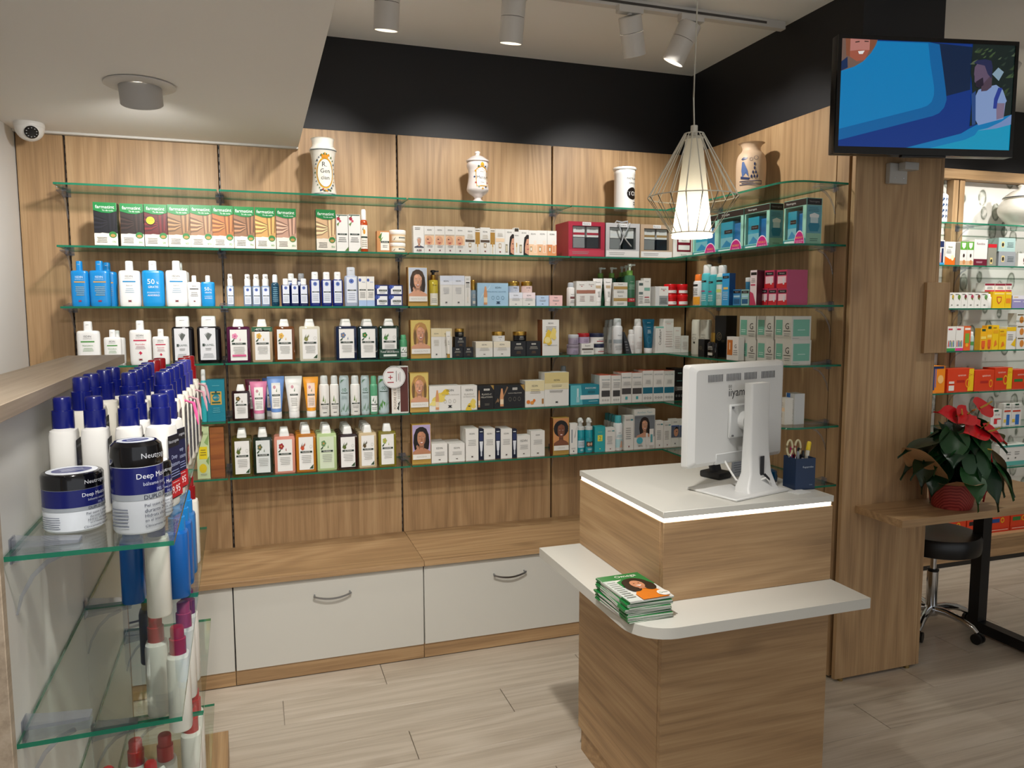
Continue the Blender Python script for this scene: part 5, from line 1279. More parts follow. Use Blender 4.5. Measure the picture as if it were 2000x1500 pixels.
PR = {
 'blossom': [('p', ((.02, .9), (.34, .98), (.2, .84)), '#5a7a3a'), ('e', .2, .88, .14, .045, '#a8283c'), ('e', .34, .82, .1, .035, '#c95566'), ('p', ((.04, .74), (.3, .8), (.16, .68)), '#6c8a48'), ('r', .05, .97, .95, .99, '#3f5f49')] + kl(.47) + nn(.15, .85, .25, .4, 3) + [('p', ((.7, .02), (1, .02), (1, .13)), '#5a7a3a')],
 'kraft': [('r', .28, .1, .95, .94, '#f3eee2'), ('p', ((.1, .7), (.42, .95), (.3, .6)), '#4f7a36'), ('p', ((.2, .55), (.5, .75), (.3, .5)), '#6b9448'), ('r', .3, .44, .95, .53, '#1f3329'), ('t', 'KLORANE', .62, .485, .045, '#f1efe8', .5)] + nn(.4, .85, .22, .36, 2),
 'man': nn(.1, .7, .84, .95, 2, '#333333') + [('face', .08, .2, .98, .64, '#d3a084', '#bdb7b0', '#eceae6', '#4a4a5a', False, True), ('r', .3, .09, .42, .13, DK), ('r', .46, .09, .75, .13, '#6a2a2a')],
 'halfface': isd(.86, .05) + [('r', .04, .32, .96, .66, '#f0c8a0'), ('e', .45, .47, .36, .17, '#e0a886', 12), ('e', .35, .52, .09, .02, '#4a2f26', 8), ('p', ((.25, .4), (.5, .35), (.62, .42)), '#b5504a'), ('r', .05, .66, .95, .7, '#cfc5b6')] + nn(.2, .85, .22, .3, 2) + emb(.12),
 'band': isd(.84, .05) + [('r', .04, .45, .96, .54, '#5a4a3c'), ('r', .36, .26, .62, .42, '#a8895a'), ('r', .41, .29, .57, .39, '#f3efe4')] + nn(.2, .8, .58, .74, 3, '#c9bda6') + emb(.12),
 'goldslim': [('r', .05, .4, .95, .86, '#b0853a'), ('r', .38, .04, .62, .38, '#ded3b6'), ('r', .4, .3, .6, .48, '#c99b4a'), ('r', .1, .91, .9, .94, '#8a7a5a')],
 'goldslim2': [('r', .1, .86, .9, .98, '#3a3226'), ('r', .38, .1, .62, .3, '#ded3b6'), ('r', .4, .3, .6, .45, '#c99b4a'), ('t', 'ISDIN', .5, .72, .04, DK)],
 'peach': [('r', .04, .5, .96, .64, '#f2d6b4'), ('r', .36, .26, .62, .44, '#a8895a'), ('r', .41, .29, .57, .41, '#f3efe4')] + nn(.2, .8, .7, .85, 3, '#b9b2a6') + emb(.12),
 'woman': isd(.88, .055) + [('p', ((.45, 0), (1, 0), (1, .8), (.8, .82), (.55, .7), (.48, .45)), '#221a18'), ('p', ((.62, .1), (1, .02), (1, .66), (.78, .64), (.66, .45), (.6, .3)), '#d49b7e'), ('e', .86, .44, .08, .02, '#2a1a14', 8), ('p', ((.78, .24), (.98, .22), (.98, .28)), '#a8443e'), ('r', .06, .1, .3, .42, '#9a927c'), ('r', .1, .14, .26, .36, '#d8cdae')],
 'found': isd(.86, .06) + [('r', .0, .0, 1, .45, 'K'), ('r', .56, .12, .86, .6, '#efe3d6'), ('r', .6, .14, .82, .42, 'K'), ('r', .14, .16, .36, .36, '#a8895a'), ('r', .18, .2, .32, .32, '#f3efe4')],
 'redlab': [('r', .2, .24, .93, .72, '#7a1a2e'), ('r', .27, .55, .86, .68, '#f3f1ee'), ('r', .27, .3, .86, .46, '#f3f1ee'), ('t', 'Eucerin', .56, .61, .04, DK), ('t', 'Eucerin', .56, .14, .05, '#6a6a6a'), ('r', .55, .03, .75, .06, '#b3122f')],
 'cornbox': [('r', 0, 0, 1, .2, '#a9c2e6'), ('e', .2, .88, .17, .055, '#4a63b0', 10), ('e', .2, .88, .06, .02, '#2a3a80', 8), ('r', .45, .8, .85, .83, '#b9c4dc')] + kl(.55) + nn(.15, .85, .28, .48, 4),
 'soap': [('r', .16, .1, .92, .9, '#eef0f4'), ('e', .16, .8, .14, .2, '#31489a', 10), ('e', .3, .84, .08, .12, '#5a72c0', 8), ('r', .3, .36, .88, .54, '#1f3329'), ('t', 'KLORANE', .59, .45, .1, '#f1efe8', .5)] + nn(.3, .8, .16, .3, 2),
 'istall': [('r', 0, .82, 1, 1, '#dfe6f4'), ('r', 0, .7, 1, .82, '#e9edf6')] + isd(.82, .05) + nn(.25, .75, .4, .62, 5, '#b5b7bd') + emb(.12, '#4a4a4a'),
 'amp': [('t', 'ISDIN', .5, .9, .03, '#6a6a5a'), ('r', .2, .76, .8, .8, DK)] + amp(.5, .1, .6, '#b9b8a0') + nn(.2, .8, .62, .74, 3),
 'ampblue': [('t', 'ISDIN', .67, .8, .08, '#26435e'), ('t', 'HYALURONIC BOOSTER', .62, .62, .075, '#6d93b0', .62), ('p', ((.05, .2), (.2, .5), (.4, .8), (.44, .95), (.36, .8), (.18, .55)), '#c3dff0'), ('ring', .5, .36, .05, .08, .2, '#6d93b0'), ('ring', .66, .36, .05, .08, .2, '#6d93b0'), ('ring', .82, .36, .05, .08, .2, '#6d93b0'), ('p', ((.6, .2), (.75, .2), (.7, .15), (.75, .1), (.6, .1), (.65, .15)), '#26435e')] + amp(.26, .06, .85),
 'isq': [('r', 0, .55, 1, 1, 'K')] + isd(.78, .1) + nn(.2, .8, .38, .62, 3, '#b5b7bd') + emb(.14, '#4a4a4a', .8),
 'isq2': isd(.78, .1) + nn(.2, .8, .42, .6, 2, '#8f8f98') + emb(.2, '#3a3a44', .8),
 'isjar': [('t', 'ISDIN', .5, .72, .2, DK, .5)] + emb(.3, '#4a4a4a', .5),
 'isjark': [('t', 'ISDIN', .5, .72, .2, '#e8e6e0', .5)] + nn(.3, .7, .25, .5, 2, '#a09a8a'),
 'mask': [('r', .1, .2, .92, .8, '#f3ead6'), ('p', ((.2, .3), (.34, .7), (.26, .3)), '#5a5a2a'), ('r', .5, .5, .9, .68, '#1f3329'), ('t', 'KLORANE', .7, .59, .12, '#f1efe8', .36)],
 'eubrown': [('r', 0, .5, 1, .64, '#a8705c'), ('t', 'Eucerin', .5, .86, .05, '#5a3a3a'), ('p', ((.4, .8), (.6, .8), (.5, .77)), '#b3122f')] + nn(.3, .8, .18, .42, 4, '#b59a96'),
 'eucl': [('r', .3, .36, .95, .48, '#7a4a4a'), ('t', 'Eucerin', .6, .6, .05, DK, .5)] + nn(.3, .9, .1, .28, 3),
 'eutube': [('r', 0, .58, 1, .7, '#c8b08e'), ('t', 'Eucerin', .5, .84, .05, '#4a4a4a')] + nn(.3, .8, .2, .45, 4),
 'eugold': [('r', 0, .4, 1, .66, '#b8975c'), ('t', 'Eucerin', .5, .84, .1, DK)] + nn(.2, .8, .1, .3, 2),
 'eun': [('r', .1, .8, .9, .9, '#4a5a58'), ('r', .1, .45, .9, .55, '#6a7a78')] + nn(.1, .9, .1, .4, 5),
 'eun2': [('r', .1, .55, .9, .66, '#7fb0a2'), ('t', 'Eucerin', .5, .88, .035, '#5a5a5a'), ('r', .15, .3, .8, .33, '#b3122f')] + nn(.1, .9, .1, .26, 3),
 'eugrey': [('r', .3, .03, .98, .52, '#9da2a2'), ('t', 'Eucerin', .64, .86, .07, DK, .6), ('p', ((.55, .8), (.75, .8), (.65, .76)), '#b3122f'), ('r', 0, 0, .29, 1, '#d9dad8')] + nn(.34, .9, .12, .42, 4, '#5a6060'),
 'redjar': [('r', .05, .18, .95, .62, '#f2e6e4'), ('t', 'Eucerin', .6, .42, .12, '#6a3a3a', .5)],
 'iscr': [('r', 0, .72, 1, 1, '#e6d8b0')] + isd(.82, .045) + nn(.25, .75, .4, .62, 5, '#b9b2a0') + emb(.12, '#4a4236'),
 'eye': [('t', 'ISDIN', .5, .78, .06, DK)] + nn(.2, .8, .4, .6, 3),
 'isblk': [('r', .36, .76, .66, .86, '#d9d6cc'), ('t', 'ISDIN', .51, .81, .07, DK, .26)] + nn(.22, .8, .45, .66, 3, '#b5b0a2') + nn(.36, .66, .15, .34, 3, '#7a5a34'),
 'iscs': [('r', 0, .6, 1, 1, '#efe6cf')] + isd(.8, .1) + nn(.22, .8, .4, .62, 3, '#b5b0a2') + emb(.17, '#4a4236', .8),
 'lemon': isd(.9, .045) + nn(.18, .85, .66, .82, 4, '#8d887a') + splash(.35, .47, .26, '#e8c43a') + splash(.66, .58, .2, '#efd878') + [('e', .3, .43, .18, .09, '#f4e39a')] + nn(.1, .9, .27, .3, 1),
 'pj': [('t', 'Eucerin', .55, .6, .16, '#4a3f55', .5)] + nn(.3, .8, .2, .45, 2, '#6f657a'),
 'eubr': [('r', .05, .4, .95, .56, '#5f554c'), ('t', 'Eucerin', .5, .8, .12, DK)] + nn(.1, .9, .14, .3, 2),
 'navj': [('r', .35, .35, .95, .45, '#b3122f')] + nn(.4, .95, .55, .75, 2),
 'euspray': [('r', 0, .36, 1, .5, '#a9b2b8'), ('t', 'Eucerin', .55, .66, .04, DK, .5)] + nn(.15, .9, .1, .3, 5),
 'eau': [('t', 'Avène', .6, .58, .035, '#c07a6a', .5)] + nn(.2, .9, .14, .42, 6, '#c9bcb8'),
 'teal': [('t', 'Avène', .5, .88, .04, '#cfe2e8', .5), ('t', 'Cleanance', .45, .72, .035, '#f0f4f4', .6)] + nn(.2, .75, .5, .64, 3, '#d9e6ea') + [('ring', .4, .28, .3, .12, .12, '#3a86a0')],
 'cica': [('r', 0, .94, 1, 1, '#7fc3b4'), ('t', 'Cicalfate+', .55, .6, .34, '#4a4a4a', .6, True)] + [('r', .2, .06, .24, .88, '#d6cfcb')],
 'avtall': [('t', 'Avène', .5, .86, .04, '#d0897a', .7)] + nn(.15, .9, .16, .66, 7, '#d3c4bf'),
 'isblue': [('t', 'ISDIN', .5, .82, .06, '#e6f1f8', .46), ('t', 'SHAMPOO', .5, .75, .035, '#bfe0f2', .5), ('r', .2, .65, .85, .69, '#c59a5a')] + nn(.25, .8, .25, .55, 5, '#a9a58c') + emb(.1, '#a3263a', 1.2),
 'iswb': [('t', 'ISDIN', .5, .84, .06, DK, .46), ('t', 'SHAMPOO', .5, .77, .035, '#8d8d8d', .5), ('r', .18, .66, .82, .7, '#2f8fc8'), ('t', 'Daylisdin', .5, .56, .045, '#7a8d9a', .5)] + nn(.28, .74, .34, .5, 3, '#a9c3d6') + emb(.1, '#7a1620', 1.1),
 'is50': [('t', '50', .42, .68, .15, '#ffffff', .42), ('t', '%', .74, .64, .07, '#ffffff', .2), ('t', 'GRATIS', .52, .52, .06, '#ffffff', .6), ('t', 'FORMATO', .52, .35, .05, '#cfe8f6', .6), ('t', 'AHORRO', .52, .27, .055, '#ffffff', .6)],
 'iswk': [('t', 'ISDIN', .5, .8, .05, DK, .4), ('r', .15, .66, .85, .7, '#333333')] + nn(.2, .8, .34, .56, 3) + emb(.14),
 'isg': [('t', 'ISDIN', .5, .84, .06, DK, .46), ('t', 'SHAMPOO', .5, .77, .035, '#8d8d8d', .5), ('r', .18, .66, .82, .7, '#4f9a46'), ('t', 'Nutradeica', .5, .56, .045, '#5f9a56', .55)] + nn(.26, .76, .38, .5, 3, '#9fbf98') + emb(.1),
 'isr': [('t', 'ISDIN', .5, .84, .06, DK, .46), ('t', 'SHAMPOO', .5, .77, .035, '#8d8d8d', .5), ('r', .18, .67, .82, .71, '#c8264a'), ('t', 'Psorisdin', .5, .57, .05, '#c8264a', .5), ('p', ((.38, .28), (.5, .36), (.6, .3), (.5, .24), (.44, .3)), '#c8264a')] + nn(.26, .76, .42, .52, 3, '#b98f96') + emb(.1, '#7a1620', 1.2),
 'kam': [('r', .1, .04, .8, .97, '#e4e6ea')] + [('p', ((.44, .62), (.30 + .06 * k, .86 - .02 * abs(k - 2.5)), (.36 + .055 * k, .83 - .02 * abs(k - 2.5)), (.48, .62)), '#5f6460') for k in range(6)] + [('r', .2, .44, .3, .52, '#3c4a44'), ('t', 'KAMEL', .52, .48, .06, '#6d7a74', .42)] + nn(.3, .62, .32, .4, 2) + nn(.2, .7, .1, .24, 3, '#a9adb0'),
 'corn': [('r', .12, .06, .9, .96, '#dde3ee'), ('e', .5, .82, .2, .085, '#5b73b8', 10), ('e', .5, .82, .07, .03, '#25357a', 8)] + kl(.5, .18, .88) + nn(.2, .8, .14, .42, 4, '#b5bdcc'),
 'kdry': [('r', .12, .05, .9, .6, '#eef0ec'), ('p', ((.3, .42), (.5, .58), (.42, .4)), '#2f6a3a'), ('p', ((.5, .36), (.66, .48), (.6, .34)), '#2f6a3a')] + kl(.3, .15, .88) + nn(.2, .8, .1, .22, 2),
 'kcan': [('p', ((.32, .45), (.42, .66), (.46, .46)), '#6b8a3c'), ('p', ((.48, .4), (.58, .56), (.56, .4)), '#8aa05a')] + kl(.36, .15, .9) + nn(.2, .8, .2, .3, 2) + [('r', .35, .08, .65, .1, '#333333')],
 'k40': [('r', .02, .02, .98, .98, '#b6c7c9'), ('t', '40', .42, .68, .1, '#1f6a3c', .6), ('r', .18, .58, .8, .6, '#2a4a3a')] + [('p', ((.1 + .2 * k, .06 + .1 * (k % 2)), (.3 + .2 * k, .26 + .06 * (k % 2)), (.22 + .2 * k, .08)), '#6f8f78') for k in range(4)] + [('p', ((.1, .86), (.5, .98), (.2, .95)), '#5f8468')] + nn(.2, .7, .42, .52, 3, '#8fa5a2'),
 'k40b': [('r', .02, .02, .98, .98, '#b6c7c9'), ('t', '40', .42, .72, .1, '#1f6a3c', .6), ('r', .14, .61, .8, .63, '#2a4a3a')] + [('p', ((.02 + .18 * k, .1 + .12 * (k % 3)), (.22 + .18 * k, .3 + .1 * (k % 2)), (.16 + .18 * k, .06 + .06 * k)), '#4d8a3c') for k in range(5)] + [('p', ((.02, .84), (.5, .98), (.2, .98)), '#4d8a3c')],
 'brown': [('r', .52, .02, .98, .98, '#5a2a22'), ('r', .06, .03, .3, .97, '#efe6da'), ('t', 'POUDRE DE SOIN', .2, .36, .16, '#4a3a32', .55, True), ('p', ((.3, .1), (.46, .2), (.42, .05)), '#2a2a20'), ('p', ((.36, .2), (.5, .26), (.44, .14)), '#2a2a20')] + nn(.34, .5, .3, .9, 14, '#a59a8e'),
 'ampw': splash(.33, .52, .22, '#ead264') + splash(.52, .74, .14, '#e3c23a') + splash(.12, .3, .12, '#efe08a') + [('t', 'ISDIN', .66, .82, .09, DK), ('t', 'FLAVO-C ULTRAGLICAN', .68, .64, .075, '#9a958a', .54)] + [('ring', .5 + .15 * k, .38, .045, .08, .2, '#b0aca2') for k in range(3)] + [('p', ((.58, .22), (.73, .22), (.68, .17), (.73, .12), (.58, .12), (.63, .17)), DK)] + amp(.25, .06, .84),
 'ampw2': splash(.72, .22, .24, '#ead264') + splash(.5, .08, .2, '#e3c23a') + [('t', 'ISDIN', .5, .82, .09, DK), ('t', 'FLAVO-C', .5, .64, .08, '#9a958a', .6), ('t', 'ULTRAGLICAN', .5, .54, .08, '#9a958a', .75)] + emb(.15, DK),
 'ampk2': [('p', ((.8, 1), (1, .8), (1, 1)), '#a8843c'), ('r', .38, .78, .74, .86, '#dcd9d0'), ('t', 'ISDIN', .56, .82, .06, DK, .3), ('t', 'FLAVO-C', .56, .62, .08, '#d9d4c6', .6), ('t', 'MELATONIN', .56, .5, .08, '#d9d4c6', .7)] + nn(.4, .75, .14, .24, 2, '#8a8474') + amp(.08, .08, .8),
 'ampk': [('p', ((.86, 1), (1, .72), (1, 1)), '#a8843c'), ('r', .6, .78, .76, .88, '#dcd9d0'), ('t', 'ISDIN', .68, .83, .07, DK, .14), ('t', 'FLAVO-C MELATONIN', .68, .64, .09, '#d9d4c6', .44), ('p', ((.03, .2), (.12, .45), (.16, .35), (.22, .62), (.3, .55), (.42, .95), (.46, .9), (.32, .5), (.2, .45), (.14, .25), (.1, .3)), '#8a6a4a')] + [('ring', .52 + .15 * k, .38, .045, .09, .15, '#8a8474') for k in range(3)] + amp(.25, .08, .86),
 'flower': [('r', 0, .6, 1, 1, '#e9dcae')] + isd(.8, .07) + nn(.25, .8, .5, .68, 3, '#9a927c') + [('e', .16, .19, .1, .075, '#e8802a', 10), ('e', .36, .16, .1, .07, '#ee9a3a', 10), ('e', .46, .24, .07, .06, '#e8802a', 10), ('r', .86, .1, .96, .3, '#b07a3a')],
 'bigcr': [('r', 0, .68, 1, 1, '#dcca8a'), ('r', 0, .5, 1, .68, '#e7dcb2')] + isd(.77, .055) + nn(.25, .75, .56, .64, 2, '#9a927c') + nn(.15, .8, .4, .47, 2, '#5a5448') + emb(.11, DK, .7),
 'vial': [('p', ((0, 0), (.42, 0), (.36, 1), (0, 1)), '#5fbac4'), ('r', .34, .26, 1, .48, '#e9eef0'), ('r', .22, .12, .28, .84, '#cfe6ea'), ('r', .2, .12, .3, .4, '#a9d3da'), ('t', 'ENDOCARE', .7, .84, .08, '#e9f4f5', .4), ('r', .6, .58, .85, .7, '#0a6a7a')] + nn(.62, .95, .12, .2, 1, '#bfe0e4'),
 'endo': [('r', .18, .24, .92, .46, '#3f3d3c'), ('t', 'ENDOCARE', .55, .84, .04, '#4a7a8a', .7)] + nn(.2, .9, .55, .76, 4) + [('ring', .3 + .22 * k, .12, .07, .03, .3, '#6a6a6a') for k in range(3)],
 'endo2': [('r', .06, .28, .96, .48, '#4a4746'), ('t', 'ENDOCARE', .5, .84, .04, '#4a7a8a', .8), ('r', .4, .1, .62, .2, '#4fb0b4'), ('r', .1, .55, .92, .72, '#dedcd6')] + nn(.2, .9, .58, .7, 3),
 'endo3': [('r', .03, .26, .97, .46, '#1f6f86'), ('t', 'ENDOCARE', .5, .88, .045, '#7a8a8e', .8), ('r', .25, .55, .8, .72, '#dedcd6')] + nn(.3, .76, .58, .7, 3) + [('ring', .24 + .26 * k, .12, .09, .035, .3, '#5a5a5a') for k in range(3)],
 'endok': [('r', .03, .3, .97, .44, '#5a5652'), ('r', .3, .84, .7, .87, '#6f8a84'), ('r', .2, .6, .8, .62, '#4a7a74')] + nn(.2, .9, .32, .42, 2, '#c9c5be') + [('ring', .2 + .28 * k, .14, .08, .035, .35, '#9a9a98') for k in range(3)],
 'lemoncol': [('r', .18, .38, .82, .62, '#e6cf1f'), ('e', .45, .2, .3, .09, '#e3c92a'), ('p', ((.02, .8), (.5, 1), (.3, .7)), '#8fae6a'), ('p', ((.6, .7), (.98, .86), (.9, .64)), '#8fae6a'), ('p', ((.7, .34), (.96, .44), (.9, .26)), '#7f9e5a')] + nn(.26, .74, .44, .58, 3, '#8a7a1a') + nn(.2, .8, .06, .1, 2),
 't4711': [('r', .2, .4, .82, .72, '#c9a24a'), ('e', .51, .57, .2, .085, '#0f7f93'), ('r', .27, .43, .75, .47, '#1a5a4a'), ('r', .27, .65, .75, .69, '#1a5a4a'), ('t', '4711', .51, .57, .05, '#e3c878', .3), ('e', .51, .71, .06, .02, '#1a3a3a')] + nn(.3, .72, .84, .88, 1, '#5fb0bc') + nn(.3, .72, .2, .34, 3, '#5fb0bc'),
 'col': [('r', .05, .62, .95, .96, '#ecebe7')],
 'isw': isd(.76, .1) + nn(.2, .82, .36, .58, 4, '#8f8f8c') + emb(.16, '#4a3a36', .8),
 'isw2': isd(.84, .05) + nn(.18, .82, .46, .66, 4, '#9a9a97') + emb(.12, '#4a3a36'),
 'navy': [('r', .1, .62, .9, .86, '#2a3560'), ('p', ((.3, .28), (.7, .28), (.85, .6), (.15, .6)), '#dfe3ea'), ('r', .36, .12, .64, .28, '#cdd3dc'), ('r', .2, .9, .8, .93, '#cdd3dc')],
 'side': [('r', .2, .36, .34, .8, '#7d8790'), ('p', ((.6, .5), (.9, .95), (.7, .55)), '#3a4248')] + nn(.15, .8, .14, .2, 2) + emb(.08, DK, .9),
 'foam40': [('r', .02, .02, .98, .68, '#1f97a4'), ('t', '40', .5, .13, .1, '#e9f4f4', .6), ('t', 'ISDIN', .5, .62, .035, '#7a4a4a', .5), ('r', .1, .24, .9, .56, '#bfd6e2')] + nn(.2, .8, .3, .5, 3),
 'foamp': [('r', .02, .02, .98, .68, '#1f97a4'), ('t', 'ISDIN', .5, .62, .035, '#7a4a4a', .5), ('r', .1, .26, .9, .5, '#4a4a44'), ('e', .35, .38, .14, .07, '#d3a084'), ('e', .66, .38, .14, .07, '#d9ab90'), ('n', .2, .8, .1, .2, 2, '#e9f4f4')],
 'two': [('r', .26, .42, .74, .66, '#e8e04a'), ('t', '2', .5, .54, .15, '#3a8a5a'), ('t', 'ISDIN', .5, .78, .05, '#9fd3a0', .5)] + emb(.12, '#c9e08a', .8),
 'isteal': [('t', 'ISDIN', .4, .87, .045, DK, .42), ('r', .66, .85, .92, .89, '#2f8f98')] + nn(.15, .7, .3, .66, 6) + emb(.1, '#7a1620', .8),
 'aqua': [('t', 'ISDIN', .5, .64, .03, DK, .5), ('r', .1, .08, .9, .4, '#b9dde2'), ('p', ((.5, .08), (.86, .08), (.8, .3), (.62, .36)), '#d9ab90')] + nn(.2, .8, .46, .58, 3, '#7ab8c0'),
 'setbox': [('t', 'Acniben Teen', .5, .92, .06, '#8ab8c0', .7), ('r', 0, .84, 1, .86, '#cfd4d2'), ('face', .02, .3, .98, .84, '#cf9a7c', '#2a1f1a', '#7a7f86'), ('e', .26, .22, .15, .085, '#4fb3c4'), ('r', .55, .1, .64, .4, '#e9e7e2'), ('r', .72, .08, .92, .5, '#efede9'), ('r', .77, .16, .87, .36, '#5fa8b0'), ('t', 'ISDIN', .3, .08, .04, DK, .2)],
 'man2': [('t', 'ISDIN', .5, .9, .04, DK, .5), ('r', 0, .74, 1, .78, '#3a5a9a'), ('r', 0, .34, 1, .74, '#5a6478'), ('e', .6, .54, .28, .17, '#c98f70'), ('p', ((.3, .6), (.62, .74), (.92, .66), (.8, .7), (.6, .66)), '#1f1a18'), ('e', .68, .56, .07, .02, '#1f1a18', 8)] + emb(.12, DK, .9),
 'orcap': [('r', .0, 0, 1, .34, '#e8a02a'), ('r', .05, .78, .8, .86, '#1a1a1a')] + nn(.1, .8, .4, .7, 4, '#6a6a6a'),
 'nblk': [('r', .08, .72, .8, .78, '#161616'), ('t', 'Neutrogena', .44, .75, .03, '#e9e9e9', .6), ('r', .1, .42, .7, .46, '#b04a7a')] + nn(.1, .8, .1, .34, 4, '#dff2f2'),
 'nblk2': [('r', 0, .66, 1, .9, '#5fc3c4'), ('r', .08, .74, .9, .8, '#161616'), ('r', .2, .4, .8, .5, '#c9de7a')] + nn(.2, .8, .18, .34, 3, '#a9c3b4'),
 'nblue': [('r', .06, .84, .94, .92, '#161616'), ('t', 'Neutrogena', .5, .88, .03, '#e9e9e9', .7), ('r', .2, .5, .85, .57, '#e3c26a')] + nn(.12, .88, .16, .44, 5, '#bfe3f4'),
 'nsm': [('r', .04, .76, .96, .93, '#161616'), ('t', 'Neutrogena', .5, .845, .07, '#e9e9e9', .8), ('r', .1, .5, .9, .62, '#a9d3e6'), ('r', .12, .1, .88, .4, '#2a5f8a')],
 'npink': [('r', .1, .86, .96, .94, '#161616'), ('r', .1, .56, .8, .6, '#c2375e'), ('p', ((0, 0), (1, 0), (.5, .34), (0, .4)), '#c2375e')] + nn(.15, .8, .64, .78, 3),
 'npk': [('r', .06, .72, .92, .9, '#161616'), ('t', 'Neutrogena', .5, .81, .08, '#e9e9e9', .76), ('p', ((.1, .1), (.92, .3), (.92, .66), (.1, .66)), '#efc9d0'), ('p', ((0, 0), (1, 0), (1, .3), (0, .24)), '#c8202c'), ('r', .62, .2, .76, .56, '#d9dde0')],
 'pearl': [('t', 'CHRONO', .6, .6, .03, '#6a665c', .5), ('ring', .6, .48, .18, .05, .15, '#8a8678')] + [('r', .55, .32, .7, .38, '#2f2d28')],
 'ring': [('ring', .4, .5, .22, .1, .14, '#8a7a5a'), ('t', 'G', .4, .5, .1, '#8a7a5a')] + nn(.6, .9, .36, .42, 2, '#6a6048'),
 'gor': [('r', .04, .2, .5, .86, '#c9742a'), ('r', .24, .44, .3, .74, '#f3e6d2'), ('t', 'G', .76, .6, .16, '#4a4640')] + nn(.56, .96, .2, .46, 3),
 'ggr': [('r', .06, .2, .46, .84, '#6fae98'), ('t', 'G', .74, .58, .26, '#3a3834'), ('r', .54, .36, .94, .39, '#4a4640')] + nn(.54, .94, .14, .3, 2) + nn(.1, .42, .3, .46, 2, '#cfe6dc'),
 'bluec': [('r', .1, .86, .5, 1, '#1f5fa8')] + nn(.1, .9, .1, .8, 12),
 'tooth': [('r', .2, .72, .9, .96, '#22305a'), ('r', .55, .1, .85, .68, '#22305a'), ('r', .4, .1, .5, .5, '#c8405a'), ('r', .1, .0, 1, .1, '#3f9fd8')],
 'orw': [('p', ((0, 0), (1, 0), (1, .34), (.5, .26), (0, .38)), '#e4701c'), ('e', .74, .32, .16, .12, '#efe9c0'), ('t', 'Botan', .5, .78, .07, '#5a6a3a', .7)] + nn(.1, .6, .5, .68, 3),
 'herb': [('r', 0, .66, 1, 1, '#5fa53a'), ('p', ((.2, .95), (.8, .95), (.75, .78), (.5, .7), (.25, .78)), '#e9f2e0'), ('e', .55, .42, .14, .08, '#3a2a26'), ('r', 0, 0, 1, .2, '#d8b28a'), ('e', .6, .14, .2, .1, '#c98a5a')],
 'maroon': [('r', 0, 0, 1, .26, '#6a1a30'), ('t', 'Revidox', .5, .84, .09, '#7a4a5a', .7)] + nn(.15, .7, .1, .18, 2, '#d9b0bc'),
 'redtop': [('r', 0, .84, 1, 1, '#c8202c'), ('r', .28, .1, .56, .38, '#e3cd8a'), ('e', .42, .24, .1, .08, '#1a1a1a')],
 'caps': [('r', .18, .3, .34, .72, '#e3cd8a'), ('e', .26, .5, .06, .15, '#1a1a1a')] + nn(.5, .9, .3, .7, 4, '#4a5a5e'),
 'drop': [('e', .7, .5, .16, .2, '#5a2a2a'), ('p', ((.55, .2), (.85, .2), (.7, .4)), '#7a5a2a')],
 'tea': [('e', .68, .72, .22, .16, 'K', 8), ('p', ((.5, .6), (.85, .5), (.7, .72)), '#5f7a3a'), ('e', .5, .2, .16, .05, '#8a8a84', 8), ('r', .1, .86, .6, .92, '#8a8a84')],
 'shield': [('p', ((.3, .7), (.72, .7), (.7, .4), (.5, .24), (.34, .4)), '#c8402a'), ('p', ((.36, .64), (.66, .64), (.64, .44), (.5, .32), (.4, .44)), '#f0c82a'), ('r', .1, .84, .9, .92, '#f6e48a')],
 'shield2': [('r', .1, .3, .9, .6, '#e88a2a'), ('r', .1, .84, .9, .92, '#f6e48a')],
 'cold': [('r', 0, .72, 1, .94, '#8a1f34'), ('r', 0, .02, 1, .2, '#b8343c')] + nn(.2, .8, .3, .6, 3),
 'lilac': [('r', 0, .7, 1, 1, '#e6e4ee'), ('r', .1, .48, .6, .56, '#e3e0f0'), ('t', '+', .8, .5, .16, '#f3f2f8'), ('r', .1, .84, .4, .9, '#d8b45a')],
 'kids': [('r', 0, 0, 1, .1, 'K'), ('r', .1, .86, .6, .92, '#c8304a')] + [('e', .18 + .2 * k, .4, .06, .03, ['#c98f70', '#4a342a', '#d9ab90', '#8a5a40'][k], 8) for k in range(4)] + [('r', .13 + .2 * k, .16, .23 + .2 * k, .37, ['#c83a3a', '#3a5a9a', '#5a8a3a', '#3a7a9a'][k]) for k in range(4)],
 'fruit': [('r', .2, .3, .8, .7, '#7aa83a'), ('e', .5, .22, .22, .08, '#efb02a'), ('r', .1, .84, .9, .93, '#f4e6d8')],
 'grl': [('r', .1, .3, .9, .56, '#4f9a4a')],
 'honey': [('r', .2, .86, .8, .97, '#2a4a34'), ('r', .1, .5, .9, .62, '#f4d86a'), ('r', .2, .12, .8, .42, '#e4622a'), ('e', .5, .08, .24, .05, '#c8502a')],
 'bee': [('r', .1, .66, .9, .8, '#e8a81c'), ('p', ((.3, .1), (.8, .2), (.6, .4), (.4, .34)), '#e47a2a'), ('r', .1, .86, .6, .92, '#b8861c')],
 'throat': [('r', 0, .82, 1, 1, '#efc51f'), ('p', ((.5, .2), (1, .1), (1, .5)), '#efc51f')] + nn(.1, .7, .4, .7, 4),
 'past': [('e', .6, .45, .24, .3, '#d88a3a'), ('r', .1, .82, .8, .92, '#6a5a3a')],
 'brush': [('r', .1, .1, .3, .96, '#23407a'), ('r', .34, .2, .4, .9, '#5a6ab0'), ('e', .7, .5, .2, .16, '#f4c07a'), ('r', .05, .9, .9, .99, '#1f3a6a')],
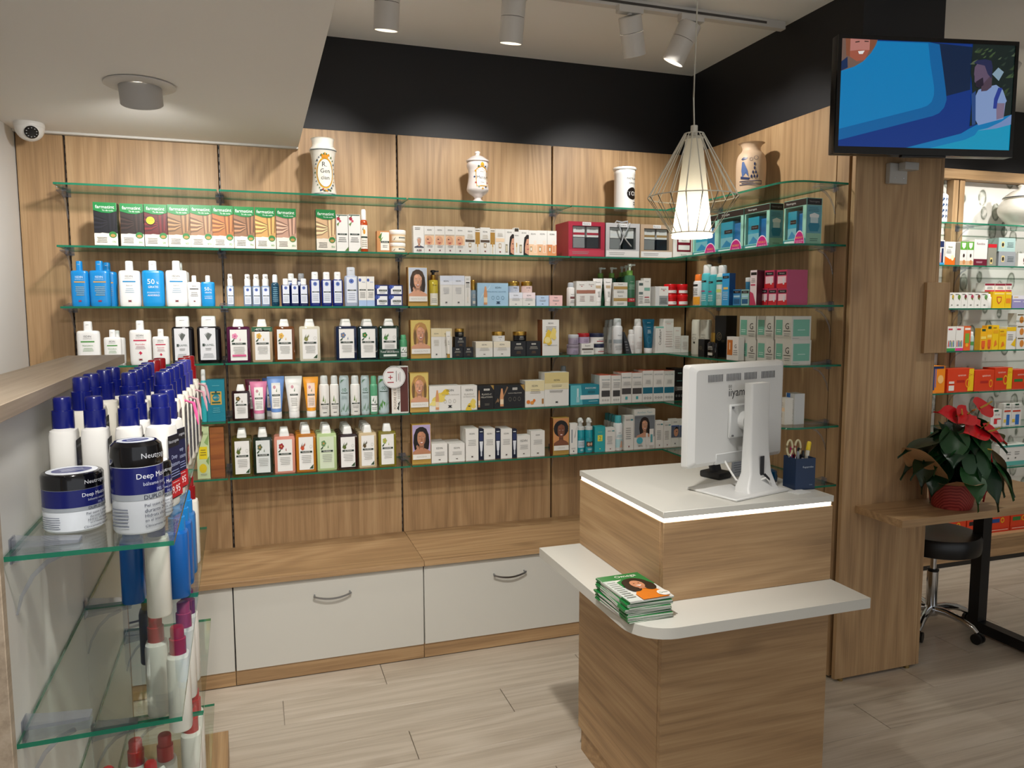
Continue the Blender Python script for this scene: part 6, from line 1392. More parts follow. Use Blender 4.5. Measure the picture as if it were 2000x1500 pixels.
 'api1': [('t', 'apisérum', .55, .7, .11, '#f6d9c8', .5), ('r', .36, .4, .66, .5, '#b0281c'), ('p', ((.78, .02), (1, .02), (1, .98), (.82, .98)), '#f0c81c'), ('t', '2+1', .9, .72, .12, '#c8301c', .16), ('ring', .78, .36, .09, .2, .3, '#efa01c'), ('r', .06, .06, .26, .28, '#e9e2da'), ('r', .06, .36, .26, .46, '#e9d2c8')],
 'api2': [('t', 'apisérum', .6, .72, .13, '#f6d9c8', .56), ('r', .3, .36, .7, .48, '#b0281c'), ('ring', .84, .34, .09, .2, .35, '#efa01c')],
 'api3': [('t', 'apisérum', .4, .78, .11, '#f6d9c8', .5), ('r', .1, .42, .46, .54, '#2f7a3a'), ('p', ((.7, .02), (1, .02), (1, .98), (.74, .98)), '#f0c81c'), ('t', '2+1', .86, .78, .11, '#c8301c', .2), ('ring', .62, .44, .12, .22, .3, '#e8b81c')],
 'api4': [('t', 'apisérum', .5, .74, .12, '#f6d9c8', .56), ('r', .1, .38, .6, .52, '#2f7a3a'), ('ring', .78, .42, .12, .22, .35, '#efa01c')],
 'omega': [('t', 'Omega', .5, .82, .08, '#3a3a3a', .8), ('r', .1, .62, .9, .7, '#c8503a'), ('r', .4, .04, .8, .5, '#2f6fc0'), ('r', .48, .5, .7, .58, '#d9dde0'), ('r', .08, .16, .36, .3, '#e8c84a'), ('r', .3, .92, .7, .99, '#1f4a34')],
 'vit': [('r', .3, .88, .7, .98, '#1f4a34'), ('t', 'VIT-AE', .6, .7, .09, '#4a4a4a', .5), ('r', .3, .42, .95, .48, '#c8202c'), ('r', .3, .16, .6, .42, '#d8343c')],
 'tealw': [('r', 0, 0, 1, .2, '#5fb5ac'), ('r', 0, .9, 1, 1, '#5fb5ac')] + nn(.2, .4, .5, .7, 2) + nn(.5, .7, .5, .7, 2) + [('e', .55, .36, .03, .04, '#6a6a64'), ('e', .3, .36, .03, .04, '#6a6a64')],
}
def draw(pr, key, ext):
    if not key:
        return
    for L in PR[key]:
        a = [ext.get('k', '#cccccc') if q == 'K' else q for q in L[1:]]
        getattr(pr, L[0])(*a)

# ================================================================== goods: shapes (local origin: base, front face on y = 0, looking towards -y)
def fmap(w, y=0.0, z0=0.0):
    return lambda u, v, e: (u - w / 2, y - e, z0 + v)
def cmap(R, cy, w, z0=0.0, sy=1.0):
    return lambda u, v, e: ((R + e) * sin((u - w / 2) / R), cy - (R + e) * cos((u - w / 2) / R) * sy, z0 + v)
CLEARB = {}
def liquid(h, rough=.08):
    return mat(h, rough, 0, .5, .3)
def carton(w, h, ext):
    c = ext.get('c', '#e9e7e1')
    d = ext.get('d', max(.03, min(.085, w * .8)))
    m = MB()
    sd = mat(ext['side'], .4) if 'side' in ext else mat(c, .38)
    fc = {'left': sd, 'right': sd}
    if 'top' in ext:
        fc['top'] = mat(ext['top'], .4)
    base = OAK_X if ext.get('wood') == 2 else mat(c, .38)
    if ext.get('wood'):
        base = wood('printed_wood', '#6d3a1a', '#8d5026', '#a5642f', 'X', .4, False, 1.5)
        fc = {}
    m.box(-w / 2, w / 2, 0, d, 0, h, base, fc)
    draw(Print(m, w, h, fmap(w)), ext.get('p'), ext)
    if ext.get('nside'):
        g = Print(m, d, h, lambda u, v, e: (w / 2 + e, u, v))
        g.r(.08, .16, .92, .86, '#6fae98')
        g.n(.3, .7, .4, .46, 1, '#d9e9e2')
        g.n(.05, .4, .05, .1, 1, GY)
    return [('carton', m)], d
def dye(w, h, ext):
    d = .06
    m = MB()
    m.box(-w / 2, w / 2, 0, d, 0, h, mat('#e8e2d4', .38), {'left': mat('#173a26', .4), 'right': mat('#173a26', .4), 'top': mat('#0f7a3c', .4)})
    p = Print(m, w, h, fmap(w))
    hc = ext['hair']
    p.r(0, .3, 1, .84, hc)
    r_, g_, b_ = [int(hc[i:i + 2], 16) for i in (1, 3, 5)]
    lt = '#%02x%02x%02x' % tuple(min(255, int(q * 1.28 + 8)) for q in (r_, g_, b_))
    dk_ = '#%02x%02x%02x' % tuple(int(q * .68) for q in (r_, g_, b_))
    for k in range(7):
        v = .36 + k * .055
        p.p(((0, v), (0, v + .03), (.3, v + .05 - .012 * k), (.62, .52 + .012 * k), (.62, .50 + .012 * k), (.3, v + .025 - .012 * k)), lt if k % 2 else dk_)
    for k in range(5):
        u = .62 + .075 * k
        p.p(((u, .33 + .02 * k), (u + .03, .33 + .02 * k), (u - .02 + .03 * k, .8), (u - .06 + .03 * k, .8)), lt if k % 2 else dk_)
    p.p(((0, .0), (1, 0), (1, .26), (.75, .29), (.35, .31), (0, .27)), '#e6dfd0')
    p.p(((0, .82), (.35, .77), (.7, .76), (1, .81), (1, 1), (0, 1)), '#0d7a3a')
    p.t('farmatint', .5, .9, .075, '#f4f6f0', .86)
    p.t('Tú dis todo', .62, .82, .035, '#eaf3ea', .5)
    p.e(.8, .27, .17, .075, '#2f7a3a', 12)
    p.e(.8, .25, .11, .035, '#b08a4a', 10)
    p.n(.1, .55, .08, .22, 4, '#55504a')
    p.t(ext['code'], .84, .11, .045, '#5aa06a')
    p.r(0, 0, 1, .025, '#1f4a34')
    if ext.get('st'):
        p.e(.27, .62, .2, .1, '#1a1a1a', 16)
        p.e(.27, .62, .18, .09, '#f2d91c', 16)
        p.t('7,95€', .27, .62, .05, '#1a1a1a', .28)
    return [('carton', m)], d
def flat(w, h, ext):
    """oval shampoo bottle with square shoulders and a flip cap"""
    c = ext.get('c', '#eeeeec')
    d = min(.05, w * .58)
    wide = ext.get('wide')
    capw = w * (.62 if wide else .36)
    hb = h * (.78 if wide else .79)
    b = MB()
    mt = liquid(c, .12) if wide else mat(c, .3)
    secs = []
    for z, s in ((0, .93), (.004, .985), (.02, 1.0), (hb * .9, 1.0), (hb * .965, .965), (hb * .992, .86), (hb, .62 if not wide else .74)):
        secs.append([(x, y, z) for x, y in rrect(w * s, d * s, d * .38 * s, 4, 0, d / 2)])
    b.loft(secs, mt)
    lw, lh = w * .92, hb * .93
    l = MB()
    draw(Print(l, lw, lh, fmap(lw, 0, .008)), ext.get('p'), ext)
    k = MB()
    cc = ext.get('cap', '#f2f2f0')
    secs = []
    for z, s in ((hb - .003, 1.0), (hb + (h - hb) * .3, .98), (h - .004, .95), (h - .001, .88), (h, .7)):
        secs.append([(x, y, z) for x, y in rrect(capw * s, min(d * .8, capw) * s, .008, 3, 0, d / 2)])
    k.loft(secs, mat(cc, .3))
    k.box(-capw * .18, capw * .18, d / 2 - min(d * .8, capw) / 2 - .0006, d / 2, hb + (h - hb) * .62, hb + (h - hb) * .66, mat('#c9c9c7', .4))
    out = [('body', b), ('cap', k)]
    if l.v:
        out.append(('label', l))
    return out, d
def klo(w, h, ext):
    """square clear shampoo bottle with tapered white cap and botanical label"""
    d = min(.045, w * .55)
    hb = h * .83
    b = MB()
    secs = []
    for z, s in ((0, .95), (.004, 1.0), (hb * .93, 1.0), (hb * .985, .95), (hb, .8)):
        secs.append([(x, y, z) for x, y in rrect(w * s, d * s, .006, 2, 0, d / 2)])
    b.loft(secs, liquid(ext['c'], .07))
    k = MB()
    secs = []
    for z, s in ((hb - .002, .47), (hb + .004, .475), (h - .003, .36), (h, .33)):
        secs.append([(x, y, z) for x, y in rrect(w * s, d * min(.9, s * 1.7), .006, 3, 0, d / 2)])
    k.loft(secs, mat('#f3f2ee', .3))
    l = MB()
    lw, lh = w * .71, hb * .86
    p = Print(l, lw, lh, lambda u, v, e: (u - lw / 2 + w * .0, -e, hb * .055 + v))
    p.r(0, 0, 1, 1, ext['lab'])
    fc, lf = ext['fl'], ext['ls']
    if ext.get('leafy'):
        for q in range(6):
            a = q * .5
            p.p(((.08 + .05 * q, .62 + .03 * (q % 3)), (.2 + .06 * q, .78 + .03 * ((q + 1) % 3)), (.16 + .07 * q, .68 + .02 * q)), lf if q % 2 else fc)
        p.e(.26, .66, .12, .06, fc, 10)
        p.p(((.7, .03), (.98, .16), (.96, .02)), lf)
        p.ring(.84, .7, .09, .05, .12, '#8a8a86')
    else:
        pet = 5
        for q in range(pet):
            a = 2 * pi * q / pet
            p.e(.28 + .1 * cos(a), .79 + .055 * sin(a), .085, .045, fc, 8)
        p.e(.28, .79, .06, .03, '#c98f4a' if fc != '#e48fb0' else '#c75a88', 8)
        p.p(((.24, .73), (.28, .73), (.2, .62), (.16, .62)), lf)
        p.p(((.05, .62), (.22, .7), (.14, .6)), lf)
        p.p(((.55, .66), (.6, .74), (.62, .64)), fc)
    p.r(.1, .52, .92, .575, '#1f3329')
    p.t('KLORANE', .51, .5475, .035, '#f1efe8', .6)
    p.n(.16, .86, .2, .46, 5, '#a5a5a0')
    if ext.get('bar'):
        p.r(.1, .13, .92, .19, ext['bar'])
    nb = MB()
    if ext.get('neck'):
        e2 = Print(nb, w, hb, fmap(w))
        e2.r(0.01, .86, .99, .99, ext['neck'])
        e2.t('-40%', .32, .92, .075, '#f4f6f0', .4)
        e2.n(.55, .95, .89, .95, 2, '#a9c9b4')
    if ext.get('eco'):
        e2 = Print(nb, w, hb, fmap(w, -.0012))
        e2.r(.0, .02, 1, .3, '#12402c')
        e2.t('Total abundance', .5, .22, .06, '#f0f3ee', .9)
        e2.r(.2, .08, .85, .14, '#dfe6df')
    return [('body', b), ('cap', k), ('label', l)] + ([('promotion_band', nb)] if nb.v else []), d
def can(w, h, ext):
    """spray can, round bottle or tube-like flask with a cap"""
    R = w / 2
    sy = 1.0
    if 'round' in ext:
        sy = ext['round'] / w
    cy = R * sy
    c = ext['c']
    b = MB()
    hb = h * (.97 if ext.get('flat') else .80)
    if ext.get('flat'):
        pr = [(R * .9, 0), (R * .97, .004), (R * .97, hb - .006), (R * .9, hb)]
        kp = [(R * .88, hb), (R * .9, h - .002), (R * .8, h)]
    else:
        pr = [(R * .92, 0), (R * .98, .004), (R * .98, hb * .90), (R * .9, hb * .965), (R * .62, hb)]
        kp = [(R * .72, hb - .004), (R * .74, hb + .002), (R * .70, h - .006), (R * .6, h - .001), (R * .3, h)]
    b.lathe(pr, mat(c, .28), 0, cy, 0, 28, 1, sy)
    k = MB().lathe(kp, mat(ext['cap'], .3), 0, cy, 0, 28, 1, sy)
    out = [('body', b), ('cap', k)]
    if ext.get('p'):
        l = MB()
        lw = R * .98 * 2.3
        draw(Print(l, lw, hb * .95, cmap(R * .98 + .0002, cy, lw, .004, sy), 14), ext['p'], ext)
        out.append(('label', l))
    return out, 2 * cy
def foam(w, h, ext):
    R = w / 2
    b = MB().lathe([(R * .92, 0), (R * .98, .004), (R * .98, h * .62), (R * .9, h * .66), (R * .6, h * .68)], mat('#1f97a4', .2), 0, R, 0, 28)
    k = MB().lathe([(R * .95, h * .66), (R * .95, h * .74), (R * .5, h * .77), (R * .5, h * .86), (R * .62, h * .87), (R * .6, h * .95), (R * .3, h)], mat('#eeeeec', .3), 0, R, 0, 16)
    k.box(-.006, .006, -.002, R, h * .88, h * .93, mat('#eeeeec', .3))
    ov = MB().lathe([(R * .99, h * .68), (R * .99, h * .99), (R * .9, h)], WRAPM, 0, R, 0, 16, cap=False)
    l = MB()
    lw = R * 2.2
    draw(Print(l, lw, h * .64, cmap(R * .98, R, lw, 0), 14), ext['p'], ext)
    return [('body', b), ('pump', k), ('overcap', ov), ('label', l)], w
def jar(w, h, ext):
    R = w / 2
    ry = ext.get('rd', w) / w
    cy = R * ry
    hl = h * (.36 if not ext.get('gold') else .40)
    b = MB().lathe([(R * .86, 0), (R * .95, .003), (R * .96, h - hl)], mat(ext['c'], .3), 0, cy, 0, 30, 1, ry)
    k = MB().lathe([(R * .97, h - hl), (R * .985, h - hl + .002), (R * .985, h - .003), (R * .94, h - .0005), (R * .7, h)], GOLD if ext.get('gold') else mat(ext['lid'], .3), 0, cy, 0, 30, 1, ry)
    out = [('body', b), ('lid', k)]
    if ext.get('p'):
        l = MB()
        lw = R * 2.2
        draw(Print(l, lw, (h - hl) * .94, cmap(R * .957 + .0003, cy, lw, .001, ry), 14), ext['p'], ext)
        out.append(('label', l))
    return out, 2 * cy
def tubeup(w, h, ext):
    """squeeze tube standing on its cap, flat crimp on top"""
    d = w * .62
    hc = h * .15
    cw = w * .62
    k = MB().lathe([(cw / 2 * .96, 0), (cw / 2, .003), (cw / 2, hc - .002), (cw / 2 * .97, hc)], mat(ext['cap'], .35), 0, d / 2, 0, 20)
    b = MB()
    secs = []
    n = 24
    for t in (0, .04, .3, .6, .85, .94, 1.0):
        z = hc + (h - hc) * t
        ww = (cw * .98 + (w - cw * .98) * min(1, t * 1.1)) / 2
        dd = (cw * .98 / 2) * (1 - t) ** .8 + .0012
        if t > .93:
            dd = .0014
        secs.append([(ww * cos(2 * pi * i / n), d / 2 + dd * sin(2 * pi * i / n), z) for i in range(n)])
    b.loft(secs, mat(ext['c'], .3))
    def tm(u, v, e):
        t = v / (h - hc)
        dd = (cw * .98 / 2) * (1 - t) ** .8 + .0012
        ww = (cw * .98 + (w - cw * .98) * min(1, t * 1.1)) / 2
        x = (u - lw / 2)
        s = max(0.0, 1 - (x / ww) ** 2)
        return (x, d / 2 - dd * math.sqrt(s) - e - .0004, hc + v)
    lw = cw * .86
    l = MB()
    p = Print(l, lw, h - hc, tm, 6)
    if ext.get('p') == 'ktube':
        p.cols = 6
        for q in range(6):
            p.r(.02, .1 + .12 * q, .98, .1 + .12 * (q + 1), ext.get('lab', '#f1efea'))
            p.k -= 1
        p.k += 1
        p.e(.34, .70, .16, .05, '#c98f9a', 8)
        p.p(((.5, .58), (.62, .68), (.6, .56)), '#4a6a3a')
        p.r(.08, .45, .92, .50, '#1f3329')
        p.t('KLORANE', .5, .475, .028, '#f1efe8', .6)
        p.n(.14, .86, .16, .40, 5, '#a5a5a0')
    else:
        draw(p, ext.get('p'), ext)
    return [('cap', k), ('body', b), ('label', l)], d
def pumpc(w, h, ext):
    d = min(w, .035)
    hb = h * .64
    b = MB()
    secs = [[(x, y, z) for x, y in rrect(w * s, d * s, d * .3, 3, 0, d / 2)] for z, s in ((0, .95), (.003, 1), (hb * .94, 1), (hb, .75))]
    b.loft(secs, liquid(ext['c'], .06))
    k = MB().lathe([(w * .36, hb - .002), (w * .36, hb + (h - hb) * .55), (w * .3, hb + (h - hb) * .6), (w * .3, h - .003), (w * .25, h)], mat('#f2f1ee', .3), 0, d / 2, 0, 16)
    k.box(-.004, .004, -.006, d / 2, h - .011, h - .004, mat('#f2f1ee', .3))
    l = MB()
    draw(Print(l, w * .96, hb * .92, fmap(w * .96, 0, .004)), ext['p'], ext)
    return [('body', b), ('pump', k), ('label', l)], d
def mist(w, h, ext):
    R = w / 2
    b = MB().lathe([(R * .92, 0), (R, .003), (R, h * .66), (R * .9, h * .72), (R * .55, h * .76)], liquid(ext['c'], .1), 0, R, 0, 28)
    k = MB().lathe([(R * .62, h * .75), (R * .66, h * .80), (R * .6, h * .97), (R * .45, h)], mat(ext['cap'], .3), 0, R, 0, 16)
    l = MB()
    lw = R * 2.2
    p = Print(l, lw, h * .6, cmap(R, R, lw, .01), 14)
    p.r(.05, .04, .95, .96, ext['l'])
    if ext['p'] == 'mango':
        p.e(.5, .7, .14, .1, '#d99a3a', 10)
        p.p(((.3, .78), (.42, .9), (.4, .74)), '#3a4a2a')
        p.r(.12, .46, .9, .52, '#1f3329')
        p.n(.2, .8, .1, .4, 4, '#a9a292')
    else:
        p.n(.2, .8, .1, .9, 8, '#7fb0c4')
    return [('body', b), ('cap', k), ('label', l)], w
def pumpo(w, h, ext):
    R = w / 2
    b = MB().lathe([(R * .92, 0), (R, .003), (R, h * .68), (R * .94, h * .72), (R * .4, h * .73)], liquid(ext['c'], .06), 0, R, 0, 28)
    g = MB().lathe([(R * .5, h * .73), (R * .52, h * .735), (R * .52, h * .86), (R * .48, h * .865)], GOLD, 0, R, 0, 16)
    k = MB().lathe([(R * .3, h * .865), (R * .3, h * .93), (R * .55, h * .935), (R * .55, h * .985), (R * .4, h)], mat('#141414', .35), 0, R, 0, 14)
    k.box(-.005, R * 1.15, R - .006, R + .006, h * .945, h * .985, mat('#141414', .35))
    l = MB()
    lw = R * 2
    p = Print(l, lw, h * .66, cmap(R, R, lw, .004), 14)
    p.r(.05, .0, .95, .5, '#e9e6d6')
    p.t('ISDIN', .55, .84, .05, '#5a5220', .5)
    p.n(.2, .8, .1, .3, 3)
    return [('body', b), ('collar', g), ('pump', k), ('label', l)], w
def pumpg(w, h, ext):
    R = w / 2
    hb = h * .74
    b = MB().lathe([(R * .92, 0), (R, .004), (R, hb * .92), (R * .9, hb * .97), (R * .42, hb)], liquid(ext['c'], .06), 0, R, 0, 28)
    k = MB().lathe([(R * .5, hb), (R * .5, hb + .014), (R * .2, hb + .016), (R * .2, h - .012), (R * .34, h - .01), (R * .34, h)], mat('#d7dcd4', .3), 0, R, 0, 14)
    k.box(0, R * 1.05, R - .005, R + .005, h - .009, h - .001, mat('#d7dcd4', .3))
    t = MB().lathe([(R * .56, hb - .001), (R * .56, hb + .022)], mat('#7cab4e', .4), 0, R, 0, 14)
    l = MB()
    lw = R * 2
    p = Print(l, lw, hb * .9, cmap(R, R, lw, .004), 14)
    p.t('Eucerin', .5, .84, .03, '#d9e9dc', .5)
    p.n(.2, .8, .55, .74, 4, '#9fc3ac')
    if ext.get('st'):
        p.r(.12, .12, .95, .25, '#b8161f')
        p.t('14,99', .55, .185, .075, '#f4eeee', .6)
    return [('body', b), ('pump', k), ('neck_tag', t), ('label', l)], w
def gcap(w, h, ext):
    R = w / 2
    ry = ext.get('rd', w) / w
    b = MB().lathe([(R * .9, 0), (R * .97, .003), (R * .97, h * .58), (R * .7, h * .62)], liquid(ext['c'], .12), 0, R * ry, 0, 18, 1, ry)
    g = MB().lathe([(R * .8, h * .62), (R * .82, h * .64), (R * .8, h * .985), (R * .7, h)] if ry == 1.0 else [(R * .4, h * .62), (R * .42, h * .64), (R * .4, h * .985), (R * .3, h)], GOLD, 0, R * ry, 0, 18, 1, ry)
    l = MB()
    lw = R * 1.9
    p = Print(l, lw, h * .55, cmap(R * .97, R * ry, lw, .004, ry), 14)
    p.r(.3, .1, .8, .3, '#cfcac0')
    p.n(.3, .8, .5, .8, 3, '#cfcac0')
    return [('body', b), ('cap', g), ('label', l)], 2 * R * ry
def portrait(w, h, ext):
    d = .045
    sd = mat(ext.get('side', '#8a5a24'), .4)
    m = MB().box(-w / 2, w / 2, 0, d, 0, h, mat('#c19a4a', .4, .2), {'left': sd, 'right': sd})
    p = Print(m, w, h, fmap(w))
    p.face(.03, .25, .97, .985, ext['skin'], ext['hair'], ext['bg'], None, ext.get('afro', False), False, ext.get('hand', False))
    p.r(.03, .12, .97, .25, '#eae7e0')
    p.t(ext['t'], .5, .185, .04, '#b9b4a8', .8)
    return [('block', m)], d
def gift(w, h, ext):
    d = ext['d']
    c = mat(ext['c'], .35)
    m = MB()
    t = .004
    m.box(-w / 2, w / 2, 0, d, 0, h * .24, c)
    m.box(-w / 2, w / 2, 0, d, h * .88, h, c)
    m.box(-w / 2, -w / 2 + w * .11, 0, d, h * .24, h * .88, c)
    m.box(w / 2 - w * .11, w / 2, 0, d, h * .24, h * .88, c)
    m.box(-w / 2 + w * .11, w / 2 - w * .11, d - t, d, h * .24, h * .88, mat('#3a3234', .5))
    p = Print(m, w, h, fmap(w))
    p.r(.02, .03, .98, .2, '#e6e3e0' if ext['c'] != '#a3243a' else '#b8384c')
    p.n(.06, .6, .07, .16, 2, '#8a8684')
    p.r(.38, .89, .62, .99, '#d9d9d9')
    p.t('Eucerin', .5, .94, .05, '#3a3a3a', .2)
    q = MB()
    for s in (-1, 1):
        cx = s * w * .19
        for k in range(2):
            q.box(cx - w * .16, cx + w * .16, .012, .06, h * (.26 + .31 * k), h * (.555 + .31 * k), mat(('#8d8d8d', '#1c1a1c')[(s > 0) * 1] if k == 0 else '#efece8', .4))
        pp = Print(q, w * .32, h * .3, lambda u, v, e, cx=cx: (cx - w * .16 + u, .012 - e, h * .57 + v))
        pp.r(0, .2, 1, .42, ext['band'])
        pp.t('Eucerin', .5, .75, .14, '#5a5a5a', .5)
    f = MB().box(-w / 2 + w * .11, w / 2 - w * .11, .002, .0025, h * .24, h * .88, WRAPM)
    out = [('carton', m), ('inner_carton', q), ('window', f)]
    if ext.get('rib'):
        r = MB()
        sl = mat('#c9ccd0', .25, .6)
        for k, (dx, dz) in enumerate(((-.03, 0), (.035, .005), (-.008, -.045), (.02, -.05))):
            r.tube([(0, -.004, h * .62), (dx * .6, -.010, h * .62 + abs(dz) + .03), (dx, -.008, h * .98 + dz)] if k < 2 else [(0, -.004, h * .62), (dx, -.008, h * .62 + dz * .5), (dx * 2.2, -.006, h * .62 + dz)], .0035, sl, 6)
        r.tube([(-.035, .02, h), (-.03, .01, h + .012), (0, .01, h + .006)], .004, sl, 6)
        r.tube([(.035, .02, h), (.03, .01, h + .012), (0, .01, h + .006)], .004, sl, 6)
        out.append(('ribbon', r))
    return out, d
def pack(w, h, ext):
    """teal twin-pack carton with open window and pink sticker"""
    d = ext['d']
    c = mat('#9fd6c2', .38)
    m = MB()
    m.box(-w / 2, w / 2, 0, d, 0, h * .14, c)
    m.box(-w / 2, w / 2, 0, d, h * .84, h, c)
    m.box(-w / 2, -w / 2 + .008, 0, d, h * .14, h * .84, c)
    m.box(w / 2 - .02, w / 2, 0, d, h * .14, h * .84, c)
    m.box(-w / 2 + .008, w / 2 - .02, d - .004, d, h * .14, h * .84, mat('#2a8a96', .4))
    p = Print(m, w, h, fmap(w))
    p.r(0, .85, 1, .99, '#2a1f1e')
    p.t('Neutrogena', .32, .92, .06, '#e4e2de', .5)
    p.r(.0, 0, 1, .13, '#2f8f94')
    p.r(.06, .03, .5, .10, '#cfe6e2')
    e = Print(m, d, h, lambda u, v, e_: (w / 2 + e_, u, v))
    e.r(.04, .85, .96, .99, '#151213')
    e.t('Neutrogena', .5, .92, .05, '#8f8b88', .8)
    e.r(.04, .02, .96, .84, '#5f9fae')
    e.r(.04, .02, .96, .24, '#8fc0a6')
    e.n(.12, .8, .7, .8, 3, '#2f6a7a')
    e.p(((.25, .28), (.75, .28), (.86, .4), (.8, .46), (.2, .46), (.14, .4)), '#1f7f9c')
    e.r(.26, .46, .74, .58, '#c3d9dc')
    e.p(((.22, .58), (.78, .58), (.8, .64), (.5, .68), (.2, .64)), '#e6ebea')
    e.n(.2, .8, .06, .14, 2, '#3f6a5a')
    i = MB()
    i.box(-w / 2 + .014, -w / 2 + .014 + (w - .05) * .62, .010, d - .012, h * .145, h * .76, mat('#2fb4d6', .25))
    i.box(-w / 2 + .016 + (w - .05) * .62, w / 2 - .024, .02, d - .012, h * .145, h * .7, mat('#1f86d0', .25))
    a = Print(i, (w - .05) * .62, h * .6, lambda u, v, e_: (-w / 2 + .014 + u, .010 - e_, h * .145 + v))
    a.r(0, 0, 1, .4, '#8fd3e0')
    a.r(.3, .55, .95, .7, '#3a2624')
    a.t('Neutrogena', .62, .625, .06, '#e4e2de', .55)
    a.p(((.1, .05), (.5, .3), (.9, .12), (.9, .02), (.1, .02)), '#3f9fd0')
    f = MB().box(-w / 2 + .008, w / 2 - .02, .002, .0025, h * .14, h * .84, WRAPM)
    s = MB()
    g = Print(s, w, h, fmap(w, -.0012))
    def dome(r, c_):
        g.p([(.74 + r * cos(pi * q / 12), .02 + r * 1.28 * sin(pi * q / 12)) for q in range(13)], c_)
    dome(.23, '#e9d9e4')
    dome(.21, '#c2187a')
    g.t('REGALO', .74, .16, .05, '#f0b43a', .3)
    g.t('Crema de Gel', .74, .09, .035, '#f4dbe8', .34)
    g.t('Hydro Boost', .74, .045, .035, '#f4dbe8', .34)
    return [('carton', m), ('inner_carton', i), ('window', f), ('sticker', s)], d
def badge(w, h, ext):
    R = w / 2
    m = MB()
    secs = [[(R * cos(2 * pi * i / 36), y, R + R * sin(2 * pi * i / 36)) for i in range(36)] for y in (0, .0025)]
    m.loft(list(reversed(secs)), mat('#e9e8e6', .4), False)
    p = Print(m, w, w, lambda u, v, e: (u - R, -e, v))
    p.ring(.5, .5, .48, .48, .05, '#bdbcb9', 36)
    p.t('1+1', .34, .5, .28, '#a31a2a', .62, True)
    p.r(.58, .3, .61, .78, '#8a8a8a')
    p.r(.68, .36, .70, .66, '#a05a60')
    p.r(.75, .3, .77, .72, '#8a8a8a')
    st = MB().tube([(R * .45, .003, R * 1.0), (R * .45, .012, .02)], .0012, WRAPM, 6)
    st.box(-R * .3, R * .5, .0027, .004, R * .9, R * 1.1, WRAPM)
    return [('disc', m), ('clip', st)], .004
def leaf(w, h, ext):
    m = MB()
    c = mat('#3c3e42', .3)
    m.loft([[(-w * .2, 0, .0), (w * 1.0, .0, .0), (w * 1.0, .035, 0), (-w * .2, .035, 0)],
            [(-w * .55, 0, h * .5), (w * .35, 0, h * .5), (w * .35, .035, h * .5), (-w * .55, .035, h * .5)],
            [(-w * .75, .004, h), (-w * .6, .004, h), (-w * .6, .03, h), (-w * .75, .03, h)]], c, False)
    p = Print(m, w, h, lambda u, v, e: (u - w * .5 - (v - .03) * .24, -e, v))
    p.n(.1, .7, .1, .6, 4, '#8a8c90')
    return [('sachet', m)], .035
STY = dict(carton=('product_carton', carton, 'box'), dye=('hair_dye_carton', dye, 'box'), flat=('shampoo_bottle', flat, 'bottle'), klo=('shampoo_bottle', klo, 'bottle'), can=('spray_can', can, 'bottle'), foam=('foam_bottle', foam, 'bottle'), jar=('cream_jar', jar, 'jar'), tubeup=('cream_tube', tubeup, 'tube'), pumpc=('pump_bottle', pumpc, 'bottle'), mist=('spray_bottle', mist, 'bottle'), pumpo=('pump_bottle', pumpo, 'bottle'), pumpg=('pump_bottle', pumpg, 'bottle'), gcap=('serum_bottle', gcap, 'bottle'), portrait=('display_block', portrait, 'display'), gift=('gift_box', gift, 'box'), pack=('gift_pack', pack, 'box'), badge=('offer_badge', badge, 'badge'), leaf=('product_sachet', leaf, 'sachet'))
def make_thing(name, parts, loc, rz, label, cat):
    if len(parts) == 1:
        o = parts[0][1].build(name, None, loc, rz)
    else:
        o = empty(name, loc, rz)
        for n, m in parts:
            m.build(n, o)
    tag(o, label, cat)
    return o
GOODS = []
def words(s):
    return len(s.split())
for (sty, X, Y, Z, w, h, sh, bay, desc, ext, n) in PRODUCTS:
    nm, fn, cat = STY[sty]
    parts, d = fn(w * .985, h, ext)
    rz = -pi / 2 if bay == 5 else 0.0
    so_ = FORD if bay == 6 else ORD
    where = f'{so_[sh]} shelf, {BAY[bay]}'
    label = f'{desc}, {where}'
    if words(label) > 16:
        where = where.replace(' from white wall', '')
        label = f'{desc}, {where}'
    o = make_thing(nm, parts, (X, Y, Z + .0002), rz, label, cat)
    GOODS.append((o, (nm, sh, bay), label))
    for k in range(1, n):
        yy = Y + k * (d + .004)
        if yy + d > 3.697:
            break
        lb = f'{desc} behind its twin, {where}'
        if words(lb) > 16:
            lb = f'{" ".join(desc.split()[:4])} behind its twin, {where}'
        c = copy_tree(o, (X, yy, Z + .0002))
        tag(c, lb, cat)
        GOODS.append((c, (nm, sh, bay), lb))
cnt = {}
for o, k, lb in GOODS:
    cnt[k] = cnt.get(k, 0) + 1
PLUR = {'product_carton': 'cartons', 'hair_dye_carton': 'hair dye cartons', 'shampoo_bottle': 'shampoo bottles', 'spray_can': 'cans and flasks', 'foam_bottle': 'foam bottles', 'cream_jar': 'jars', 'cream_tube': 'tubes', 'pump_bottle': 'pump bottles', 'spray_bottle': 'spray bottles', 'serum_bottle': 'serum bottles', 'display_block': 'display blocks', 'gift_box': 'gift boxes', 'gift_pack': 'gift packs', 'offer_badge': 'badges', 'product_sachet': 'sachets'}
for o, k, lb in GOODS:
    if cnt[k] > 1:
        o['group'] = f'{PLUR[k[0]]} on {(FORD if k[2] == 6 else ORD)[k[1]]} shelf, {BAY[k[2]]}'

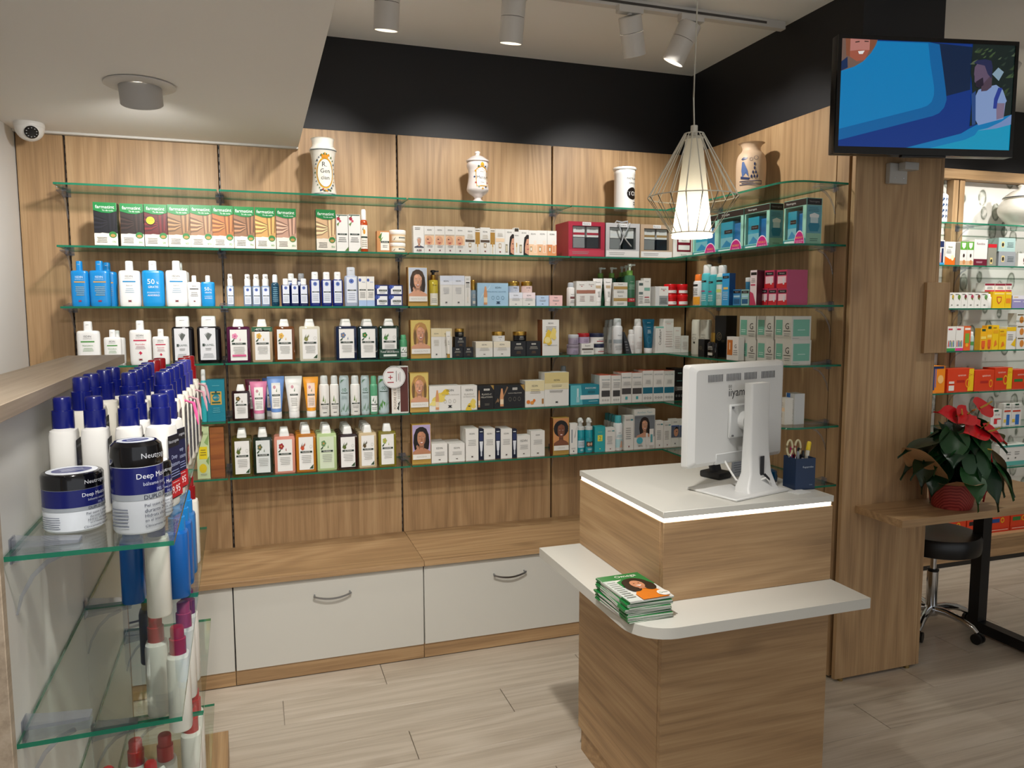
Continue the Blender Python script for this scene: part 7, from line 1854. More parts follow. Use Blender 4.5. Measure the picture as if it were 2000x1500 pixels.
# ================================================================== apothecary jars on the top shelf
CER = mat('#e8e4d8', .15, 0, .5, .5)
def jar_thing(name, loc, rz, label, parts):
    o = tag(empty(name, loc, rz), label, 'jar', 'old pharmacy jars on the top shelf')
    for n, m in parts:
        m.build(n, o)
    return o
def radius_at(prof, z):
    for (r0, z0), (r1, z1) in zip(prof[:-1], prof[1:]):
        if z0 <= z <= z1 and z1 > z0:
            return r0 + (r1 - r0) * (z - z0) / (z1 - z0)
    return prof[-1][0]
def pmap(prof, w, z0, e0=.0004):
    def f(u, v, e):
        z = z0 + v
        r = radius_at(prof, z) + e + e0
        a = (u - w / 2) / r
        return (r * sin(a), -r * cos(a), z)
    return f
def curve_prof(pts, n=4):
    out = []
    for i in range(len(pts) - 1):
        p0 = pts[max(i - 1, 0)]; p1 = pts[i]; p2 = pts[i + 1]; p3 = pts[min(i + 2, len(pts) - 1)]
        for k in range(n):
            t = k / n
            out.append(tuple(.5 * ((2 * p1[j]) + (-p0[j] + p2[j]) * t + (2 * p0[j] - 5 * p1[j] + 4 * p2[j] - p3[j]) * t * t + (-p0[j] + 3 * p1[j] - 3 * p2[j] + p3[j]) * t ** 3) for j in (0, 1)))
    out.append(pts[-1])
    return out
# waisted albarello
pf = curve_prof([(.052, 0), (.057, .006), (.055, .02), (.0485, .075), (.0475, .125), (.054, .185), (.060, .205), (.054, .216), (.047, .226), (.049, .25), (.0525, .256)])
b = MB().lathe(pf + [(.047, .256), (.044, .245), (.043, .22)], CER, n=40)
dcr = MB()
lw = .11
P = Print(dcr, lw, .2, pmap(pf, lw, .005), 10, .25)
for z in (.03, .985):
    P.r(-.2, z - .006, 1.2, z + .006, '#2c4450')
    P.r(-.2, z + .012, 1.2, z + .016, '#3f5f70')
P.e(.5, .48, .36, .34, '#d9a62e', 26)
P.e(.5, .48, .325, .31, '#8a5a1c', 26)
P.e(.5, .48, .31, .30, '#efece0', 26)
P.t('R.', .48, .67, .10, '#15130f', .3)
P.t('Gen', .5, .53, .09, '#15130f', .46)
P.t('cian', .5, .38, .08, '#15130f', .5)
P.p(((.38, .80), (.62, .80), (.66, .9), (.58, .86), (.5, .93), (.42, .86), (.34, .9)), '#d98f1c')
rj = random.Random(2)
for k in range(26):
    a = 2 * pi * k / 26
    u, v = .5 + .44 * cos(a), .48 + .40 * sin(a)
    s = rj.uniform(.03, .05)
    P.p(((u - s, v), (u + s * .4, v + s * .9), (u + s, v - s * .3)), rj.choice(['#27405a', '#3f5a2a', '#2c4a5c', '#c98f2a', '#4a6a34']))
    P.k -= 1
P.k += 1
for k in range(5):
    P.e(.3 + .1 * k, .1 + .02 * (k % 2), .035, .022, ['#2f4f7a', '#b0342c', '#c98f2a', '#2f4f7a', '#3f5a2a'][k], 8)
jar_thing('apothecary_jar', (.307, 3.565, 2.0735), RAD(4), 'tall waisted ceramic jar lettered R. Gencian with gold medallion', [('body', b), ('painted_decoration', dcr)])
# footed lidded jar
pf = curve_prof([(.042, 0), (.043, .006), (.034, .012), (.018, .022), (.02, .034), (.042, .05), (.053, .064), (.052, .08), (.045, .12), (.046, .155), (.052, .178), (.05, .192), (.046, .198)])
b = MB().lathe(pf, mat('#ece2de', .15, 0, .5, .5), n=40)
ld = MB().lathe(curve_prof([(.053, .198), (.055, .203), (.05, .208), (.03, .222), (.016, .228), (.009, .233), (.013, .24), (.011, .247), (.002, .250)]), mat('#ece2de', .15, 0, .5, .5), n=36)
dcr = MB()
lw = .10
P = Print(dcr, lw, .12, pmap(pf, lw, .066), 10, .25)
P.p(((.2, .1), (.8, .1), (.8, .76), (.7, .84), (.5, .9), (.3, .84), (.2, .76)), '#c9962a')
P.p(((.235, .14), (.765, .14), (.765, .74), (.68, .8), (.5, .85), (.32, .8), (.235, .74)), '#f3eeea')
P.t('Menta', .5, .46, .16, '#17130f', .5)
P.n(.4, .6, .66, .7, 1, '#5a4a3a')
P.n(.4, .6, .24, .28, 1, '#5a4a3a')
for k in range(12):
    a = 2 * pi * k / 12
    u, v = .5 + .36 * cos(a), .48 + .46 * sin(a)
    P.e(u, v, .05, .035, ['#3f5f3a', '#c9962a', '#34507a', '#a8433a'][k % 4], 8)
    P.k -= 1
P.k += 1
P.p(((.4, .9), (.6, .9), (.58, 1.0), (.5, 1.05), (.42, 1.0)), '#d9a62e')
jar_thing('apothecary_jar', (1.027, 3.565, 2.0735), RAD(10), 'white footed jar with domed lid lettered Menta', [('body', b), ('lid', ld), ('painted_decoration', dcr)])
# straight tin-shaped jar
pf = [(.050, 0), (.053, .003), (.053, .178), (.055, .182), (.055, .196), (.0535, .2)]
b = MB().lathe(pf, mat('#efeeea', .18, 0, .5, .4), n=40)
ld = MB().lathe([(.054, .2), (.060, .203), (.061, .209), (.058, .214), (.02, .218)], mat('#efeeea', .18, 0, .5, .4), n=40)
ld.lathe([(.016, .218), (.016, .222), (.013, .224)], mat('#1a1616', .3), n=16)
dcr = MB()
lw = .10
P = Print(dcr, lw, .18, lambda u, v, e: ((.053 + e) * sin((u - lw / 2) / .053), -(.053 + e) * cos((u - lw / 2) / .053), v), 10, .3)
P.t('PASTILLAS', .56, .86, .085, '#2a2626', .62)
P.t('JUANOLA', .6, .73, .08, '#2a2626', .5)
P.e(.58, .45, .33, .17, '#151112', 24)
P.t('TOS', .58, .45, .17, '#efeeea', .56)
P.n(.62, .84, .12, .24, 2, '#4a4444')
jar_thing('apothecary_jar', (1.808, 3.565, 2.0735), RAD(14), 'straight white tin jar lettered Pastillas Juanola TOS', [('body', b), ('lid', ld), ('painted_decoration', dcr)])
# stoneware jar on the side wall shelf
pf = curve_prof([(.054, 0), (.06, .008), (.064, .05), (.066, .12), (.064, .165), (.056, .19), (.043, .205), (.040, .22), (.048, .236), (.058, .242)])
STON = mat('#cdb193', .5)
b = MB().lathe(pf + [(.052, .242), (.038, .225)], STON, n=40)
dcr = MB()
lw = .15
P = Print(dcr, lw, .15, pmap(pf, lw, .03), 12, .4)
BLUE = '#23305a'
P.p(((.2, .9), (.28, .96), (.42, .93), (.36, .88), (.26, .86)), BLUE)
P.ring(.52, .88, .05, .05, .16, BLUE)
P.ring(.66, .92, .07, .06, .14, BLUE)
P.p(((.24, .82), (.3, .82), (.42, .55), (.46, .36), (.36, .48), (.26, .36), (.22, .56)), '#4a6496')
P.p(((.2, .4), (.5, .34), (.46, .28), (.2, .32)), BLUE)
for r_ in range(4):
    for k in range(max(1, r_)):
        P.e(.62 + (k - (max(1, r_) - 1) / 2) * .085, .74 - .12 * r_, .026, .05, BLUE, 8)
P.r(.16, .14, .86, .16, BLUE)
P.r(.16, .24, .86, .26, BLUE)
P.r(.84, .14, .86, .26, BLUE)
P.n(.22, .6, .17, .23, 1, BLUE)
jar_thing('apothecary_jar', (2.15, 2.985, 2.0735), RAD(-38), 'sand-coloured stoneware jar with blue drawing on side wall shelf', [('body', b), ('painted_decoration', dcr)])

# far shelf ceramics
jf = curve_prof([(.035, 0), (.04, .01), (.036, .05), (.04, .1), (.036, .13)])
jar_thing('apothecary_jar', (3.86, 3.53, 2.0735), 0, 'small blue and white jar on leaf wallpaper shelf', [('body', MB().lathe([(.045, 0), (.05, .01), (.05, .16), (.042, .17)], mat('#e4e6e8', .2), n=24)),
    ('painted_decoration', (lambda m: [Print(m, .1, .15, lambda u, v, e: ((.0505 + e) * sin((u - .05) / .05), -(.0505 + e) * cos((u - .05) / .05), .01 + v), 6).p(((.1 + .2 * (k % 4), .1 + .11 * (k // 4) * 2), (.25 + .2 * (k % 4), .2 + .11 * (k // 4) * 2), (.14 + .2 * (k % 4), .26 + .11 * (k // 4) * 2)), '#22406a') for k in range(16)] and m)(MB()))])
pf = curve_prof([(.06, 0), (.055, .012), (.075, .03), (.115, .08), (.12, .12), (.105, .155), (.085, .175)])
bw = MB().lathe(pf, CER, n=36)
ld = MB().lathe(curve_prof([(.09, .175), (.096, .18), (.09, .19), (.05, .22), (.018, .232), (.014, .245), (.018, .255), (.004, .262)]), CER, n=36)
ld.lathe([(.097, .178), (.0975, .181), (.097, .184)], mat('#22262c', .3), n=36, cap=False)
dc_ = MB()
P = Print(dc_, .16, .12, pmap(pf, .16, .03), 8, .3)
for k in range(14):
    P.e(.42 + .16 * cos(k * 2.4) * (k / 14), .5 + .34 * sin(k * 2.4) * (k / 14), .05, .06, ['#c98f5a', '#d8b08a', '#8a3a2a', '#4a5a2a'][k % 4], 8)
    P.k -= 1
jar_thing('apothecary_jar', (4.53, 3.54, 2.0735), RAD(25), 'round white lidded tureen painted with flowers', [('body', bw), ('lid', ld), ('painted_decoration', dc_)])

# ================================================================== goods on the low partition
NAVY, LOT = '#0c1668', '#e8e6e0'
def lotion(w, h, body, capc, lab, price=None, d=.046, word='Neutrogena'):
    hb = h * .735
    b = MB()
    secs = []
    for z, s in ((0, .93), (.004, 1.0), (hb * .92, 1.0), (hb * .975, .93), (hb, .62)):
        secs.append([(x, y, z) for x, y in rrect(w * s, d * s, d * .42 * s, 5, 0, d / 2)])
    b.loft(secs, mat(body, .3))
    k = MB().lathe([(.0185, hb - .003), (.019, hb + .001), (.019, hb + (h - hb) * .55), (.0155, hb + (h - hb) * .57), (.0155, h - .004), (.0135, h - .001), (.006, h)], mat(capc, .25), 0, d / 2, 0, 20)
    l = MB()
    if lab:
        p = Print(l, w * .74, hb * .8, fmap(w * .74, 0, hb * .08))
        p.r(0, .02, 1, .98, '#0e1440' if lab == 'navy' else lab)
        p.r(0, .80, 1, .97, '#12121c')
        p.t(word, .5, .88, .07, '#c9ccd6', .86)
        p.t('Deep', .5, .64, .08, '#aeb6d8', .7)
        p.t('Moisture', .5, .54, .08, '#aeb6d8', .86)
        p.n(.1, .9, .34, .46, 3, '#8a94c0')
        if price:
            p.r(-.06, .04, 1.06, .3, '#b0131f')
            p.t(price, .5, .15, .13, '#f4eeee', .8)
            p.n(.2, .8, .25, .28, 1, '#e6c9c9')
    return [('body', b), ('pump', k)] + ([('label', l)] if l.v else [])
LG = 'body lotion bottles on the low partition'
FR = GRZ + pi / 2
# (x, y, height, width, cap colour, price, label)
z1 = GZ[1] + .0002
rowA = [(-.352, 1.612), (-.298, 1.608), (-.240, 1.608), (-.184, 1.606), (-.236, 1.690), (-.180, 1.688)]
for i, (x, y) in enumerate(rowA):
    o = make_thing('lotion_bottle', lotion(.066, .222, LOT, NAVY, 'navy', '9,95' if x > -.2 else None), (x + (.023 if x < -.2 else .022), y - (0 if x < -.2 else .008), z1), FR - (0 if x < -.2 else RAD(20)),
                   'small white lotion bottle with navy pump behind the balm jars' if x < -.2 else 'small white lotion bottle with navy pump and red price tag', 'bottle')
    o['group'] = LG
rowB = [(-.336, 1.700), (-.333, 1.782), (-.326, 1.886), (-.322, 1.966), (-.262, 1.786), (-.260, 1.868), (-.260, 1.950), (-.262, 2.032), (-.266, 2.114), (-.196, 1.786), (-.196, 1.868), (-.192, 1.950), (-.190, 2.032), (-.188, 2.114), (-.186, 2.196), (-.262, 2.210), (-.258, 2.292), (-.196, 2.290), (-.190, 2.375)]
for i, (x, y) in enumerate(rowB):
    red = i >= 15
    pur = i in (8, 13, 14)
    cc = '#8f0f18' if red else ('#39398a' if pur else NAVY)
    lb = 'tall white lotion bottle with %s pump, %s' % ('dark red' if red else ('violet' if pur else 'navy'), 'against the white partition panel' if x < -.3 else ('middle row on the partition' if x < -.23 else 'along the glass front edge'))
    o = make_thing('lotion_bottle', lotion(.074, .252, '#e9e4d6', cc, 'navy' if not red else '#7a1620', '9,95' if (x > -.2 and i < 12) else None, .05), (x + .025, y, z1), FR, lb, 'bottle')
    o['group'] = LG
    if i in (11, 12, 14, 18):
        rb = MB()
        a_ = Vector((x + .028, y - .02, z1 + .17))
        rb.tube([a_, a_ + Vector((.016, -.002, -.006)), a_ + Vector((.022, -.012, -.03)), a_ + Vector((.026, -.02, -.055))], [.002, .004, .004, .001], mat('#e0528a' if i == 11 else '#b98a94', .4), 6)
        rb.tube([a_, a_ + Vector((-.02, .004, .004)), a_ + Vector((-.045, .01, -.002))], [.003, .003, .001], mat('#e0528a' if i == 11 else '#b98a94', .4), 6)
        tag(rb.build('gift_ribbon'), 'thin %s ribbon tied round a tall lotion bottle' % ('bright pink' if i == 11 else 'dusty pink'), 'ribbon', 'ribbons on the lotion bottles')
# balm jars
def balm(R, h, duo):
    out = []
    b = MB().lathe([(R * .9, 0), (R * .985, .004), (R, h * .3), (R, h * .74)] if not duo else [(R * .92, 0), (R, .005), (R, h * .74)], mat('#dfe4ea', .25), 0, 0, 0, 40)
    lidp = [(R * 1.0, h * .74), (R * 1.02, h * .745), (R * 1.02, h * .95), (R * .97, h * .99), (R * .9, h)] if not duo else [(R * 1.0, h * .74), (R * 1.02, h * .75), (R * 1.03, h * .86), (R * .98, h * .96), (R * .82, h)]
    k = MB().lathe(lidp, mat('#08080c', .12, 0, .5, .3), 0, 0, 0, 40)
    l = MB()
    lw = R * 2 * 1.55
    P = Print(l, lw, h, lambda u, v, e: ((R + e) * sin((u - lw / 2) / R), -(R + e) * cos((u - lw / 2) / R), v), 44, .25)
    P.r(-.35, .44, 1.35, .735, '#0c1560')
    P.r(-.35, .375, 1.35, .44, '#9aa0a6')
    LK = Print(l, lw, h, lambda u, v, e: ((R * 1.025 + e) * sin((u - lw / 2) / R), -(R * 1.025 + e) * cos((u - lw / 2) / R), v), 14, .25)
    LK.t('Neutrogena', .72, .85, .075 if duo else .09, '#cfd2d8', .62)
    P.t('Deep Moisture', .72, .63, .085, '#e9ecf4', .62)
    P.t('bálsamo corporal', .72, .545, .05, '#c3c9e0', .5)
    P.t('PIEL SECA', .8, .475, .04, '#aab4e0', .26)
    P.t('DUPLO 300 ml', .74, .405, .05, '#1a1f3a', .5)
    for k_, s in enumerate(('Piel suave e hidratada', 'durante 24 horas', 'Hidrata eficazmente', 'en el interior de la piel', 'Clínicamente demostrado')):
        P.t(s, .74, .315 - .057 * k_, .042, '#2a3048', .5)
    P.n(.02, .3, .08, .3, 6, '#6a7080')
    top = Print(l, R * 2, R * 2, lambda u, v, e: (u - R, v - R, h + e), 1, .3)
    top.e(.5, .5, .42 if not duo else .36, .42 if not duo else .36, '#dfe4ec', 28)
    top.e(.5, .52, .33 if not duo else .26, .26 if not duo else .2, '#25307a', 24)
    top.n(.3, .7, .36, .66, 4, '#cdd3ea')
    return [('body', b), ('lid', k), ('label', l)]
for (x, y, R, h, duo, lb) in ((-.318, 1.496, .0485, .102, False, 'wide navy and white balm jar with black lid on partition'), (-.207, 1.446, .0415, .158, True, 'tall twin-pack navy balm jar with domed black lid'), (-.196, 1.536, .034, .104, False, 'balm jar half hidden behind the tall twin-pack jar')):
    o = make_thing('balm_jar', balm(R, h, duo), (x, y, z1), RAD(22), lb, 'jar')
    o['group'] = 'balm jars on the low partition'
# second and lower partition shelves
BLU = '#0f5fae'
lows = [(2, -.300, 1.955, .21, BLU, '#0f5fae', 'blue lotion bottle on second partition shelf beside white one'), (2, -.232, 1.850, .25, '#e2ded2', NAVY, 'white lotion bottle between blue ones on second partition shelf'),
        (2, -.200, 1.960, .22, BLU, '#1a86d0', 'blue lotion bottle near front edge of second partition shelf'), (2, -.198, 2.045, .22, BLU, '#1a86d0', 'blue lotion bottle near front edge of second partition shelf'), (2, -.196, 2.130, .22, '#2b6fae', '#1a86d0', 'paler blue lotion bottle on second partition shelf'), (2, -.194, 2.215, .24, '#e2ded2', '#8f0f18', 'white lotion bottle with red cap on second partition shelf'),
        (3, -.318, 2.300, .21, '#5a4c12', '#a8902a', 'olive oil bottle with yellow cap on third partition shelf'), (3, -.262, 1.990, .25, '#dedad2', '#a8121c', 'white lotion bottle with red cap on third partition shelf'), (3, -.204, 1.900, .25, '#dedad2', '#a8121c', 'white lotion bottle with red cap on third partition shelf'), (3, -.204, 2.060, .25, '#dedad2', '#b03a5a', 'white lotion bottle with rose cap on third partition shelf'), (3, -.202, 2.150, .25, '#dedad2', '#7a1a4a', 'white lotion bottle with plum cap on third partition shelf'),
        (4, -.318, 1.975, .235, '#dedad2', '#b8121c', 'white lotion bottle with red cap on lowest partition shelf'), (4, -.250, 1.960, .245, '#dedad2', '#b8121c', 'white lotion bottle with red cap on lowest partition shelf'), (4, -.200, 2.070, .25, '#dedad2', '#b8121c', 'white lotion bottle with red cap on lowest partition shelf'), (4, -.200, 2.170, .25, '#dedad2', '#b8121c', 'white lotion bottle with red cap on lowest partition shelf')]
for s_, x, y, h, bc, cc, lb in lows:
    o = make_thing('lotion_bottle', lotion(.07, h, bc, cc, None, None, .05), (x + .025, y, GZ[s_] + .0002), FR, lb, 'bottle')
    o['group'] = 'lotion bottles on the lower partition shelves'
# red and white bagged refills hanging in front of the lowest shelf
for i, (x, y, r_) in enumerate(((-.335, 1.875, -30), (-.250, 1.862, -48))):
    o = empty('refill_pouch', (x, y, GZ[4] + .0002), FR + RAD(r_))
    m = MB()
    m.loft([[(x_, y_, 0) for x_, y_ in rrect(.075, .04, .012, 3, 0, .02)], [(x_, y_, .1) for x_, y_ in rrect(.08, .036, .012, 3, 0, .02)], [(x_, y_, .17) for x_, y_ in rrect(.07, .012, .005, 3, 0, .02)], [(x_, y_, .2) for x_, y_ in rrect(.05, .004, .0015, 3, 0, .02)]], mat('#e4e2de', .35))
    m.build('pouch', o)
    MB().lathe([(.013, .15), (.015, .16), (.014, .215), (.01, .22)], mat('#b8121c', .3), 0, .035, 0, 16).build('cap', o)
    l = MB()
    p = Print(l, .06, .12, lambda u, v, e: (u - .03, -.0022 - e, .02 + v))
    p.t('Eucerin', .5, .8, .1, '#2a3050', .7)
    p.r(.1, .2, .9, .5, '#27408a')
    l.build('label', o)
    tag(o, 'white refill pouch with red cap, %s' % ('beside the back panel' if i == 0 else 'at the shelf front'), 'pouch', 'refill pouches on the lowest partition shelf')
o = MB().box(-.038, .038, 0, .05, 0, .165, mat('#e6e4e0', .35)).build('product_carton', None, (-.285, 1.765, GZ[4] + .0002), RAD(6))
tag(o, 'plain white carton on lowest partition shelf before the pouches', 'box')

# ================================================================== things on the counter
CTZ = 1.0163
mo = tag(empty('computer_monitor', (1.389, 1.949, CTZ), RAD(15)), 'white computer monitor seen from behind on the counter', 'monitor')
MW = mat('#d9d9d6', .4)
MB().cbox(-.121, .121, -.096, .096, 0, .007, MW, .002).build('base_plate', mo)
st = MB()
prof = [(.0, -.045, .05, .075), (.012, -.04, .045, .07), (.05, -.03, .035, .052), (.12, -.026, .03, .048), (.20, -.026, .026, .046), (.325, -.026, .026, .046)]
secs = []
for z, yc, dd, ww in prof:
    secs.append([(x, y, .007 + z) for x, y in rrect(ww * 1.9, dd * 1.2, .008, 3, .046 - .012 * (z < .02), yc)])
st.loft(secs, MW)
st.build('stand_column', mo)
MB().cbox(.037, .055, -.0535, -.05, .04, .11, mat('#26272a', .6), .001).build('cable_slot', mo)
pn = MB()
pw, ph, pz = .2215, .1565, .234
secs = []
for y, s in ((.062, 1.0), (.052, 1.0), (.040, .985), (.028, .9)):
    secs.append([(x + .037, y, pz + v) for x, v in rrect(2 * pw * s, 2 * ph * s, .012, 3)])
pn.loft(secs, MW, False)
panel_o = pn.build('panel', mo)
MB().box(-pw + .045, pw + .029, .0622, .063, pz - ph + .012, pz + ph - .008, emit('#c9d6e4', .25)).build('screen', panel_o)
vt = MB()
for k in range(46):
    if k in (10, 11, 22, 23, 33, 34, 35):
        continue
    x = -.113 + k * .0068
    vt.box(x, x + .0022, .0262, .0279, pz + ph * .66, pz + ph * .80, mat('#6d6e70', .6))
vt.build('vent_slots', panel_o)['kind'] = 'stuff'
lt = MB()
P = Print(lt, .16, .04, lambda u, v, e: (-.042 + u, .0278 - e, pz + .046 + v))
P.t('iiyama', .42, .42, .8, '#2c2d30', .62)
P.ring(.145, 1.0, .02, .1, .3, '#2c2d30')
P.ring(.195, 1.0, .02, .1, .3, '#2c2d30')
lt.build('lettering', panel_o)
vp = MB().cbox(-.021, .095, .018, .029, pz - .075, pz + .03, mat('#cfd0ce', .4), .004).build('mount_plate', mo)
for sx in (-1, 1):
    for sz in (-.066, .021):
        MB().lathe([(.004, -.002), (.004, .002), (.002, .003)], mat('#5a5a5c', .4), sx * .048 + .037, .0165, pz + sz, 10).build('screw', vp)
hb = MB()
hb.loft([[(.042 + .03 * cos(2 * pi * i / 24), y, pz - .022 + .03 * sin(2 * pi * i / 24)) for i in range(24)] for y in (.02, -.004)], MW)
hb.build('hinge', mo)
MB().cbox(-.073, .147, .026, .05, pz - ph + .004, pz - ph + .04, mat('#c6c7c5', .45), .004).build('lower_bay', panel_o)
MB().tube([(-.03, .03, pz - ph + .015), (-.028, .012, pz - ph - .01), (-.015, -.005, .035), (.01, -.03, .02), (.046, -.066, .045), (.06, -.07, .032), (.09, -.05, .012), (.16, -.02, .006)], .0032, mat('#e2e0dc', .4), 8).build('power_cable', mo)
MB().tube([(.046, -.062, .055), (.06, -.066, .04), (.09, -.045, .016), (.165, -.01, .008)], .0042, mat('#1a1a1c', .5), 8).build('video_cable', mo)

pc = tag(empty('pen_holder', (1.590, 1.918, CTZ), RAD(-5)), 'square navy cardboard pen holder beside the monitor', 'pen holder')
NB = mat('#0d2a4d', .45)
m = MB()
for a, b, c_, d_ in ((-.034, .034, -.033, -.0305), (-.034, .034, .0305, .033), (-.034, -.0315, -.0305, .0305), (.0315, .034, -.0305, .0305)):
    m.box(a, b, c_, d_, 0, .098, NB)
m.box(-.034, .034, -.033, .033, 0, .003, NB)
m.build('box', pc)
m = MB()
P = Print(m, .068, .098, lambda u, v, e: (u - .034, -.033 - e, v))
P.t('flogoprofen', .62, .72, .075, '#cdd6e0', .7)
P.t('Cinfa', .78, .16, .04, '#8fa3b8', .24)
m.build('lettering', pc)
def stick(name, x, y, tx, ty, L, r, c, label, tip=None, cat='pen'):
    b = Vector((1.590 + x, 1.918 + y, CTZ + .004))
    t = Vector((1.590 + tx, 1.918 + ty, CTZ + L))
    o = tag(empty(name, b), label, cat, 'pens and tools in the navy holder')
    d = t - b
    MB().tube([(0, 0, 0), tuple(d * .8)], r, mat(c, .3), 10).build('barrel', o)
    MB().tube([tuple(d * .8), tuple(d * .97), tuple(d)], [r * 1.12, r * 1.1, r * .7], mat(tip or c, .3), 10).build('end_cap', o)
stick('marker_pen', .012, .0, .042, .008, .142, .0062, '#d8d4c4', 'thick marker pen with yellow cap leaning out', '#e6c81f')
stick('ballpoint_pen', -.018, .01, -.02, .016, .128, .0042, '#b0205a', 'magenta ballpoint pen in navy holder')
stick('ballpoint_pen', .0, .012, -.004, .018, .132, .0042, '#a8161f', 'red ballpoint pen in navy holder')
stick('ballpoint_pen', .006, -.004, .008, -.006, .118, .004, '#d9d9d6', 'white ballpoint pen with black end', '#141414')
stick('ballpoint_pen', .018, .014, .014, .02, .122, .0042, '#16181c', 'black ballpoint pen in navy holder')
stick('ballpoint_pen', -.008, -.008, -.010, -.004, .116, .0038, '#8d9096', 'grey mechanical pencil in navy holder')
stick('ballpoint_pen', .012, .02, .016, .026, .12, .004, '#1a3a2a', 'dark green pen in navy holder')
sx = tag(empty('scissors', (1.590 - .02, 1.918 + .004, CTZ + .004), RAD(-20)), 'scissors with cream handles standing in navy holder', 'scissors', 'pens and tools in the navy holder')
for s in (-1, 1):
    MB().tube([(s * .0125 + .0085 * cos(2 * pi * k / 20), 0, .122 + .024 * sin(2 * pi * k / 20)) for k in range(20)], .0032, mat('#c9bf9a', .4), 8, True).build('handle', sx)
MB().tube([(-.012, 0, .10), (-.002, 0, .06), (0, 0, .01)], .0045, CHROME, 8).build('blade', sx)
MB().tube([(.012, .0, .10), (.004, 0.004, .06), (.002, 0.006, .01)], .0045, CHROME, 8).build('blade', sx)

tn = tag(empty('round_tin', (1.552, 2.02, CTZ)), 'small round glossy blue tin between monitor and holder', 'tin')
MB().lathe([(.026, 0), (.030, .004), (.031, .02), (.028, .03)], mat('#0f4a6e', .15), n=24).build('body', tn)
MB().lathe([(.029, .03), (.028, .036), (.016, .042), (.004, .043)], mat('#0f4a6e', .15), n=24).build('lid', tn)
ph_ = tag(empty('cordless_phone', (1.43, 2.13, CTZ), RAD(20)), 'black cordless phone on its cradle behind the monitor', 'phone')
MB().cbox(-.035, .035, -.04, .04, 0, .022, mat('#141416', .4), .006, 2).build('cradle', ph_)
m = MB()
m.loft([[(x, y + z * .35, .022 + z) for x, y in rrect(.045, .02, .006, 3)] for z in (0, .04, .09)], mat('#17171a', .35))
m.build('handset', ph_)
ob = tag(empty('sample_box', (1.575, 2.10, CTZ), RAD(10)), 'small orange and white sample box behind the pen holder', 'box')
MB().box(-.02, .02, -.015, .015, 0, .06, mat('#e2ded6', .4)).build('carton', ob)
MB().box(-.0205, .0205, -.0155, .0155, .06, .085, mat('#d8642a', .4)).build('lid', ob)
cd = MB().box(-.03, .03, -.0015, .0015, 0, .10, mat('#c9ccd2', .4))
P = Print(cd, .06, .10, lambda u, v, e: (u - .03, -.0015 - e, v))
P.r(.05, .6, .7, .95, '#22306a')
P.n(.1, .9, .1, .5, 5, '#8a8f98')
cdo = cd.build('leaflet_card', None, (1.51, 2.12, CTZ), RAD(12))
tag(cdo, 'grey leaflet card with navy square standing behind the monitor', 'leaflet')
note = MB().box(-.03, .03, -.02, .02, 0, .002, mat('#e2e2de', .4)).build('paper_pad', None, (1.550, 1.865, CTZ), RAD(15))
tag(note, 'small white paper pad before the navy pen holder', 'paper')

# magazines on the ledge
rm = random.Random(11)
MZ = .7573
NM = 14
for k in range(NM):
    t_ = .0040
    m = MB()
    ww, hh = .066, .096
    top_mat = mat('#1f7a3a', .25)
    m.box(-ww, ww, -hh, hh, .0004, t_ - .0004, mat('#d9d6d0', .6))
    m.box(-ww - .0006, ww, -hh - .0003, hh + .0003, 0, .0004, top_mat)
    m.box(-ww - .0006, ww, -hh - .0003, hh + .0003, t_ - .0004, t_, mat('#dcdcd4', .25) if k == NM - 1 else top_mat)
    m.box(-ww - .0012, -ww - .0006, -hh, hh, 0, t_, top_mat)
    m.box(-ww - .0016, -ww - .0012, -hh + .045, hh - .03, 0.0003, t_ - .0003, mat('#d5d3cd', .5))
    if k == NM - 1:
        P = Print(m, 2 * ww, 2 * hh, lambda u, v, e: (u - ww, v - hh, t_ + e), 1, .22)
        P.r(0, .8, 1, 1, '#1f7a3a')
        P.p(((0, .6), (.45, .8), (1, .8), (1, .5), (0, .5)), '#1f7a3a')
        P.t('Omega', .62, .9, .11, '#eef3ea', .66)
        P.r(.0, .0, .26, .8, '#c9cfc9')
        P.n(.03, .24, .1, .75, 9, '#7d847d')
        P.p(((.3, 0), (.9, 0), (.92, .2), (.8, .36), (.45, .36), (.3, .2)), '#d8781c')
        P.e(.6, .58, .29, .2, '#1d1410', 18)
        P.e(.44, .46, .16, .18, '#241812', 14)
        P.e(.78, .46, .16, .18, '#241812', 14)
        P.e(.6, .53, .145, .145, '#c98a66', 18)
        P.p(((.52, .36), (.68, .36), (.66, .46), (.54, .46)), '#c08060')
        for s in (-1, 1):
            P.e(.6 + s * .055, .56, .022, .01, '#1d1410', 8)
        P.p(((.53, .49), (.67, .49), (.6, .445)), '#f3ece6')
        P.e(.86, .12, .13, .1, '#ece9e0', 18)
        P.ring(.80, .12, .03, .026, .3, '#1f7a3a')
        P.n(.83, .96, .1, .14, 1, '#3a5a44')
    o = m.build('magazine', None, (.955 + rm.uniform(-.003, .003), 1.800 + rm.uniform(-.004, .004), MZ + k * (t_ + .0002)), RAD(rm.uniform(-3, 3) + (4 if k == NM - 1 else 0)))
    tag(o, 'topmost green magazine with smiling woman in orange on ledge' if k == NM - 1 else 'green magazine in the stack on the counter ledge', 'magazine', 'magazines on the counter ledge')

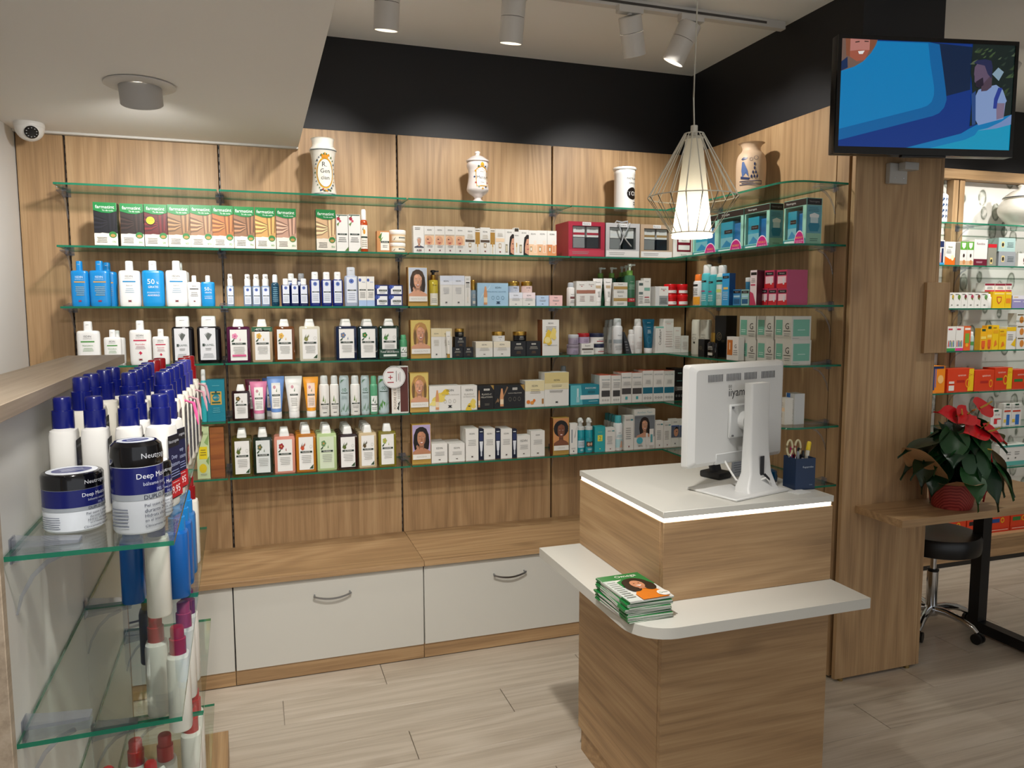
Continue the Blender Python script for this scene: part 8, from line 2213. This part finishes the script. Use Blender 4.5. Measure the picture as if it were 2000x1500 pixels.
# ================================================================== plant and stool at the desk
po = tag(empty('potted_anthurium', (2.695, 2.325, .7583)), 'red anthurium in red paper wrapped pot on oak desk', 'plant')
def paper(c1, c2):
    m, nt, b = new_mat('striped_wrap_' + c1.strip('#'))
    wv = nt.nodes.new('ShaderNodeTexWave'); wv.inputs['Scale'].default_value = 60.0; wv.bands_direction = 'DIAGONAL'
    tc = nt.nodes.new('ShaderNodeTexCoord'); nt.links.new(tc.outputs['Object'], wv.inputs['Vector'])
    mx = nt.nodes.new('ShaderNodeMix'); mx.data_type = 'RGBA'
    mx.inputs[6].default_value = hexc(c1); mx.inputs[7].default_value = hexc(c2)
    nt.links.new(wv.outputs['Fac'], mx.inputs[0]); nt.links.new(mx.outputs[2], b.inputs['Base Color'])
    b.inputs['Roughness'].default_value = .45
    return m
RP = paper('#7a1a1c', '#a8423a')
KP = paper('#a8825c', '#b08a62')
def crinkle(prof, mt, n=48, amp=.004, seed=1, z_amp=0.0, sweep=(0, 1)):
    rr = random.Random(seed)
    ph = [rr.uniform(0, 6.28) for _ in range(4)]
    m = MB()
    secs = []
    for j, (r, z) in enumerate(prof):
        t = j / (len(prof) - 1)
        loop = []
        for i in range(n):
            a = 2 * pi * i / n
            w_ = sin(9 * a + ph[0]) * .5 + sin(17 * a + ph[1]) * .35 + sin(5 * a + ph[2]) * .4
            loop.append(((r + amp * w_ * (.3 + t)) * cos(a), (r + amp * w_ * (.3 + t)) * sin(a), z + z_amp * t * (sin(3 * a + ph[3]) + .5 * sin(7 * a + ph[1]))))
        secs.append(loop)
    m.loft(secs, mt, True, False)
    m.add(secs[0], [tuple(reversed(range(n)))], mt)
    return m
crinkle([(.072, 0), (.078, .01), (.088, .08), (.092, .115)], RP, amp=.003).build('pot_wrap', po)
MB().lathe([(.084, .10), (.02, .112)], mat('#2a1f18', .9), n=24).build('soil', po)
MB().tube([(.095 * cos(2 * pi * k / 28), .095 * sin(2 * pi * k / 28), .112) for k in range(28)], .004, mat('#a8161f', .3), 6, True).build('ribbon', po)
for pts in ([(.06, -.075, .112), (.085, -.09, .13), (.10, -.085, .10), (.075, -.08, .045)], [(.06, -.075, .112), (.04, -.1, .128), (.02, -.1, .11)], [(.06, -.075, .112), (.09, -.08, .08), (.085, -.075, .03)]):
    MB().tube(pts, [.003, .004, .004, .002][:len(pts)], mat('#a8161f', .3), 6).build('ribbon_tail', po)
# flared paper collar, open petals
def collar(a0, a1, R0, R1, z0, z1, mt, seed):
    rr = random.Random(seed)
    n, q = 14, 6
    vs, fs = [], []
    for j in range(q + 1):
        t = j / q
        for i in range(n + 1):
            s = i / n
            a = a0 + (a1 - a0) * s
            bow = sin(pi * s)
            r = R0 + (R1 - R0) * t * (.55 + .45 * bow)
            z = z0 + (z1 - z0) * (t ** .8) * (.4 + .6 * bow) + .006 * sin(11 * a + seed) * t
            y_ = r * sin(a)
            vs.append((r * cos(a), min(y_, .125), z))
    for j in range(q):
        for i in range(n):
            k = j * (n + 1) + i
            fs.append((k, k + 1, k + n + 2, k + n + 1))
    return MB().add(vs, fs, mt, True)
for i, (a0, a1, R1, z1_, mt) in enumerate(((2.7, 3.75, .26, .27, KP), (3.5, 4.7, .20, .14, KP), (4.5, 5.6, .15, .14, RP), (5.3, 6.6, .16, .15, RP), (.1, 1.5, .14, .18, RP), (1.3, 2.7, .16, .22, RP))):
    collar(a0, a1, .090, R1, .105, z1_, mt, i + 1).build('wrap_collar', po)
LEAFM = mat('#10301a', .3)
LEAFM2 = mat('#1c4a22', .3)
def heart(L, W_, bend, droop):
    """heart shaped blade lying along +x from its stalk joint"""
    rows = 9
    vs, fs = [], []
    for i in range(rows):
        t = i / (rows - 1)
        hw = W_ * (sin(pi * min(1, t * 1.0 + .16)) ** .8) * (1 - t ** 3) + .0005
        x = L * (t - .12)
        z = -droop * t * t
        vs += [(x - (.10 * L * (1 - t) ** 2), hw, z + bend * .6), (x, hw * .45, z + bend * .15), (x, 0, z), (x, -hw * .45, z + bend * .15), (x - (.10 * L * (1 - t) ** 2), -hw, z + bend * .6)]
    for i in range(rows - 1):
        for j in range(4):
            k = i * 5 + j
            fs.append((k, k + 1, k + 6, k + 5))
    return vs, fs
_lm = {}
def blade(kind, mt, L, W_, bend, droop):
    if kind not in _lm:
        vs, fs = heart(L, W_, bend, droop)
        _lm[kind] = MB().add(vs, fs, mt, True).mesh('leaf')
    return _lm[kind]
rp = random.Random(5)
leaves = []
for k in range(30):
    a = 2 * pi * k / 30 * 7 + rp.uniform(-.2, .2)
    lev = k % 3
    R_ = (.07, .10, .115)[lev] + rp.uniform(-.02, .03)
    z = (.33, .25, .185)[lev] + rp.uniform(-.03, .03)
    if sin(a) > .1:
        R_ = min(R_, .045 / max(.2, sin(a)))
    base = Vector((R_ * cos(a), R_ * sin(a), z))
    leaves.append((a, base, rp.uniform(-.95, -.35) - .12 * lev, 0 if k % 4 else 1))
leaves += [(.1, Vector((.13, -.03, .30)), -.1, 1), (-.25, Vector((.17, -.02, .22)), -.6, 0), (-.5, Vector((.15, -.06, .17)), -.7, 0), (2.95, Vector((-.15, -.02, .28)), -.1, 0), (3.25, Vector((-.15, -.03, .22)), -.25, 0)]
for a, base, pit, kd in leaves:
    if base.y + .12 * sin(a) > .11:
        a = -a
    me = blade(('leaf', kd), LEAFM2 if kd else LEAFM, .165, .056, .016, .05)
    o = put('leaf', me, po, base)
    o.rotation_euler = (rp.uniform(-.3, .3), -pit, a)
    MB().tube([(base.x * .12, base.y * .12, .105), tuple(base * .55 + Vector((0, 0, .05))), tuple(base)], .0022, LEAFM2, 5).build('leaf_stalk', po)
REDS = mat('#c8141f', .15, 0, .5, .3)
for (x, y, z, a, s) in ((-.01, -.06, .392, 3.6, 1.0), (.03, -.085, .335, 3.3, 1.15), (.085, -.075, .318, -.5, .95), (.115, -.01, .405, .1, 1.05), (-.06, -.05, .385, 2.9, .95), (.03, -.11, .255, -1.2, .5)):
    vs, fs = heart(.125 * s, .05 * s, .012, .014)
    f = MB().add(vs, fs, REDS, True)
    o = f.build('flower_bract', po, (x, y, z))
    o.rotation_mode = 'ZYX'
    o.rotation_euler = (RAD(50), .12, a)
    MB().tube([(0, 0, .002), (.012 * cos(a), 0, .022 * s), (.016, 0, .048 * s)], [.0042, .004, .0022], mat('#d8b04a', .5), 8).build('spadix', o)
    MB().tube([(x * .1, y * .1, .105), (x * .6, y * .6, z * .6), (x, y, z)], .002, LEAFM2, 5).build('flower_stalk', po)

so2 = tag(empty('rolling_stool', (3.120, 2.772, 0)), 'black round rolling stool with chrome star base', 'stool')
MB().lathe([(.18, .398), (.197, .405), (.202, .43), (.202, .472), (.192, .488), (.15, .495), (.02, .497)], mat('#0c0c0d', .35), n=40).build('seat', so2)
MB().lathe([(.06, .385), (.06, .398)], mat('#1a1a1b', .5), n=20).build('seat_plate', so2)
MB().lathe([(.014, .28), (.014, .386)], CHROME, n=16).build('gas_piston', so2)
MB().lathe([(.024, .095), (.026, .10), (.026, .285), (.022, .288)], CHROME, n=20).build('column', so2)
MB().lathe([(.026, .287), (.027, .295), (.02, .297)], mat('#111112', .4), n=20).build('column_collar', so2)
MB().lathe([(.03, .065), (.038, .08), (.036, .105), (.028, .112)], CHROME, n=20).build('hub', so2)
for k in range(5):
    a = RAD(-78 + 72 * k)
    c, s = cos(a), sin(a)
    lg_ = MB().tube([(.02 * c, .02 * s, .095), (.08 * c, .08 * s, .098), (.15 * c, .15 * s, .088), (.20 * c, .20 * s, .068), (.225 * c, .225 * s, .05)], [.02, .018, .016, .014, .010], CHROME, 10).build('leg', so2)
    w_ = MB()
    for q_ in (-1, 1):
        ax = Vector((-s, c, 0)) * .012 * q_
        cc_ = Vector((.228 * c, .228 * s, .025)) + ax
        u_ = Vector((c, s, 0))
        w_.loft([[tuple(cc_ + Vector((-s, c, 0)) * dy + (u_ * cos(2 * pi * i / 16) + Vector((0, 0, 1)) * sin(2 * pi * i / 16)) * .0248) for i in range(16)] for dy in (-.008, .008)], mat('#0d0d0e', .4))
    w_.build('caster', lg_)

# cartons standing on the plinth bench and hair of the far corner
for i, (x, c) in enumerate(((4.02, '#d8401c'), (4.20, '#d8401c'), (4.385, '#d8401c'), (4.565, '#d8401c'))):
    m = MB().box(-.085, .085, 0, .1, 0, .135, mat(c, .35))
    P = Print(m, .17, .135, fmap(.17))
    P.t('apisérum', .5, .8, .14, '#f6d9c8', .7)
    P.r(.1, .46, .5, .64, ['#2f7a3a', '#16181c', '#1f4a8a', '#2f7a3a'][i])
    P.ring(.64, .55, .09, .13, .4, '#e8b81c')
    P.r(.0, .0, 1, .2, '#c8341a')
    P.n(.06, .94, .06, .14, 1, '#f6d9c8')
    o = m.build('product_carton', None, (x, 3.43, .1702))
    tag(o, 'orange-red jelly carton with %s band standing on oak plinth' % ['dark green', 'black', 'blue', 'mid green'][i], 'box', 'jelly cartons on the oak plinth')
